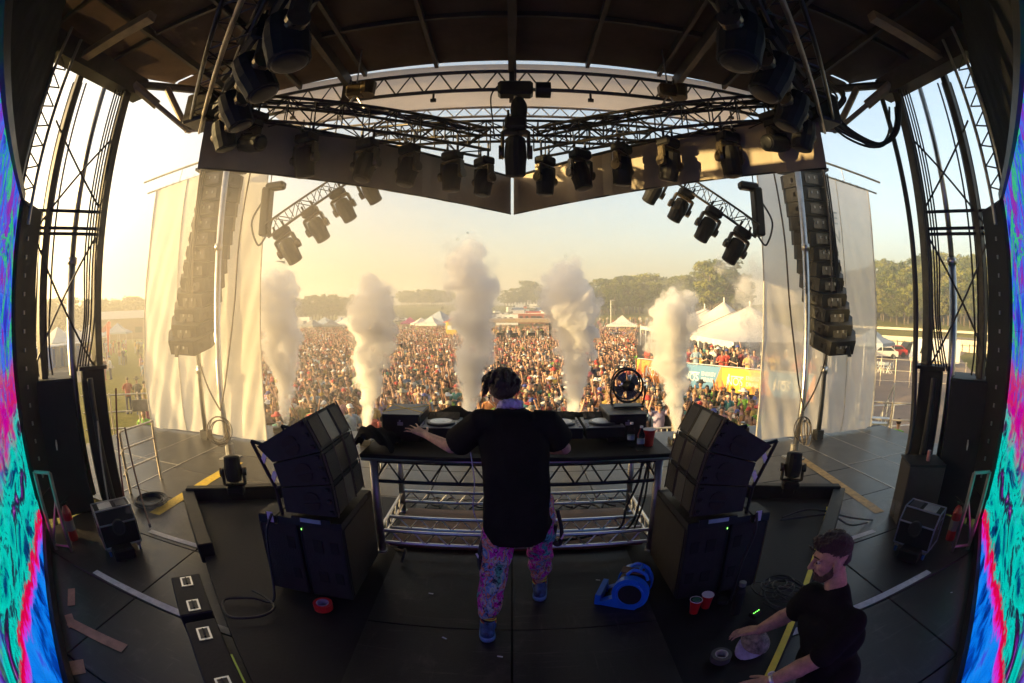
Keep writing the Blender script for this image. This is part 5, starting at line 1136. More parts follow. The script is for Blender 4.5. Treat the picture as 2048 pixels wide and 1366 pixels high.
def hair_tex(scale, amp):
    def f(co):
        return amp * (np.sin(co[:, 0] * scale + 2 * np.sin(co[:, 2] * scale * .7)) * np.sin(co[:, 1] * scale * 1.1 + 1.3) + .6 * np.sin(co[:, 0] * scale * 2.3 + co[:, 1] * scale * 1.9 + 3 * co[:, 2] * scale))
    return f
def folds(scale, amp, zs=1.0):
    def f(co):
        return amp * (np.sin(co[:, 2] * scale * zs + 3 * np.sin(co[:, 0] * scale * .6) + 2 * np.cos(co[:, 1] * scale * .5)) + .6 * np.sin(co[:, 0] * scale * 1.4 + co[:, 2] * scale * .8 + 2 * np.sin(co[:, 1] * scale)))
    return f
SKIN = skin_mat('skin_fair', (.55, .33, .24)); HAIR = mat('dark_brown_hair', (.035, .02, .012), .45, var=.5, scale=3, stretch=(40, 40, 3), bump=.5, bscale=60)
TEE = mat('black_cotton', (.011, .0105, .01), .95, var=.3, scale=8, bump=.25, bscale=90, spec=.08)
def floral():
    m = bpy.data.materials.new('floral_print'); m.use_nodes = True; t = m.node_tree; N = t.nodes.new; L = t.links.new; b = t.nodes['Principled BSDF']; b.inputs['Roughness'].default_value = .85; b.inputs['Specular IOR Level'].default_value = .15
    tc = N('ShaderNodeTexCoord')
    def ramp(src, st, interp='LINEAR'):
        r = N('ShaderNodeValToRGB'); r.color_ramp.interpolation = interp; e = r.color_ramp.elements
        while len(e) < len(st): e.new(.5)
        for k, (p, c) in enumerate(st): e[k].position = p; e[k].color = (*c, 1)
        L(src, r.inputs[0]); return r.outputs[0]
    def noise(sc_, det, dist=0.):
        n = N('ShaderNodeTexNoise'); n.inputs['Scale'].default_value = sc_; n.inputs['Detail'].default_value = det; n.inputs['Roughness'].default_value = .75; n.inputs['Distortion'].default_value = dist; L(tc.outputs['Object'], n.inputs['Vector']); return n.outputs['Fac']
    patch = ramp(noise(5.2, 3, .4), [(.0, (.05, .07, .3)), (.37, (.1, .42, .42)), (.43, (.75, .05, .35)), (.475, (.55, .05, .5)), (.505, (.42, .5, .46)), (.54, (.8, .2, .1)), (.58, (.1, .3, .55)), (.63, (.5, .55, .48)), (.7, (.1, .4, .3))])
    splat = ramp(noise(34, 8, .8), [(.0, (.03, .03, .06)), (.40, (.08, .08, .12)), (.47, (.75, .75, .75)), (.56, (1.15, 1.15, 1.15)), (.63, (.3, .3, .34)), (.72, (1.3, 1.3, 1.2))])
    mx = N('ShaderNodeMix'); mx.data_type = 'RGBA'; mx.blend_type = 'MULTIPLY'; mx.inputs[0].default_value = 1; L(patch, mx.inputs[6]); L(splat, mx.inputs[7]); L(mx.outputs[2], b.inputs['Base Color'])
    bp = N('ShaderNodeBump'); bp.inputs['Strength'].default_value = .35; bp.inputs['Distance'].default_value = .01; L(noise(55, 5), bp.inputs['Height']); L(bp.outputs[0], b.inputs['Normal'])
    return m
FLORAL = floral()
def make_dj():
    V = Vector
    hip = V((.05, 2.78, 1.46)); hl, hr = V((-.05, 2.76, 1.42)), V((.15, 2.8, 1.42)); chest = V((.015, 2.93, 1.84)); neck = V((-.01, 3.03, 2.03)); hc = V((-.065, 3.09, 2.135))
    sl, sr = V((-.2, 2.93, 1.94)), V((.225, 2.93, 1.94)); el, wl = V((-.42, 3.08, 1.73)), V((-.64, 3.3, 1.755)); er, wr = V((.36, 3.06, 1.73)), V((.2, 3.24, 1.66))
    kl, al = V((-.115, 2.62, 1.02)), V((-.155, 2.5, .66)); kr, ar = V((.2, 2.93, 1.0)), V((.205, 3.0, .66))
    Mh = Matrix.Translation(hc) @ Euler((R(-28), R(4), R(8))).to_matrix().to_4x4()
    b = MB()
    chain(b, [hip, V((.03, 2.84, 1.62)), chest, V((0, 2.96, 1.93))], [.135, .12, .115, .07]); caps(b, sl, sr, .06, .06); caps(b, hl, hr, .12, .12)
    chain(b, [V((0, 2.99, 1.96)), neck, hc + V((0, -.02, -.05))], [.056, .055, .056]); head_into(b, Mh)
    chain(b, [sl, el, wl], [.062, .046, .029]); chain(b, [sr, er, wr], [.062, .046, .029])
    hand(b, wl, (-.8, .5, .22), (.25, -.45, .85), .205, .1, .34, 1, 1.0); hand(b, wr, (-.55, .8, -.15), (0, .1, 1), .19, .4, .1, -1, .6)
    chain(b, [hl, kl, al], [.1, .062, .042]); chain(b, [hr, kr, ar], [.1, .062, .042])
    body = fuse(b, 'person', [SKIN], .0085, smooth=3)
    tag(body, 'person in a loose black T-shirt and flower print trousers at the decks, seen from behind', 'person')
    b = MB(); rings = []
    # lofted shirt: (centre, half width, half depth), hem curved a little lower at the back
    SP = [((.03, 2.74, 1.265), .225, .185, .0), ((.03, 2.745, 1.34), .222, .182, 0), ((.03, 2.77, 1.5), .212, .17, 0), ((.022, 2.83, 1.66), .21, .16, 0), ((.012, 2.895, 1.79), .222, .158, 0), ((.006, 2.935, 1.88), .225, .14, 0), ((.0, 2.955, 1.955), .2, .115, 0), ((-.003, 2.975, 2.0), .14, .105, 0), ((-.006, 2.99, 2.03), .085, .085, 0)]
    NS = 40; vs = []; fs = []; SPI = []
    for i in range(len(SP) - 1):
        for k in range(5):
            t = k / 5; c0, c1 = V(SP[i][0]), V(SP[i + 1][0]); SPI.append((c0.lerp(c1, t), SP[i][1] + (SP[i + 1][1] - SP[i][1]) * t, SP[i][2] + (SP[i + 1][2] - SP[i][2]) * t))
    SPI.append((V(SP[-1][0]), SP[-1][1], SP[-1][2]))
    for i, (c, hw, hd) in enumerate(SPI):
        h = i / (len(SPI) - 1)
        for k in range(NS):
            a = 2 * math.pi * k / NS; ca, sa = math.cos(a), math.sin(a); e = .78
            x = math.copysign(abs(ca) ** e, ca) * hw; y = math.copysign(abs(sa) ** e, sa) * hd
            f = 1 + (.035 * math.sin(a * 5 + 6 * h) + .025 * math.sin(a * 9 - 11 * h + 2)) * max(0, 1 - h * 1.25) + .012 * math.sin(a * 3 + h * 30)
            dz = (-.05 * max(0, -sa) - .02 * max(0, sa) + .045 * abs(ca) ** 3) * max(0, 1 - h * 9)
            vs.append(c + V((x * f, y * f, dz)))
    for i in range(len(SPI) - 1):
        for k in range(NS): q = i * NS + k; r = i * NS + (k + 1) % NS; fs.append((q, r, r + NS, q + NS))
    fs.append(tuple(range(NS - 1, -1, -1))); fs.append(tuple(range((len(SPI) - 1) * NS, len(SPI) * NS))); b.add(vs, fs)
    for sh, elb, u in ((sl, el, .78), (sr, er, .66)):
        inn = sh + (V((0, 2.95, 1.93)) - sh) * .35; d_ = (elb - sh).normalized()
        pts = [inn, sh, sh.lerp(elb, u * .5), sh.lerp(elb, u)]; b.tube(pts, [.09, .1, .102, .106], 20)
    o = fuse(b, 'shirt', [TEE], .009, body, 3, .5, folds(19, .0035, .8))
    b = MB(); caps(b, hl + V((.02, 0, -.02)), hr + V((-.02, 0, -.02)), .12, .12); chain(b, [hl, V((-.09, 2.68, 1.2)), kl, V((-.14, 2.54, .84)), V((-.15, 2.51, .76))], [.125, .112, .095, .085, .078]); chain(b, [hr, V((.19, 2.87, 1.2)), kr, V((.205, 2.98, .84)), V((.207, 2.99, .78))], [.125, .112, .095, .085, .078])
    fuse(b, 'trousers', [FLORAL], .011, body, 4, .5, folds(30, .006, 1.4))
    for a, heel, toe, yaw in ((al, V((-.16, 2.43, .6)), V((-.18, 2.66, .585)), 0), (ar, V((.205, 2.93, .6)), V((.24, 3.17, .585)), 0)):
        b = MB(); caps(b, a + V((0, 0, .1)), a + V((0, 0, -.03)), .05, .046); fuse(b, 'sock', [mat('black_sock', (.012, .012, .012), .9)], .009, body, 3)
        b = MB()
        for k in range(5): b.torus(a + V((0, 0, .0 + .018 * k)), .0505, .005, 18, 4, Euler((.25 * math.sin(k * 2), .2, 0)).to_matrix(), k % 2)
        b.build('sock_print', [mat('sock_yellow', (.6, .62, .05), .8), mat('sock_red', (.45, .05, .03), .8)], body)
        b = MB(); caps(b, heel + V((0, 0, .005)), heel.lerp(toe, .45) + V((0, 0, .01)), .05, .048); caps(b, heel.lerp(toe, .45), toe, .05, .04); caps(b, a + V((0, -.01, -.02)), heel + V((0, .03, .03)), .056, .05); fuse(b, 'shoe', [mat('blue_shoe', (.03, .08, .2), .5, var=.9, scale=22)], .009, body, 3)
        b = MB(); caps(b, heel + V((0, 0, -.022)), toe + V((0, 0, -.015)), .056, .046); q = fuse(b, 'sole', [mat('pale_sole', (.1, .22, .4), .5, var=.4)], .012, body, 2)
        for v in q.data.vertices: v.co.z = min(v.co.z, .592); v.co.z = max(v.co.z, RT + .002)
    b = MB()
    rng = random.Random(3)
    b.ico(Mh @ V((0, -.03, .045)), (.1, .112, .1), 3, M=Mh.to_3x3()); b.ico(Mh @ V((0, -.045, -.01)), (.088, .08, .075), 3, M=Mh.to_3x3())
    for k in range(120):
        a = rng.uniform(0, 2 * math.pi); el_ = rng.uniform(-.25, 1.2); d = V((math.cos(a) * math.cos(el_) * .1, math.sin(a) * math.cos(el_) * .11 - .02, .05 + .09 * math.sin(el_)))
        if d.y > .06 and d.z < .06: continue
        tip = d + V((d.x * .18 - .022 + rng.uniform(-.03, .03), d.y * .15 - .005 + rng.uniform(-.03, .03), -.04 - .06 * rng.random())); mid = d.lerp(tip, .5) + V((d.x * .1, d.y * .1, .008)); chain(b, [Mh @ d, Mh @ mid, Mh @ tip], [.013, .012, .004], 6)
    fuse(b, 'hair', [HAIR], .006, body, 1, .3, hair_tex(160, .002))
    b = MB(); ctr = neck + V((0, -.002, -.0)); 
    for k in range(4): b.torus(ctr + V((0, .0, -.012 + .012 * k)), .078 - .003 * k, .016, 26, 8, Euler((R(-24), .1 * math.sin(k * 2), 0)).to_matrix(), 0)
    caps(b, ctr + V((-.07, .02, -.0)), ctr + V((-.13, .03, -.08)), .022, .008)
    fuse(b, 'bandana', [mat('lilac_bandana', (.46, .42, .62), .9, var=.6, scale=30)], .008, body, 2, .5, hair_tex(90, .003))
    for s, pts in ((-1, [V((-.155, 2.68, 1.3)), V((-.2, 2.62, 1.18)), V((-.205, 2.6, 1.06)), V((-.17, 2.6, 1.0)), V((-.19, 2.63, 1.12))]), (1, [V((.3, 2.84, 1.36)), V((.335, 2.85, 1.2)), V((.33, 2.87, 1.08)), V((.285, 2.86, 1.1)), V((.29, 2.83, 1.25))])):
        b = MB(); b.tube(spline(pts, 6), .015, 6); q = b.build('strap', RUBBER, body); b = MB(); b.box(pts[1].lerp(pts[2], .4) + V((s * .012, -.014, 0)), (.012, .006, .05), Euler((0, .4 * s, 0))); b.build('buckle', WHITE, body)
    b = MB(); b.tube(spline([V((-.26, 2.8, 1.78)), V((-.235, 2.74, 1.6)), V((-.245, 2.72, 1.42)), V((-.2, 2.68, 1.3))]), .0035, 5); b.build('earphone_wire', mat('lilac_wire', (.4, .38, .5), .5), body)
    return body
make_dj()
def make_tech():
    V = Vector
    hc = V((1.47, 1.475, 1.565)); neck = V((1.49, 1.41, 1.45)); chest = V((1.5, 1.33, 1.2)); hip = V((1.57, 1.22, .87))
    sf = V((1.43, 1.49, 1.345)); sn = V((1.49, 1.19, 1.33)); ef, wf = V((1.47, 1.64, 1.14)), V((1.31, 1.70, 1.02)); en, wn = V((1.37, 1.22, 1.14)), V((1.19, 1.30, 1.0))
    hf, hn = V((1.56, 1.32, .86)), V((1.6, 1.12, .86)); kf, af = V((1.6, 1.42, .47)), V((1.72, 1.4, .09)); kn, an = V((1.62, 1.1, .47)), V((1.75, 1.02, .09))
    Mh = Matrix.Translation(hc) @ Euler((0, 0, R(66))).to_matrix().to_4x4() @ Euler((R(-14), 0, 0)).to_matrix().to_4x4()
    b = MB(); chain(b, [hip, V((1.54, 1.27, 1.02)), chest, V((1.5, 1.36, 1.33))], [.135, .13, .14, .085]); caps(b, sf, sn, .066, .066); caps(b, hf, hn, .11, .11)
    chain(b, [V((1.5, 1.36, 1.33)), neck, hc + V((.02, -.02, -.05))], [.075, .062, .06]); head_into(b, Mh)
    chain(b, [sf, ef, ef.lerp(wf, .35), wf], [.058, .047, .05, .032]); chain(b, [sn, en, en.lerp(wn, .35), wn], [.058, .048, .052, .033])
    hand(b, wf, (-.8, .5, -.3), (-.1, .2, 1), .19, .35, .1, 1, .7); hand(b, wn, (-.85, .35, -.3), (-.2, 0, 1), .19, .3, .12, 1, .7)
    chain(b, [hf, kf, af], [.095, .058, .042]); chain(b, [hn, kn, an], [.095, .058, .042])
    body = fuse(b, 'person', [skin_mat('skin_tan', (.46, .27, .19))], .0062, smooth=2)
    tag(body, 'bearded person in a black T-shirt bending over the riser edge, reaching out both arms', 'person')
    b = MB(); chain(b, [hip + V((0, 0, -.05)), V((1.545, 1.265, 1.0)), chest, V((1.5, 1.35, 1.32)), V((1.495, 1.385, 1.385))], [.155, .152, .165, .1, .082], 18); caps(b, sf, sn, .08, .08); caps(b, V((1.47, 1.41, 1.2)), V((1.53, 1.24, 1.2)), .115, .115); caps(b, V((1.52, 1.36, 1.0)), V((1.56, 1.18, 1.0)), .13, .13)
    chain(b, [sf, sf.lerp(ef, .72)], [.082, .078]); chain(b, [sn, sn.lerp(en, .72)], [.084, .08]); fuse(b, 'shirt', [TEE], .011, body, 7, .5, folds(16, .005, .8))
    b = MB(); caps(b, hf, hn, .125, .125); chain(b, [hf, kf, af + V((0, 0, .03))], [.115, .085, .075]); chain(b, [hn, kn, an + V((0, 0, .03))], [.115, .085, .075]); fuse(b, 'trousers', [mat('black_denim', (.014, .014, .016), .9)], .014, body, 3, .5, folds(30, .004))
    for a in (af, an): b = MB(); caps(b, a + V((.02, -.02, -.035)), a + V((-.14, .08, -.045)), .05, .042); q = fuse(b, 'shoe', [BLACK], .012, body, 2)
    M3 = Mh.to_3x3()
    b = MB(); b.ico(Mh @ V((0, -.024, .052)), (.077, .09, .07), 3, M=M3); b.ico(Mh @ V((0, .01, .092)), (.066, .085, .045), 3, M=M3); b.ico(Mh @ V((0, .06, .104)), (.05, .034, .024), 3, M=M3); b.ico(Mh @ V((.01, .075, .116)), (.03, .022, .018), 2, M=M3)
    b.ico(Mh @ V((0, -.062, .0)), (.06, .045, .06), 3, M=M3)
    rng = random.Random(9)
    for k in range(70):
        a = rng.uniform(-.5, math.pi + .5); d = V((rng.uniform(-.06, .06), rng.uniform(-.07, .095), .0)); d.z = .05 + .085 * math.sqrt(max(0, 1 - (d.x / .085) ** 2 - ((d.y + .01) / .11) ** 2)); caps(b, Mh @ d, Mh @ (d + V((rng.uniform(-.012, .012), .022, .012 + .008 * (d.y > .04)))), .008, .003, 6)
    fuse(b, 'hair', [mat('short_brown_hair', (.05, .028, .016), .5, var=.5, scale=3, stretch=(30, 30, 30), bump=.6, bscale=50)], .006, body, 1, .4, hair_tex(220, .0025))
    b = MB(); b.ico(Mh @ V((0, .052, -.083)), (.034, .032, .03), 3, M=M3)
    for s in (-1, 1): chain(b, [Mh @ V((s * .068, .002, -.02)), Mh @ V((s * .06, .02, -.06)), Mh @ V((s * .036, .055, -.085)), Mh @ V((0, .077, -.09))], [.012, .022, .024, .022], 8); caps(b, Mh @ V((s * .022, .09, -.05)), Mh @ V((0, .098, -.042)), .0055, .0055, 6); caps(b, Mh @ V((s * .03, .078, -.07)), Mh @ V((s * .022, .09, -.05)), .009, .006, 6)
    fuse(b, 'beard', [mat('brown_beard', (.06, .032, .018), .7, var=.5, scale=40, bump=.6, bscale=90)], .005, body, 1, .4, hair_tex(260, .0016))
    for s in (-1, 1):
        e = Mh @ V((s * .031, .079, .014)); b = MB(); b.ico(e + M3 @ V((0, -.0035, -.002)), .0105, 2); k = b.build('eye', mat('eye_white', (.34, .3, .28), .3), body, True); b = MB(); b.ico(e + M3 @ V((0, .0045, -.003)), .0068, 2); b.build('iris', mat('dark_iris', (.03, .02, .015), .2), k, True)
        b = MB(); caps(b, Mh @ V((s * .016, .096, .041)), Mh @ V((s * .05, .078, .04)), .0042, .003, 6); b.build('eyebrow', HAIR, body)
    d = (wn - en).normalized()
    q = Matrix.Translation(wn - d * .015) @ d.to_track_quat('Z', 'Y').to_matrix().to_4x4()
    b = MB(); b.lathe([(.034, -.012), (.036, 0), (.034, .012)], 16, q); b.build('watch_strap', mat('silver_strap', (.6, .6, .6), .3, .8), body); b = MB(); b.lathe([(.02, -.004), (.02, .006)], 16, q @ Matrix.Translation((-.03, .018, 0)) @ Matrix.Rotation(math.pi / 2, 4, 'Y')); b.build('watch_face', WHITE, body)
    q2 = Matrix.Translation(wn - d * .06) @ d.to_track_quat('Z', 'Y').to_matrix().to_4x4(); b = MB(); b.lathe([(.036, -.011), (.0375, 0), (.036, .011)], 16, q2); b.build('wristband', mat('purple_band', (.3, .05, .45), .6), body)
make_tech()
# ------------------------------------------------------------ the crowd
SHIRTS = [('white', (.66, .63, .58)), ('black', (.02, .02, .022)), ('red', (.34, .05, .04)), ('navy blue', (.03, .035, .08)), ('pale grey', (.36, .35, .34)), ('sky blue', (.2, .29, .38)), ('mustard yellow', (.45, .31, .08)), ('olive green', (.11, .12, .05)), ('pink', (.48, .24, .26)), ('lilac', (.3, .26, .4)), ('orange', (.46, .19, .06)), ('teal', (.06, .2, .19)), ('maroon', (.13, .025, .03)), ('lime green', (.26, .5, .08)), ('tan', (.34, .25, .16)), ('bare chested', (.5, .29, .19))]
WSH = [0, 0, 0, 1, 1, 1, 1, 1, 2, 3, 3, 4, 4, 5, 6, 7, 7, 8, 9, 10, 11, 12, 12, 14, 14, 14, 15, 15, 15, 15, 13]
SKINS = [(.5, .29, .19), (.56, .35, .25), (.42, .24, .15), (.3, .16, .1), (.6, .38, .28), (.18, .09, .055)]
PANTS = [(.03, .04, .09), (.02, .02, .02), (.3, .26, .2), (.1, .12, .18), (.25, .05, .1), (.4, .4, .42)]
CSKIN = objrandom('crowd_skin', SKINS, .55); CPANT = objrandom('crowd_trousers', PANTS, .85); CSHIRT = objcol('crowd_shirt'); CHAIR = objrandom('crowd_hair', [(.03, .018, .01), (.06, .035, .018), (.012, .01, .008), (.2, .12, .05), (.1, .05, .02)], .6)
CCAP = objrandom('crowd_cap', [(.02, .02, .02), (.6, .6, .58), (.4, .05, .04), (.05, .07, .25), (.3, .28, .2)], .8); CGLASS = mat('dark_glasses', (.008, .008, .008), .15)
HEADW = ['short hair', 'long hair', 'cap', 'bun and glasses', 'wide hat', 'dark glasses']
POSES = ['both arms raised', 'one arm raised', 'hands clasped', 'arms down', 'phone held up']
def person_parts(pose, hw, seg=7, hd=2):
    """returns three mesh builders: bare body with trousers, shirt, hair or hat; feet at z=0, facing -y"""
    B, S, H = MB(), MB(), MB(); V = Vector
    def lim(b, pts, rs, mi=0): b.tube(pts, rs, seg, mi)
    for s in (-1, 1):
        lim(B, [V((s * .09, 0, .9)), V((s * .105, -.02, .5)), V((s * .11, .01, .08))], [.095, .066, .05], 1); B.box((s * .11, -.05, .04), (.09, .24, .08), mi=1)
    lim(B, [V((0, 0, .82)), V((0, 0, .95))], [.15, .15], 1)
    lim(B, [V((0, 0, 1.36)), V((0, -.01, 1.5)), V((0, -.015, 1.56))], [.1, .055, .05])
    B.ico((0, -.02, 1.64), (.076, .094, .112), hd)
    if hd > 1: B.ico((0, -.115, 1.625), (.014, .022, .02), 1)
    lim(S, [V((0, 0, .86)), V((0, 0, 1.0)), V((0, .0, 1.2)), V((0, 0, 1.36)), V((0, 0, 1.46))], [.165, .16, .175, .165, .07])
    lim(S, [V((-.2, 0, 1.39)), V((0, 0, 1.42)), V((.2, 0, 1.39))], [.06, .09, .06])
    def arm(s, el, wr):
        sh = V((s * .2, 0, 1.39)); lim(B, [sh, el, wr, wr + (wr - el).normalized() * .1], [.05, .042, .03, .026]); B.ico(wr + (wr - el).normalized() * .1, (.038, .03, .05), 1)
        lim(S, [sh, sh.lerp(el, .65)], [.068, .064])
    dn = {s: (V((s * .27, .02, 1.1)), V((s * .26, -.12, .9))) for s in (-1, 1)}; upp = {s: (V((s * .32, -.08, 1.56)), V((s * .26, -.12, 1.84))) for s in (-1, 1)}
    if pose == 0: arm(-1, *upp[-1]); arm(1, *upp[1])
    elif pose == 1: arm(-1, *dn[-1]); arm(1, V((.27, -.1, 1.6)), V((.2, -.18, 1.88)))
    elif pose == 2: arm(-1, V((-.29, -.06, 1.12)), V((-.07, -.27, 1.2))); arm(1, V((.29, -.06, 1.12)), V((.07, -.27, 1.22)))
    elif pose == 3: arm(-1, *dn[-1]); arm(1, *dn[1])
    else: arm(-1, *dn[-1]); arm(1, V((.26, -.22, 1.36)), V((.14, -.38, 1.56))); H.box((.11, -.42, 1.7), (.075, .01, .15), mi=2)
    H.ico((0, .0, 1.69), (.085, .1, .088), hd)
    if hw == 0: pass
    elif hw == 1: lim(H, [V((0, .04, 1.68)), V((0, .07, 1.5)), V((0, .06, 1.36))], [.09, .085, .05]); 
    elif hw == 2: H.ico((0, -.005, 1.71), (.09, .105, .08), 2, 1); H.box((0, -.14, 1.70), (.14, .12, .014), mi=1)
    elif hw == 3: H.ico((0, .05, 1.81), (.05, .05, .05), 1); H.box((0, -.108, 1.655), (.14, .03, .035), mi=2)
    elif hw == 4: H.lathe([(.2, 1.715), (.19, 1.735), (.09, 1.74), (.08, 1.82), (.02, 1.83)], 12, mi=1)
    else: H.box((0, -.108, 1.655), (.14, .03, .035), mi=2)
    return B, S, H
CMESH = {}
def crowd_meshes(pose, hw):
    k = (pose, hw)
    if k not in CMESH:
        B, S, H = person_parts(pose, hw)
        T = MB(); T.v = list(B.v); T.f = list(B.f); T.m = list(B.m); T.tube([(0, 0, .8), (0, 0, 1.0), (0, 0, 1.2), (0, 0, 1.36), (0, -.01, 1.48)], [.14, .13, .145, .13, .06], 8); T.tube([(-.2, 0, 1.38), (.2, 0, 1.38)], .05, 6)
        bo = fuse(T, 'crowd_body', [CSKIN, CPANT], .022, None, 1, .4); bme = bo.data; bpy.data.objects.remove(bo)
        bme.polygons.foreach_set('material_index', [1 if (p.center.z < .93 and abs(p.center.x) < .21) else 0 for p in bme.polygons])
        CMESH[k] = (bme, S.mesh('crowd_shirt', [CSHIRT], True), H.mesh('crowd_hair', [CHAIR, CCAP, CGLASS], True))
    return CMESH[k]
def put_person(x, y, z, rz, pose, hw, shirt, where, group, h=1.0, name='person'):
    bm_, sm_, hm_ = crowd_meshes(pose, hw)
    o = obj('person', bm_); o.location = (x, y, z); o.rotation_euler = (random.uniform(-.05, .05), random.uniform(-.06, .06), rz); o.scale = (h, h, h)
    s = obj('shirt', sm_, o); s.color = (*SHIRTS[shirt][1], 1); obj('hair' if hw not in (2, 4) else 'hat', hm_, o)
    top = ('in ' + SHIRTS[shirt][0] + ' shirt') if shirt != 15 else SHIRTS[shirt][0]
    tag(o, 'person %s, %s, %s, %s' % (top, HEADW[hw], POSES[pose], where), 'person', group); return o
combos = [(p, h, c) for p in range(5) for h in range(6) for c in range(len(SHIRTS))]
def crowd():
    rng = random.Random(11); cs = [c for c in combos if not (c[1] == 4 and rng.random() < .8) and not (c[0] == 0 and rng.random() < .5)]; rng.shuffle(cs)
    wts = []
    spots = []
    d = 13.35
    while d < 112:
        step = .58 if d < 30 else (.64 if d < 60 else .95)
        azs = (31.5 if d > 17 else 33)
        n = int(2 * R(azs) * d / (step * (1.0 if d < 55 else 1.15)))
        for k in range(n):
            az = -azs + 2 * azs * (k + rng.uniform(-.4, .4)) / n; dd = d + rng.uniform(-.3, .3)
            if dd > 60 and rng.random() < .25: continue
            if az > 15.2 and dd * math.cos(R(az)) > 19.2 - (az - 15.5) * .26 and dd < 84: continue     # the raised viewing platform
            if -5.2 < az < 5.2 and 52 < dd < 70: continue                             # the mixing tent
            if -4.5 < az < 4.3 and dd >= 70 and rng.random() < .8: continue
            if az > 5.0 and dd > 62 and rng.random() < .5: continue
            spots.append((az, dd))
        d += step * .92
    spots.sort(key=lambda q: q[1])
    used = 0; near = spots[:252]
    for i, (az, dd) in enumerate(near):
        p = polar(az, dd); row = 'front' if dd < 14.0 else ('near the barrier' if dd < 15.4 else 'behind the first rows')
        side = 'left of centre' if az < 0 else 'right of centre'
        c = cs[i % len(cs)]
        put_person(p.x, p.y, p.z, R(-az) * .6 + rng.uniform(-.5, .5), c[0], c[1], c[2], {'front': 'at the barrier', 'near the barrier': 'near the barrier', 'behind the first rows': 'behind the first rows'}[row], 'people in the packed crowd', rng.uniform(.9, 1.07))
    # everyone farther off is one crowd
    protos = []
    for sg, hd in ((5, 2), (4, 1)):
      for p in range(5):
        for h in (0, 1, 2, 4, 5):
            B, S, H = person_parts(p, h, sg, hd)
            vs = np.array(B.v + S.v + H.v); fs = []; part = []
            off = 0
            for b, c in ((B, 0), (S, 2), (H, 3)):
                for f, m_ in zip(b.f, b.m):
                    fs.append([i + off for i in f]); part.append(c + (m_ if c == 0 else (2 if (c == 3 and m_ == 1) else 0)))
                off += len(b.v)
            keep = [(f, q) for f, q in zip(fs, part)]
            protos.append((vs, keep))
    allv, allf, cols = [], [], []; off = 0
    for (az, dd) in spots[252:]:
        p = polar(az, dd); vs, keep = protos[(25 if dd > 38 else 0) + rng.choice([0, 1, 1, 2, 2, 2, 2, 3, 3, 3, 3, 3, 4]) * 5 + rng.choice([0] * 9 + [1] * 6 + [2] * 6 + [4] * 5 + [3])]
        a = R(-az) * .6 + rng.uniform(-.6, .6); s_ = rng.uniform(.9, 1.08); ca, sa = math.cos(a) * s_, math.sin(a) * s_
        w_ = np.column_stack([vs[:, 0] * ca - vs[:, 1] * sa + p.x, vs[:, 0] * sa + vs[:, 1] * ca + p.y, vs[:, 2] * s_ + p.z]); allv.append(w_)
        sk = rng.choice(SKINS); sh = SHIRTS[rng.choice(WSH)][1]; sh = tuple(q * rng.uniform(.75, 1.1) for q in sh); pa = rng.choice(PANTS); ha = rng.choice([(.03, .018, .01), (.012, .01, .008), (.15, .09, .04)]); hat = rng.choice([(.02, .02, .02), (.6, .6, .58), (.4, .05, .04)])
        pal = [sk, pa, sh, ha, ha, hat]
        for f, q in keep: allf.append([i + off for i in f]); cols.append(pal[q])
        off += len(vs)
    me = bpy.data.meshes.new('far_crowd'); me.from_pydata(np.concatenate(allv).tolist(), [], allf)
    ca = me.color_attributes.new('Col', 'FLOAT_COLOR', 'CORNER'); lt = np.array([p.loop_total for p in me.polygons]); arr = np.repeat(np.array(cols), lt, axis=0); arr = np.column_stack([arr, np.ones(len(arr))]); ca.data.foreach_set('color', arr.astype(np.float32).ravel())
    me.materials.append(vcol('crowd_cloth')); me.polygons.foreach_set('use_smooth', [True] * len(me.polygons)); o = obj('far_crowd', me); tag(o, 'dense crowd filling the field behind the front rows', 'crowd', kind='stuff')
    print('crowd', len(spots), len(me.polygons))
crowd()
def barrier():
    t = empty('crowd_barrier', 'steel crowd barrier between the stage and the front row', 'barrier', (0, 12.6, GZ)); 
    for i in range(17):
        x = -9.6 + i * 1.2; b = MB(); z = 1.12
        b.tube([(x, 0, 0), (x, 0, z)], .022, 6); b.tube([(x + 1.1, 0, 0), (x + 1.1, 0, z)], .022, 6); b.tube([(x - .02, 0, z), (x + 1.14, 0, z)], .028, 6); b.tube([(x, 0, .35), (x + 1.1, 0, .35)], .018, 6)
        for k in range(1, 6): b.tube([(x + k * .183, 0, .35), (x + k * .183, 0, z)], .009, 4, cap=False)
        b.tube([(x + .05, 0, z * .9), (x + .05, -.75, 0)], .018, 5); b.box((x + .55, -.4, .015), (1.1, .8, .03)); b.build('barrier_panel', GALV, t)
barrier()

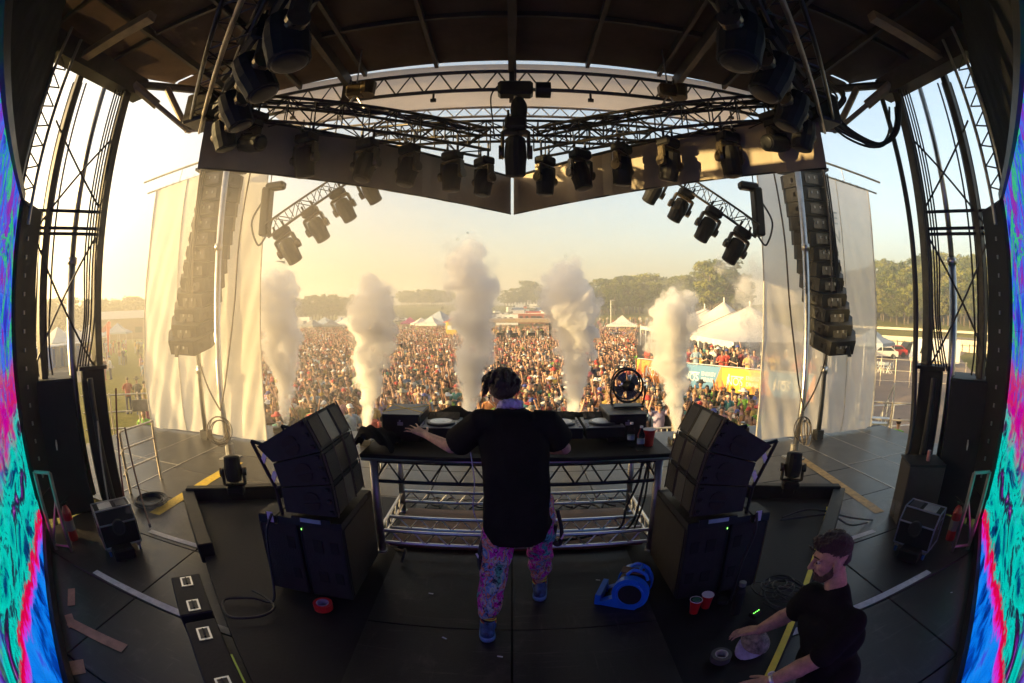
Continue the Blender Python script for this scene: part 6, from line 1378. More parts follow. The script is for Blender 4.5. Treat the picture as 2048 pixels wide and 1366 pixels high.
# ------------------------------------------------------------ platform with the drink banner, big peaked tent
def banner_platform():
    # the front of the platform runs slantwise away on the right
    A = Vector((7.6, 22.8, 0)); Bp = Vector((11.2, 18.0, 0)); d = (Bp - A).normalized(); A = A - d * 1.5; Bp = Bp + d * 2.5; n = Vector((-d.y, d.x, 0)); n = n if n.y > 0 else -n
    L = (Bp - A).length; ang = math.atan2(d.y, d.x); ZP = -.72
    t = empty('viewing_platform', 'raised viewing platform fronted by orange and blue drink banners', 'platform', (A.x, A.y, GZ), (0, 0, ang))
    dep = 9.0; H = ZP - GZ
    b = MB(); b.bbox((L / 2, dep / 2, H - .06), (L, dep, .12), .02); b.build('platform_deck', mat('grey_ply', (.2, .17, .14), .8), t)
    for i in range(8):
        for y in (.15, dep - .2): b = MB(); b.tube([(L * (i + .2) / 7.5, y, 0), (L * (i + .2) / 7.5, y, H)], .04, 6); b.build('leg', GALV, t)
    b = MB(); b.tube([(0, -.0, H + 1.0), (L, 0, H + 1.0)], .03, 6); b.tube([(0, 0, H + .5), (L, 0, H + .5)], .02, 6)
    for i in range(9): b.tube([(L * i / 8, 0, H), (L * i / 8, 0, H + 1.0)], .025, 6)
    b.build('railing', GALV, t)
    OR = mat('banner_orange', (.62, .2, .03), .6, var=.1); BL = mat('banner_blue', (.07, .2, .36), .6, var=.1); YL = mat('banner_amber', (.66, .33, .02), .6, var=.1); PW = mat('banner_white', (.75, .72, .66), .6, var=.05); RD = mat('banner_red', (.5, .09, .03), .6, var=.1)
    zt, zb = H + .96, H + .96 - 1.12
    U = [0, .235, .62, 1.0]
    bw = 2.45; x = 0.0; seq = [(YL, RD), (OR, RD), (BL, OR), (YL, RD), (BL, OR)]
    x = -2.13
    for i, (c1, c2) in enumerate(seq):
        x1 = min(L, x + bw); xx = max(0, x)
        m = MB(); vs = [(xx, -.06, zb), (x1 - .0, -.06, zb), (x1, -.06, zt), (xx, -.06, zt)]; vs2 = [(a, -.045, c) for a, _, c in vs]; m.add(vs + vs2, [(0, 1, 2, 3), (7, 6, 5, 4), (0, 4, 5, 1), (2, 6, 7, 3), (1, 5, 6, 2), (3, 7, 4, 0)]); k = m.build('banner', c1, t)
        m = MB(); w_ = .5; m.add([(x1 - w_, -.064, zb), (x1, -.064, zb), (x1, -.064, zt), (x1 - .08, -.064, zt)], [(0, 1, 2, 3)]); m.add([(xx, -.064, zb), (xx + .3, -.064, zb), (xx, -.064, zb + .55)], [(0, 1, 2)]); m.build('banner_swoosh', c2, k)
        # the mark: slanted NOS letters with a bar above, and the words beside them
        cx = x + .98
        for txt, sz, px, pz, sh in (('NOS', .52, cx - .28, zb + .5, .0), ('ENERGY', .27, cx + .72, zb + .72, 0), ('DRINK', .27, cx + .66, zb + .44, 0)):
            if px + .45 > L: continue
            q = text_mesh(txt, sz, 'banner_text', PW, k, .003); q.rotation_euler = (math.pi / 2, 0, 0); q.location = (px, -.068, pz); q.scale = (.82, 1, 1)
        m = MB(); m.add([(cx - .5, -.068, zb + .72), (cx + .18, -.068, zb + .72), (cx + .2, -.068, zb + .77), (cx - .48, -.068, zb + .77)], [(0, 1, 2, 3)]); m.add([(cx - .72, -.068, zb + .3), (cx - .62, -.068, zb + .84), (cx - .56, -.068, zb + .84), (cx - .6, -.068, zb + .3)], [(0, 1, 2, 3)]); m.build('banner_mark', PW, k)
        x += bw
    # spectators on it
    rng = random.Random(5); W = Matrix.Translation((A.x, A.y, 0)) @ Matrix.Rotation(ang, 4, 'Z'); rows = []
    for r in range(6):
        for i in range(13):
            rows.append((r, i))
    cc = [c for c in combos if c[0] != 0]; rng.shuffle(cc); k = 0
    for r, i in rows[:46]:
        u = (i + .3 + rng.uniform(-.3, .3)) / 13 * L; p = W @ Vector((u, .42 + r * .8 + rng.uniform(-.15, .15), 0)); c = cc[k % len(cc)]; k += 1
        sh = rng.choice([2, 2, 12, 1, 1, 6, 10, 5, 0]) if r < 2 else c[2]
        put_person(p.x, p.y, ZP + .001, ang + rng.uniform(-.4, .4), (2 if r == 0 else c[0]), c[1], sh, ('at the platform banner' if r == 0 else 'farther back on the platform'), 'spectators on the banner platform', rng.uniform(.94, 1.05))
banner_platform()
TENTW = cloth('white_tent_cloth', (.78, .75, .7), .35, var=.06, scale=1.0)
def big_tent():
    # long pole tent, three peaks, long side facing the stage
    C = Vector((21.8, 44.5, GZ)); W_, D_ = 36.0, 11.5; eave, ridge = 2.7, 6.0
    ang = R(84); peaks = [-7.6, -.6, 6.2]
    t = empty('peaked_tent', 'huge white pole tent with three swept peaks behind the platform', 'tent', (C.x, C.y, GZ), (0, 0, ang))
    def z(x, y):
        e = min(1.0, abs(y) / (D_ / 2)); ends = min(1.0, max(0, (abs(x) - (W_ / 2 - 8)) / 8)); v = 0
        for p in peaks: v = max(v, (1.0 if p == -.6 else .84) * math.exp(-abs(x - p) / 2.0) * max(0, 1 - e) ** 1.25 )
        saddle = .34 * (1 - e ** 1.3) * (1 - ends)
        return eave + (ridge - eave) * max(v * (1 - ends * .3), saddle + .55 * v)
    vs, fs = grid_mesh(72, 26, lambda u, v: (W_ * (u - .5), D_ * (v - .5), z(W_ * (u - .5), D_ * (v - .5)))); MB().add(vs, fs).build('tent_roof', TENTW, t, True)
    b = MB()
    per = [(-W_ / 2 + W_ * i / 48, D_ / 2) for i in range(49)]
    vs = []; fs = []
    for i, (x, y) in enumerate(per): vs += [(x, y + .01, eave), (x, y + .03, eave - .35 - .12 * abs(math.sin(i * 1.57)))]
    fs = [(2 * i, 2 * i + 2, 2 * i + 3, 2 * i + 1) for i in range(48)]; b.add(vs, fs).build('valance', TENTW, t)
    for i in range(10):
        for y in (-D_ / 2, D_ / 2): b = MB(); x = -W_ / 2 + W_ * i / 9; b.tube([(x, y, -.2), (x, y, eave)], .06, 6); b.build('pole', WHITE, t)
    for p in peaks:
        b = MB(); rp = z(p, 0); b.tube([(p, 0, 0), (p, 0, rp + .25)], .06, 8); b.build('centre_pole', WHITE, t); b = MB(); b.tube([(p, .1, rp - .1), (p + 1.5, D_ / 2, eave + .06)], .03, 5); b.build('seam_rope', mat('grey_rope', (.16, .13, .1)), t)
big_tent()
def canopy(x, y, size, m, lab, h=2.2, rz=0.0, group='pop-up canopies across the field'):
    t = empty('canopy_tent', lab, 'canopy', (x, y, terr(x, y)), (0, 0, rz), group); s = size / 2
    b = MB(); vs = [(-s, -s, h), (s, -s, h), (s, s, h), (-s, s, h), (0, 0, h + size * .32)] + [(-s * .5, -s * .5, h + size * .11), (s * .5, -s * .5, h + size * .11), (s * .5, s * .5, h + size * .11), (-s * .5, s * .5, h + size * .11)]
    b.add(vs, [(0, 1, 6, 5), (1, 2, 7, 6), (2, 3, 8, 7), (3, 0, 5, 8), (5, 6, 4), (6, 7, 4), (7, 8, 4), (8, 5, 4)]); b.add([(-s, -s, h), (s, -s, h), (s, s, h), (-s, s, h), (-s, -s, h - .3), (s, -s, h - .3), (s, s, h - .3), (-s, s, h - .3)], [(0, 4, 5, 1), (1, 5, 6, 2), (2, 6, 7, 3), (3, 7, 4, 0)]); b.build('canopy_cloth', m, t)
    for a in (-1, 1):
        for c in (-1, 1): b = MB(); b.tube([(a * s * .97, c * s * .97, -.1), (a * s * .97, c * s * .97, h)], .035, 5); b.build('leg', GALV, t)
    return t
GREYT = cloth('grey_tent_cloth', (.3, .3, .3), .2, var=.1); BLUET = cloth('blue_grey_tent_cloth', (.36, .42, .5), .25, var=.1); PINKT = cloth('magenta_tent_cloth', (.45, .08, .22), .25); REDT = cloth('red_tent_cloth', (.45, .1, .06), .25)
def tents():
    P = [(-24.8, 100, 4.2, GREYT, 'dull grey canopy, leftmost behind the crowd'), (-22.4, 100, 4.2, GREYT, 'dull grey canopy beside the leftmost grey canopy'), (-23.2, 116, 5.5, BLUET, 'pale blue grey canopy behind the two dull grey canopies'), (-21.2, 118, 5, BLUET, 'blue grey canopy just right of another blue grey canopy'), (-20.4, 104, 5.5, TENTW, 'white peaked canopy left of the second smoke column'),
         (-12.6, 112, 4.5, PINKT, 'magenta canopy right of the second smoke column'), (-11.2, 104, 4.2, TENTW, 'small white canopy beside the magenta canopy'), (-9.9, 96, 5, TENTW, 'white peaked canopy in front of the grey wide canopy'), (-8.9, 118, 9, BLUET, 'wide blue grey canopy behind two white canopies'), (-7.2, 110, 5, REDT, 'red canopy next to the wide blue grey canopy'),
         (13.6, 92, 6, TENTW, 'low white canopy left of the fifth smoke column'), (9.2, 150, 5, TENTW, 'tiny white canopy on the slope below the right woods'), (-1.4, 135, 5, TENTW, 'tall white canopy above the flat roofed mixing tent')]
    for az, d, s, m, lab in P: p = polar(az, d); canopy(p.x, p.y, s, m, lab, rz=random.uniform(-.5, .5))
    p = polar(45.6, 46); canopy(p.x, p.y, 4, BLUET, 'pale blue canopy with folding chairs just right of the scrim', 2.4, .4)
    for k, (az, d, lab) in enumerate(((-58.5, 62, 'long row of white canopies above the blue toilets'), (-56.5, 64, 'white canopy beside the far left toilets'), (-54.0, 78, 'white canopy left of the red feather flag'), (-50.2, 95, 'pale blue and white canopy right of the red feather flag'), (-51.6, 100, 'red striped canopy behind the red feather flag'))):
        p = polar(az, d); canopy(p.x, p.y, 5.5, (TENTW, TENTW, TENTW, BLUET, REDT)[k], lab, 2.4, .2 * k)
tents()
def foh():
    p = polar(.9, 59); t = empty('mixing_tent', 'flat roofed mixing tent in the middle of the crowd, open at front', 'booth', (p.x, p.y, p.z)); W_, D_, H = 8.2, 5.0, 3.3
    b = MB(); b.bbox((0, 0, H + .18), (W_ + .4, D_ + .4, .5), .05); b.build('roof', mat('tan_fascia', (.36, .28, .2), .7), t)
    for x in (-W_ / 2, W_ / 2):
        for y in (-D_ / 2, D_ / 2): b = MB(); b.box((x, y, H / 2), (.3, .3, H)); b.build('post', mat('tan_post', (.3, .24, .18), .7), t)
    b = MB(); b.bbox((0, 0, .35), (W_, D_, .7), .05); b.build('platform', DARKSTEEL, t)
    b = MB(); b.box((W_ / 2 - .1, 0, H / 2), (.06, D_, H)); b.build('side_curtain', DRAPE, t)
    for k, x in enumerate((-2.4, -.6, 1.5)): b = MB(); b.bbox((x, -.6, 1.15), (1.3, .8, .9), .05); b.bbox((x, -.9, 1.7), (.9, .1, .5), .03); b.build('console', BLACK, t)
    rng = random.Random(4)
    for k, (x, c) in enumerate(((-3.2, 14), (-2.0, 1), (-1.2, 3), (.4, 1), (1.1, 0), (2.4, 4), (3.0, 1))): put_person(p.x + x, p.y + .9, p.z + .7, rng.uniform(-.6, .6), 3, k % 6, c, 'inside the mixing tent', 'people in the mixing tent')
    # yellow box tower beside it
    q = polar(-7.3, 66); t = empty('yellow_box', 'small yellow stand beside the mixing tent roof', 'stand', q); b = MB(); b.bbox((0, 0, 1.6), (1.8, 1.4, 3.2), .05); b.build('stand_body', mat('yellow_paint', (.6, .45, .08), .6), t); b = MB(); b.box((0, -.72, 2.4), (1.4, .04, .6)); b.build('stand_sign', WHITE, t)
foh()
def vehicles():
    rng = random.Random(21)
    CP = objcol('car_paint', .3, .06); GL = mat('car_glass', (.02, .025, .03), .1, coat=.4); TY = mat('tyre', (.015, .015, .015), .8)
    meshes = {}
    def car_mesh(kind):
        if kind in meshes: return meshes[kind]
        B, G, Wm = MB(), MB(), MB(); M = Matrix(((0, 0, 1, 0), (1, 0, 0, 0), (0, 1, 0, 0), (0, 0, 0, 1)))
        if kind == 'car': prof = [(-2.1, .35), (2.1, .35), (2.15, .7), (1.9, .85), (1.0, .95), (.45, 1.42), (-1.1, 1.45), (-1.75, 1.0), (-2.1, .95)]; gl = [(.95, .97), (.45, 1.36), (-1.05, 1.38), (-1.6, 1.0)]
        elif kind == 'suv': prof = [(-2.2, .4), (2.2, .4), (2.25, .85), (1.95, 1.0), (1.1, 1.1), (.6, 1.72), (-2.0, 1.75), (-2.2, 1.1)]; gl = [(1.05, 1.12), (.6, 1.64), (-1.9, 1.66), (-2.05, 1.12)]
        else: prof = [(-3.4, .45), (2.6, .45), (2.9, .9), (2.7, 1.3), (2.2, 2.75), (-3.4, 2.8)]; gl = [(2.65, 1.4), (2.25, 2.3), (1.4, 2.3), (1.3, 1.4)]
        w_ = .88 if kind != 'van' else 1.1
        B.prism(prof, -w_, w_, M); G.prism(gl, -w_ - .012, w_ + .012, M)
        for x in (-1.35, 1.35):
            for s in (-1, 1): Wm.lathe([(.34, -.1), (.34, .1)], 12, Matrix.Translation((s * (w_ - .02), x * (1.4 if kind == 'van' else 1), .34)) @ Matrix.Rotation(math.pi / 2, 4, 'Y'))
        meshes[kind] = (B.mesh('car_body', CP), G.mesh('car_window', GL), Wm.mesh('car_wheel', TY)); return meshes[kind]
    COLS = [('white', (.7, .7, .69)), ('silver', (.45, .45, .45)), ('black', (.02, .02, .02)), ('dark grey', (.1, .1, .1)), ('red', (.4, .03, .025)), ('blue', (.04, .09, .25)), ('tan', (.38, .31, .2))]
    def put(az, d, kind, ci, rz, lab, group='vehicles parked on the far slope'):
        p = polar(az, d); a, g, w_ = car_mesh(kind); o = obj('parked_' + kind, a); o.location = p; o.rotation_euler = (0, 0, rz); o.color = (*COLS[ci][1], 1); obj('side_window', g, o); obj('wheels', w_, o)['kind'] = 'stuff'
        tag(o, lab, kind if kind != 'suv' else 'car', group)
    n = 0
    for r, (d, a0, a1, k) in enumerate(((150, -2.6, 5.2, 11), (172, -2.4, 5.2, 12), (195, -2, 5.0, 12), (225, -.5, 4.8, 9), (262, -.2, 4.6, 7), (165, -9.5, -5.4, 6), (205, -9.2, -6, 5), (138, -28, -14, 11), (176, -27, -13, 10))):
        for i in range(k):
            ci = rng.choice([0, 0, 0, 1, 1, 2, 3, 4, 5, 6]); kd = rng.choice(['car', 'car', 'suv', 'van']); az = a0 + (a1 - a0) * (i + rng.uniform(.1, .9)) / k
            put(az, d + rng.uniform(-5, 5), kd, ci, rng.choice([1.5, 1.6, .2, 1.3]), '%s %s, %s from the left in the %s parked row up the slope' % (COLS[ci][0], kd.replace('suv', 'tall car'), ORD[i], ORD[r]))
    put(48.4, 62, 'car', 4, 1.2, 'red car parked beyond the fence on the right', None); put(50.6, 66, 'suv', 2, 1.3, 'black tall car beside the red car on the right', None); put(47.0, 58, 'car', 1, 1.0, 'silver car half hidden behind the chairs at right', None); put(54.0, 52, 'van', 0, 1.2, 'white van behind the right tower posts', None)
    # long red buildings / trailers on the slope
    for k, (az, d, w_, m, lab) in enumerate(((-.6, 128, 6, 'white', 'white box trailer above the mixing tent'), (2.0, 134, 9, 'brick', 'long red brown trailer right of the white box trailer'), (3.9, 134, 7, 'brick', 'second red brown trailer right of the longer one'), (-3.6, 150, 4, 'white', 'pale green box trailer at the left of the trailers'))):
        p = polar(az, d); t = empty('trailer', lab, 'trailer', p, (0, 0, -R(az)), 'trailers behind the crowd'); mm = WHITE if m == 'white' else mat('red_brown_panel', (.28, .07, .035), .6, var=.3)
        b = MB(); b.bbox((0, 0, 2.0), (w_, 2.4, 2.9), .05); b.build('trailer_body', mm, t); b = MB(); b.bbox((0, 0, 3.5), (w_ + .1, 2.5, .12), .02); b.build('roof', WHITE, t); b = MB()
        for x in (-.3, .1): b.lathe([(.4, -1.2), (.4, 1.2)], 12, Matrix.Translation((x * w_, 0, .35)) @ Matrix.Rotation(math.pi / 2, 4, 'X'))
        b.build('wheel', TY, t)
        for i in range(int(w_ / 1.6)): b = MB(); b.box((-w_ / 2 + .9 + i * 1.6, -1.21, 2.3), (.9, .03, .9)); b.build('window', GL, t)
vehicles()

# ------------------------------------------------------------ left field
def left_field():
    sheet('path', [((-52, 30), (-30, 16)), ((-62, 42), (-33, 24)), ((-75, 56), (-38, 31))], ASPH)
    sheet('trodden_ground', [((-11, 10.5), (14, 10.5)), ((-22, 34), (30, 34)), ((-40, 66), (50, 66)), ((-56, 108), (40, 108))], DIRT, .012)
    BT = mat('toilet_blue', (.03, .14, .36), .5, var=.1)
    for k in range(7):
        p = polar(-62.5 + k * 1.15, 50 + k * 1.2); t = empty('portable_toilet', 'blue portable toilet, %s from the screen in the row at far left' % ORD[k], 'portable toilet', p, (0, 0, R(30)), 'row of blue portable toilets')
        b = MB(); b.bbox((0, 0, 1.1), (1.15, 1.2, 2.2), .03); b.build('cabin', BT if k < 3 else mat('toilet_grey', (.2, .2, .19), .6), t); b = MB(); b.lathe([(.02, 2.2)], 3) if False else b.bbox((0, 0, 2.28), (1.1, 1.15, .18), .06); b.build('roof', WHITE, t); b = MB(); b.box((.0, -.61, 1.05), (.75, .03, 1.9)); b.build('door', mat('toilet_door', (.02, .1, .28), .5), t)
    p = polar(-49.3, 128); t = empty('barn', 'brown low building with a pale roof at the wood edge, left', 'building', p, (0, 0, R(40)))
    b = MB(); b.bbox((0, 0, 2.4), (17, 9, 5.2), .1); b.build('wall', mat('brown_boards', (.2, .13, .08), .8, stretch=(8, 8, 1)), t); b = MB(); Mx = Matrix(((1, 0, 0, 0), (0, 1, 0, 0), (0, 0, 1, 0), (0, 0, 0, 1))); b.add([(-9, -5, 5), (9, -5, 5), (9, 5, 5), (-9, 5, 5), (-8, 0, 7), (8, 0, 7)], [(0, 1, 5, 4), (2, 3, 4, 5), (1, 2, 5), (3, 0, 4), (3, 2, 1, 0)]); b.build('roof', mat('pale_roof', (.42, .38, .33), .6), t); 
    for x in (-5, 0, 5): b = MB(); b.box((x, -4.53, 2.2), (2, .06, 1.4)); b.build('window', mat('dark_pane', (.03, .03, .03), .2), t)
    p = polar(-51.7, 60); t = empty('feather_flag', 'red feather flag standing among people on the left', 'flag', p); b = MB(); b.tube(spline([(0, 0, 0), (0, 0, 3.2), (.15, 0, 4.2), (.6, 0, 4.6)]), .03, 6); b.build('flag_pole', WHITE, t); b = MB(); vs, fs = grid_mesh(6, 12, lambda u, v: (.05 + (.75 - .45 * (1 - v)) * u + .3 * max(0, v - .75), .05 * math.sin(v * 6 + u * 3), .9 + 3.5 * v)); b.add(vs, fs).build('flag_cloth', mat('red_flag', (.6, .04, .02), .7), t)
    rng = random.Random(8); k = 0
    SP = [(-52.3, 39, 3), (-51.4, 39.2, 3), (-49.4, 24, 2), (-48.0, 23.5, 3), (-46.9, 22, 4), (-46.9, 33, 3), (-47.2, 40, 3), (-53.3, 45, 3), (-53, 48, 3), (-50.1, 52, 2), (-49.6, 51, 3), (-49.3, 52, 3)]
    for i in range(40): SP.append((rng.uniform(-55, -46.6), rng.uniform(58, 80), 3))
    cc = [c for c in combos]; rng.shuffle(cc)
    for i, (az, d, ps) in enumerate(SP):
        p = polar(az, d); c = cc[i]; put_person(p.x, p.y, p.z, rng.uniform(-3, 3), ps, c[1], c[2] if i not in (3,) else 1, ('on grass by the scrim' if i < 12 else 'in the throng by the scrim'), 'people on the left field')
    p = polar(-47.6, 14.2); o = put_person(p.x, p.y, GZ + .15, .5, 3, 0, 13, 'by the fence left of the scrim', None)
    t = empty('crowd_fence', 'cream tube fence left of the scrim with a sign on it', 'fence', polar(-50.0, 13.2), (0, 0, R(38)))
    for x in (-1.3, -.45, .45, 1.3): b = MB(); b.tube([(x, 0, 0), (x, 0, 2.55)], .03, 6); b.build('post', MATS['cream_tube'], t)
    for z in (1.6, 2.05, 2.5): b = MB(); b.tube([(-1.4, 0, z), (1.4, 0, z)], .025, 6); b.build('rail', MATS['cream_tube'], t)
    b = MB(); b.box((.5, -.03, 2.2), (.5, .02, .3)); b.build('sign_plate', STEEL, t)
left_field()
# ------------------------------------------------------------ right field
def right_field():
    sheet('service_road', [((9.5, 8.5), (30, 7)), ((15, 17), (34, 14)), ((29, 31), (44, 26)), ((42, 45), (60, 38)), ((60, 62), (90, 52))], mat('pinkish_tarmac', (.2, .15, .115), .9, var=.2, scale=.4, bump=.3, bscale=20))
    CONC = mat('pale_concrete', (.5, .45, .36), .8, var=.12, scale=.3)
    def run(nm, lab, cat, az0, az1, d, z0, z1, m, th=.3, n=26):
        t = empty(nm, lab, cat, (0, 0, 0)); 
        for i in range(n):
            a0 = az0 + (az1 - az0) * i / n; a1 = az0 + (az1 - az0) * (i + .985) / n; q = []
            for a, dd in ((a0, d), (a1, d), (a1, d + th), (a0, d + th)): p = polar(a, dd); q.append(p)
            zb = min(p.z for p in q); b = MB(); b.add([(p.x, p.y, zb + z0) for p in q] + [(p.x, p.y, zb + z1) for p in q], [(0, 1, 5, 4), (1, 2, 6, 5), (2, 3, 7, 6), (3, 0, 4, 7), (4, 5, 6, 7), (3, 2, 1, 0)]); b.build('wall_block', m, t)
        return t
    run('track_wall', 'long pale concrete track wall below the right hillside', 'wall', 40, 62, 103, -.5, .95, CONC)
    run('guard_rail', 'pale upper rail above the track wall on the right', 'rail', 40, 62, 116, .5, 1.0, CONC)
    sheet('race_track', [((107 * math.sin(R(a)), 107 * math.cos(R(a))), (114 * math.sin(R(a)), 114 * math.cos(R(a)))) for a in range(38, 64, 2)], ASPH, .03)
    t = run('panel_fence', 'low cream panel fence with dark posts across the right meadow', 'fence', 40, 62, 82, .1, 1.1, mat('cream_panel', (.55, .5, .38), .7, var=.1), .06, 22)
    for i in range(22): p = polar(40 + 22 * i / 22, 81.9); b = MB(); b.box(p + Vector((0, 0, .7)), (.12, .12, 1.4)); b.build('post', DARKSTEEL, t)
    # folding chairs under the blue canopy
    for k in range(6):
        p = polar(45.4 + k * .55, 43 - k * .2); t = empty('folding_chair', 'white folding chair under the pale blue canopy, %s from the scrim' % ORD[k], 'chair', p, (0, 0, k * .7), 'folding chairs under the canopy')
        b = MB()
        for s in (-.25, .25): b.tube([(s, -.25, 0), (s, .2, .95)], .02, 5); b.tube([(s, .25, 0), (s, -.22, .5)], .02, 5)
        b.build('frame', WHITE, t); b = MB(); b.bbox((0, -.02, .48), (.48, .44, .04), .01); b.build('seat', BLUET, t); b = MB(); b.bbox((0, .17, .8), (.48, .04, .28), .01); b.build('backrest', BLUET, t)
    # aluminium stair with handrails beside the right wing
    t = empty('stage_stair', 'aluminium stair with handrails climbing to the right wing', 'stair', (10.0, 9.4, GZ), (0, 0, R(-38)))
    for s in (-.55, .55):
        b = MB(); b.tube([(s, 2.6, .1), (s, 0, 1.75)], .04, 6); b.tube([(s, 2.6, 1.05), (s, 0, 2.7)], .028, 6); b.tube([(s, 2.6, .6), (s, 0, 2.25)], .02, 6)
        for k in range(4): b.tube([(s, 2.6 - k * .86, .1 + k * .55), (s, 2.6 - k * .86, 1.05 + k * .55)], .024, 6)
        b.build('handrail', GALV, t)
    for k in range(8): b = MB(); b.bbox((0, 2.5 - k * .33, .2 + k * .21), (1.1, .3, .04), .005); b.build('tread', GALV, t)
    t = empty('guard_fence', 'steel barrier line left of the stair on the right field', 'fence', polar(46.5, 19), (0, 0, R(-15)))
    for x in range(-3, 4): b = MB(); b.tube([(x * 1.1, 0, 0), (x * 1.1, 0, 1.15)], .025, 6); b.build('post', GALV, t)
    for z in (.3, 1.15): b = MB(); b.tube([(-3.4, 0, z), (3.4, 0, z)], .025, 6); b.build('rail', GALV, t)
    t = empty('guard_fence', 'tall cream tube fence by the cars on the right field', 'fence', polar(51, 34), (0, 0, R(-40)))
    for x in range(-4, 5): b = MB(); b.tube([(x * 1.2, 0, 0), (x * 1.2, 0, 1.9)], .035, 6); b.build('post', MATS['cream_tube'], t)
    for z in (.4, 1.1, 1.85): b = MB(); b.tube([(-4.9, 0, z), (4.9, 0, z)], .022, 6); b.build('rail', MATS['cream_tube'], t)
    p = polar(50.0, 13.2); put_person(p.x, p.y, GZ + .1, 2.2, 3, 0, 13, 'below the right wing', None)
    t = empty('wing_rail', 'cream tube rail outside the far corner of the right wing', 'railing', (9.25, 8.3, GZ), (0, 0, R(-38)))
    for x in (-.6, .2, 1.0): b = MB(); b.tube([(x, 0, 0), (x, 0, 2.4)], .028, 6); b.build('post', MATS['cream_tube'], t)
    for z in (1.5, 1.95, 2.38): b = MB(); b.tube([(-.7, 0, z), (1.1, 0, z)], .022, 6); b.build('rail', MATS['cream_tube'], t)
    t = empty('bin_box', 'pale yellow upright box behind the right tower', 'box', polar(54.5, 30), (0, 0, .5)); b = MB(); b.bbox((0, 0, 1.1), (1.1, .9, 2.2), .04); b.build('box_body', mat('pale_yellow_paint', (.6, .52, .3), .6), t); b = MB(); b.box((0, -.46, 1.2), (.8, .02, 1.4)); b.build('door', mat('cream_panel', (.55, .5, .38)), t)
right_field()

# ------------------------------------------------------------ trees
BARK = mat('bark', (.11, .085, .06), .95, var=.35, scale=4, bump=.8, bscale=20)
def leaf_mat(name, c0, c1):
    m = bpy.data.materials.new(name); m.use_nodes = True; MATS[name] = m; t = m.node_tree; b = t.nodes['Principled BSDF']; b.inputs['Roughness'].default_value = .7; b.inputs['Specular IOR Level'].default_value = .2
    tc = t.nodes.new('ShaderNodeTexCoord'); n = t.nodes.new('ShaderNodeTexNoise'); n.inputs['Scale'].default_value = .9; n.inputs['Detail'].default_value = 3; t.links.new(tc.outputs['Object'], n.inputs['Vector'])
    oi = t.nodes.new('ShaderNodeObjectInfo'); ad = t.nodes.new('ShaderNodeMath'); ad.operation = 'ADD'; mu = t.nodes.new('ShaderNodeMath'); mu.operation = 'MULTIPLY_ADD'; mu.inputs[1].default_value = .5; mu.inputs[2].default_value = -.25; t.links.new(oi.outputs['Random'], mu.inputs[0]); t.links.new(mu.outputs[0], ad.inputs[0]); t.links.new(n.outputs['Fac'], ad.inputs[1])
    r = t.nodes.new('ShaderNodeValToRGB'); e = r.color_ramp.elements; e[0].position = .25; e[0].color = (*c0, 1); e[1].position = .8; e[1].color = (*c1, 1); t.links.new(ad.outputs[0], r.inputs[0]); t.links.new(r.outputs[0], b.inputs['Base Color'])
    tr = t.nodes.new('ShaderNodeBsdfTranslucent'); t.links.new(r.outputs[0], tr.inputs[0]); mx = t.nodes.new('ShaderNodeMixShader'); mx.inputs[0].default_value = .3; out = t.nodes['Material Output']; t.links.new(b.outputs[0], mx.inputs[1]); t.links.new(tr.outputs[0], mx.inputs[2]); t.links.new(mx.outputs[0], out.inputs[0]); return m
LEAF = leaf_mat('summer_leaves', (.04, .065, .011), (.2, .2, .03)); LEAFY = leaf_mat('yellowing_leaves', (.09, .10, .018), (.22, .2, .04))
TREES = []
def tree_protos():
    for v in range(6):
        rng = np.random.RandomState(40 + v); n = 2600; H = 1.0
        # clumps of leaves around branch ends; unit height
        ncl = 34 + 4 * v; cl = []
        for k in range(ncl):
            u = rng.uniform(.28, .95); w_ = (.30 + .06 * (v % 3)) * math.sin(math.pi * min(1, (u - .12) / .95)) ** .75; a = rng.uniform(0, 6.283); rr = w_ * math.sqrt(rng.uniform(.1, 1)); cl.append((rr * math.cos(a), rr * math.sin(a), u, rng.uniform(.05, .11)))
        cl = np.array(cl); idx = rng.randint(0, ncl, n); c = cl[idx]; d = rng.normal(size=(n, 3)); d /= np.linalg.norm(d, axis=1)[:, None]; rad = c[:, 3] * rng.uniform(.4, 1.05, n); P = c[:, :3] + d * rad[:, None] * np.array([1.15, 1.15, .8])
        ax = rng.normal(size=(n, 3)); ax /= np.linalg.norm(ax, axis=1)[:, None]; bx = np.cross(ax, d); bx /= (np.linalg.norm(bx, axis=1)[:, None] + 1e-9); s = rng.uniform(.014, .03, n)[:, None]
        q = np.stack([P - ax * s, P + bx * s * .7, P + ax * s, P - bx * s * .7], 1).reshape(-1, 3); f = np.arange(4 * n).reshape(-1, 4)
        cm = bpy.data.meshes.new('tree_crown'); cm.from_pydata(q.tolist(), [], f.tolist()); cm.materials.append(LEAF if v != 4 else LEAFY)
        b = MB(); b.tube(spline([(0, 0, -.04), (.01, .005, .2), (-.01, .01, .5), (.0, 0, .8)], 3), [.024 - .0018 * i for i in range(10)], 6)
        for k in range(8): e = cl[k * 3]; z0 = max(.16, e[2] - .25); b.tube([(0, 0, z0), (e[0] * .6, e[1] * .6, (z0 + e[2]) / 2 + .03), tuple(e[:3])], [.011, .007, .003], 5)
        TREES.append((cm, b.mesh('tree_trunk', BARK)))
tree_protos()
def tree(az, d, h, v, lab, group, wide=1.0):
    p = polar(az, d); o = empty('tree', lab, 'tree', p, (0, 0, random.uniform(0, 6.28)), group); o.scale = (h * wide, h * wide, h); c, t = TREES[v]; obj('trunk', t, o); obj('crown', c, o)
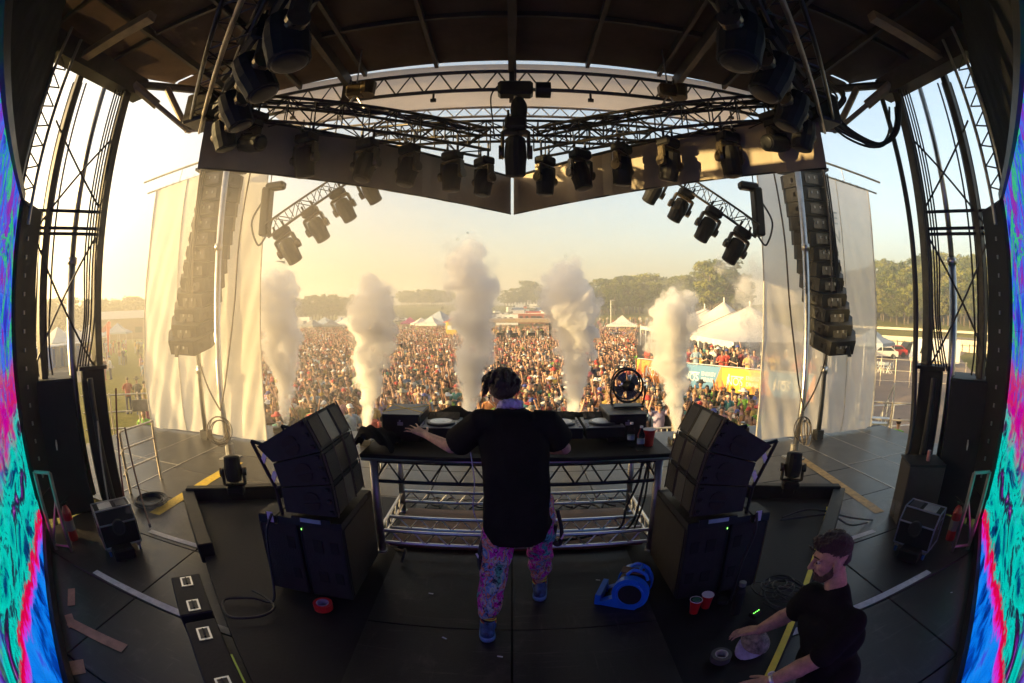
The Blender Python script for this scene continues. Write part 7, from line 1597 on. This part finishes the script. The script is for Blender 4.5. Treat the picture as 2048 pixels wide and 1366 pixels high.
def woods():
    rng = random.Random(33)
    for r, (d, n, h) in enumerate(((126, 26, 10), (134, 26, 13), (144, 24, 14.5), (156, 20, 16), (170, 18, 17))):
        for i in range(n):
            az = 41 + 22 * (i + rng.uniform(.1, .9)) / n; hh = h * rng.uniform(.78, 1.15) * (.72 + .28 * min(1, max(0, (az - 44) / 6)))
            tree(az, d + rng.uniform(-3, 3), hh, (vv := rng.choice([0, 1, 2, 3, 5, 4 if r < 2 else 0])), ('yellowing tree at the foot of the hillside wood beyond the track' if vv == 4 else 'green tree %s of the hillside wood beyond the track' % ('in the front row' if r == 0 else 'in the middle' if r < 3 else 'along the crest')), 'trees on the hillside beyond the track', rng.uniform(.9, 1.25))
    for r, (d, n, h) in enumerate(((186, 24, 12), (198, 22, 15), (212, 20, 16))):
        for i in range(n):
            az = 8.2 + 21 * (i + rng.uniform(.1, .9)) / n; tree(az, d + rng.uniform(-4, 4), h * rng.uniform(.8, 1.15) * (.8 + .2 * min(1, (az - 8) / 6)), rng.choice([0, 1, 2, 3, 5]), 'hazy tree in the %s of the long wood behind the crowd' % ('front edge', 'middle rows', 'back rows')[r], 'trees in the wood behind the crowd', rng.uniform(1, 1.3))
    for az, d, h, w_ in ((24.6, 150, 19, 1.15), (26.2, 152, 20, 1.2), (25.2, 158, 19, 1.2), (27.4, 156, 16, 1.1)): tree(az, d, h, rng.randrange(4), 'great tree of the tall clump rising behind the peaked tent', 'tall clump behind the peaked tent', w_)
    for i in range(26): az = -29 + 11 * i / 26; tree(az, 215 + rng.uniform(-8, 8), rng.uniform(8, 12.5), rng.choice([0, 1, 2, 3, 5]), 'golden hazed tree in the row left of the second smoke column', 'row of trees at the left of the crowd', 1.25)
    for i in range(34): az = -13.6 + 9.5 * i / 34; tree(az, 345 + rng.uniform(-12, 25), rng.uniform(10, 13), rng.choice([0, 1, 2, 3, 5]), 'far tree on the hill left of the tall centre smoke column', 'trees on the centre left hill', 1.3)
    tree(-6.4, 250, 11, 1, 'lone dark tree below the far hill wood', None, 1.2); tree(-5.9, 246, 9, 2, 'shorter dark tree beside the lone dark tree', None, 1.2); tree(-15.7, 230, 13, 3, 'round tree standing out behind the second smoke column', None, 1.1)
    for i in range(16): az = -.9 + 6.0 * i / 16; tree(az, 315 + rng.uniform(-8, 12), (rng.uniform(9, 13) if not 7 <= i <= 9 else 18), rng.choice([0, 1, 2, 3, 5]), 'dark tree in the clump between the two centre smoke columns', 'clump of trees between the centre columns', 1.25)
    for i in range(44): az = -66 + 21 * (i + .5) / 44; tree(az, 170 + rng.uniform(-8, 8), rng.uniform(9.5, 13), (vv := rng.choice([0, 1, 2, 3, 5, 4])), '%s tree of the wood beyond the left field' % ('yellowing' if vv == 4 else 'golden green'), 'trees beyond the left field', 1.35)
    for i in range(40): az = -68 + 50 * i / 40; tree(az, 300 + rng.uniform(-15, 15), rng.uniform(11, 14), rng.choice([0, 1, 2, 3, 5]), 'far faint tree on the horizon left of centre', 'far trees on the left horizon', 1.5)
    for s, az, d in ((0, -11.0, 330), (1, -10.7, 331)):
        p = polar(az, d); t = empty('utility_pole', '%s thin utility pole on the yellow hill field' % ('left of two' if s == 0 else 'right of two'), 'pole', p); b = MB(); b.tube([(0, 0, 0), (0, 0, 11)], .2, 6); b.build('pole_shaft', BARK, t); b = MB(); b.box((0, 0, 10), (2, .2, .2)); b.build('crossarm', BARK, t)
    for i, (az, lab) in enumerate(((8.2, 'thin lamp post right of the fourth smoke column'), (12.2, 'tall lamp post before the right wood'))):
        p = polar(az, 110); t = empty('lamp_post', lab, 'lamp post', p); b = MB(); b.tube([(0, 0, 0), (0, 0, 7)], .09, 6); b.build('post', GALV, t); b = MB(); b.box((.4, 0, 7), (.9, .2, .12)); b.build('lamp_arm', GALV, t)
    rng2 = random.Random(2)
    for i in range(34):
        az = rng2.uniform(8.5, 17.5); p = polar(az, rng2.uniform(118, 140)); c = rng2.choice(combos); put_person(p.x, p.y, p.z, rng2.uniform(-3, 3), 3, c[1], c[2], 'on the far slope', 'people on the far slope')
woods()

# ------------------------------------------------------------ smoke columns and their jets
SMOKE = None
def smoke_mat():
    m = bpy.data.materials.new('white_smoke'); m.use_nodes = True; t = m.node_tree; t.nodes.remove(t.nodes['Principled BSDF'])
    v = t.nodes.new('ShaderNodeVolumePrincipled'); v.inputs['Color'].default_value = (.995, .99, .985, 1); v.inputs['Anisotropy'].default_value = .0
    tc = t.nodes.new('ShaderNodeTexCoord'); n = t.nodes.new('ShaderNodeTexNoise'); n.inputs['Scale'].default_value = 2.7; n.inputs['Distortion'].default_value = .6; n.inputs['Detail'].default_value = 6; n.inputs['Roughness'].default_value = .62; t.links.new(tc.outputs['Object'], n.inputs['Vector'])
    mr = t.nodes.new('ShaderNodeMapRange'); mr.inputs[1].default_value = .40; mr.inputs[2].default_value = .64; mr.inputs[3].default_value = .7; mr.inputs[4].default_value = 15.0; t.links.new(n.outputs['Fac'], mr.inputs[0])
    sp = t.nodes.new('ShaderNodeSeparateXYZ'); t.links.new(tc.outputs['Object'], sp.inputs[0]); hr = t.nodes.new('ShaderNodeMapRange'); hr.inputs[1].default_value = .3; hr.inputs[2].default_value = 4.2; hr.inputs[3].default_value = 1.6; hr.inputs[4].default_value = .42; t.links.new(sp.outputs['Z'], hr.inputs[0])
    mu = t.nodes.new('ShaderNodeMath'); mu.operation = 'MULTIPLY'; t.links.new(mr.outputs[0], mu.inputs[0]); t.links.new(hr.outputs[0], mu.inputs[1]); t.links.new(mu.outputs[0], v.inputs['Density'])
    t.links.new(v.outputs[0], t.nodes['Material Output'].inputs['Volume']); m.cycles.volume_step_rate = .5 if hasattr(m.cycles, 'volume_step_rate') else 1; return m
SMOKE = smoke_mat()
VEIL = vol_mat('thin_smoke', 1.0, (.995, .99, .985), 0.0, 2.3, .44, .66)
FAINT = vol_mat('faint_smoke', 2.2, (.995, .99, .985), 0.0, 2.6, .42, .66)
JET = [(-5.3, 9.3, [(845, 572, 10), (780, 570, 24), (700, 557, 40), (620, 556, 46), (575, 552, 40)], 'smoke column at far left, glowing gold by the scrim'),
       (-2.95, 8.8, [(890, 731, 5), (820, 733, 24), (760, 737, 38), (700, 738, 48), (640, 750, 58), (605, 742, 52), (582, 738, 34)], 'smoke column behind the left monitor stack'),
       (-1.05, 9.6, [(870, 933, 14), (845, 935, 20), (780, 940, 34), (700, 945, 52), (640, 950, 50), (590, 946, 55), (545, 936, 62), (515, 928, 38)], 'tallest smoke column, just left of the head of the DJ'),
       (1.25, 9.6, [(870, 1142, 12), (845, 1143, 16), (760, 1148, 34), (690, 1150, 50), (640, 1150, 55), (600, 1140, 58), (560, 1126, 48), (538, 1128, 26)], 'smoke column just right of the DJ'),
       (3.35, 8.8, [(890, 1355, 5), (820, 1350, 24), (740, 1345, 38), (690, 1338, 48), (655, 1345, 52), (618, 1350, 44), (600, 1350, 26)], 'smoke column behind the right monitor stack'),
       (5.25, 9.3, [(850, 1524, 9), (780, 1519, 20), (700, 1512, 32), (620, 1506, 38), (555, 1495, 40)], 'smoke column at far right, against the scrim edge')]
def keep_main(o):
    me = o.data; n = len(me.vertices); par = np.arange(n); ed = np.empty(len(me.edges) * 2, dtype=np.int64); me.edges.foreach_get('vertices', ed); ed = ed.reshape(-1, 2)
    while True:
        m_ = np.minimum(par[ed[:, 0]], par[ed[:, 1]]); new = par.copy(); np.minimum.at(new, ed[:, 0], m_); np.minimum.at(new, ed[:, 1], m_); new = new[new]
        if (new == par).all(): break
        par = new
    ids, cnt = np.unique(par, return_counts=True); main = ids[cnt.argmax()]
    if len(ids) > 1:
        bm = bmesh.new(); bm.from_mesh(me); bm.verts.ensure_lookup_table(); bmesh.ops.delete(bm, geom=[bm.verts[i] for i in np.nonzero(par != main)[0]], context='VERTS'); bm.to_mesh(me); bm.free()
def smoke():
    for ji, (bx, by, prof, lab) in enumerate(JET):
        rng = random.Random(100 + ji); b = MB(); vl = MB(); pts = []
        base = Vector((bx, by, .24))
        for (py, px, hw) in prof:
            hw = hw * (.96 + .08 * min(1, max(0, (720 - py) / 120)) - .2 * min(1, max(0, (py - 730) / 80)))
            p = gy(px, py, by); q = gy(px + hw, py, by); pts.append((p, (q - p).length))
        lean = .0
        if pts[0][0].z > base.z + .05: pts.insert(0, (base, .05))
        pts = [(Vector((p.x, p.y, p.z)), r) for p, r in pts]
        for i in range(len(pts) - 1):
            (p0, r0), (p1, r1) = pts[i], pts[i + 1]; L = (p1 - p0).length; n = max(3, int(L / (.35 * max(r0, r1) + .03)))
            for k in range(n):
                u = k / n; p = p0.lerp(p1, u); r = r0 + (r1 - r0) * u; b.ico(p, r * .72, 2); vl.ico(p, r * (.72 + .3 * min(1, (p.z - .24) / 2.2)), 2)
                for _ in range(4 if r > .12 else 2):
                    a = rng.uniform(0, 6.283); rr = r * rng.uniform(.35, .68); b.ico(p + Vector((math.cos(a) * rr, math.sin(a) * rr, rng.uniform(-.3, .3) * r)), r * rng.uniform(.26, .5), 1); vl.ico(p + Vector((math.cos(a) * rr * 1.35, math.sin(a) * rr * 1.35, rng.uniform(-.4, .4) * r)), r * rng.uniform(.3, .6), 1)
        top, rt = pts[-1]
        for _ in range(14): a = rng.uniform(0, 6.283); b.ico(top + Vector((math.cos(a) * rt * rng.random(), math.sin(a) * rt * rng.random(), rng.uniform(-.2, .5) * rt)), rt * rng.uniform(.25, .5), 1)
        for _ in range(12): a = rng.uniform(0, 6.283); vl.ico(top + Vector((math.cos(a) * rt * 1.2 * rng.random(), math.sin(a) * rt * rng.random(), rng.uniform(-.2, .9) * rt)), rt * rng.uniform(.3, .6), 1)
        b.v = [tuple(Vector(v) - base) for v in b.v]; vl.v = [tuple(Vector(v) - base) for v in vl.v]
        def dis(co):
            f = np.zeros(len(co)); 
            for s_, a_ in ((6, .034), (13, .03), (27, .02), (52, .011)): f += a_ * (np.sin(co[:, 0] * s_ + 1.7 * np.sin(co[:, 2] * s_ * .9 + ji)) + np.sin(co[:, 2] * s_ * 1.1 + 2.1 * np.sin(co[:, 1] * s_ + co[:, 0] * s_ * .7)) + np.sin(co[:, 1] * s_ * 1.05 + 1.3 * np.sin(co[:, 0] * s_ * .8)))
            return f * np.clip(co[:, 2] / 1.6, .1, 1.0)
        o = fuse(b, 'smoke_column', [FAINT if ji == 5 else SMOKE], .04, None, 2, .5, dis); o.location = base
        keep_main(o)
        if ji != 5: keep_main(fuse(vl, 'smoke_veil', [VEIL], .05, o, 2, .5, lambda co: dis(co) * 1.3))
        tag(o, lab, "smoke column", "six smoke columns")
        t = empty('smoke_jet', 'small black jet at the foot of the %s' % lab.split(',')[0], 'smoke jet', (bx, by, 0), group='smoke jets along the stage front'); q = MB(); q.bbox((0, 0, .07), (.26, .26, .14), .02); q.build('jet_base', BLACKM, t); q = MB(); q.lathe([(.05, .14), (.045, .22), (.055, .25)], 12); q.build('nozzle', STEEL, t)
smoke()
# small pieces too fine to pick apart in the photo stay joined as one part of kind stuff
FINE = {'latch', 'clamp', 'lacing', 'cooling_fin', 'lamp_base', 'roof_clamp', 'red_stitching', 'deck_seam', 'trim_rail', 'base_plate', 'cable', 'button', 'knob', 'wheel', 'screen_frame', 'banner_pole', 'chain', 'rail', 'railing', 'barrier_panel', 'sock_print', 'crown', 'scrim_pipe', 'motor_body', 'amp_panel', 'handle_plate', 'edge_frame', 'front_truss', 'shelf_truss', 'side_truss', 'back_truss', 'flying_frame', 'handrail', 'frame', 'purlin', 'bracket', 'tape_cross', 'banner_swoosh', 'banner_mark', 'banner_text', 'guard_rim', 'handle', 'rigging_frame', 'base_frame', 'post', 'valve', 'coil', 'stand', 'brace', 'canopy_cloth', 'lens'}
import re as _re
def _islands(me):
    par = list(range(len(me.vertices)))
    def f(i):
        while par[i] != i: par[i] = par[par[i]]; i = par[i]
        return i
    for e in me.edges:
        a, b = f(e.vertices[0]), f(e.vertices[1])
        if a != b: par[a] = b
    return len({f(i) for i in range(len(par))})
_seen = {}
for o in list(sc.objects):
    if o.parent is None or o.type != 'MESH' or o.get('kind'): continue
    if _re.sub(r'\.\d+$', '', o.name) in FINE and len(o.data.vertices) < 60000:
        k = o.data.name
        if k not in _seen: _seen[k] = _islands(o.data)
        if _seen[k] > 1: o['kind'] = 'stuff'
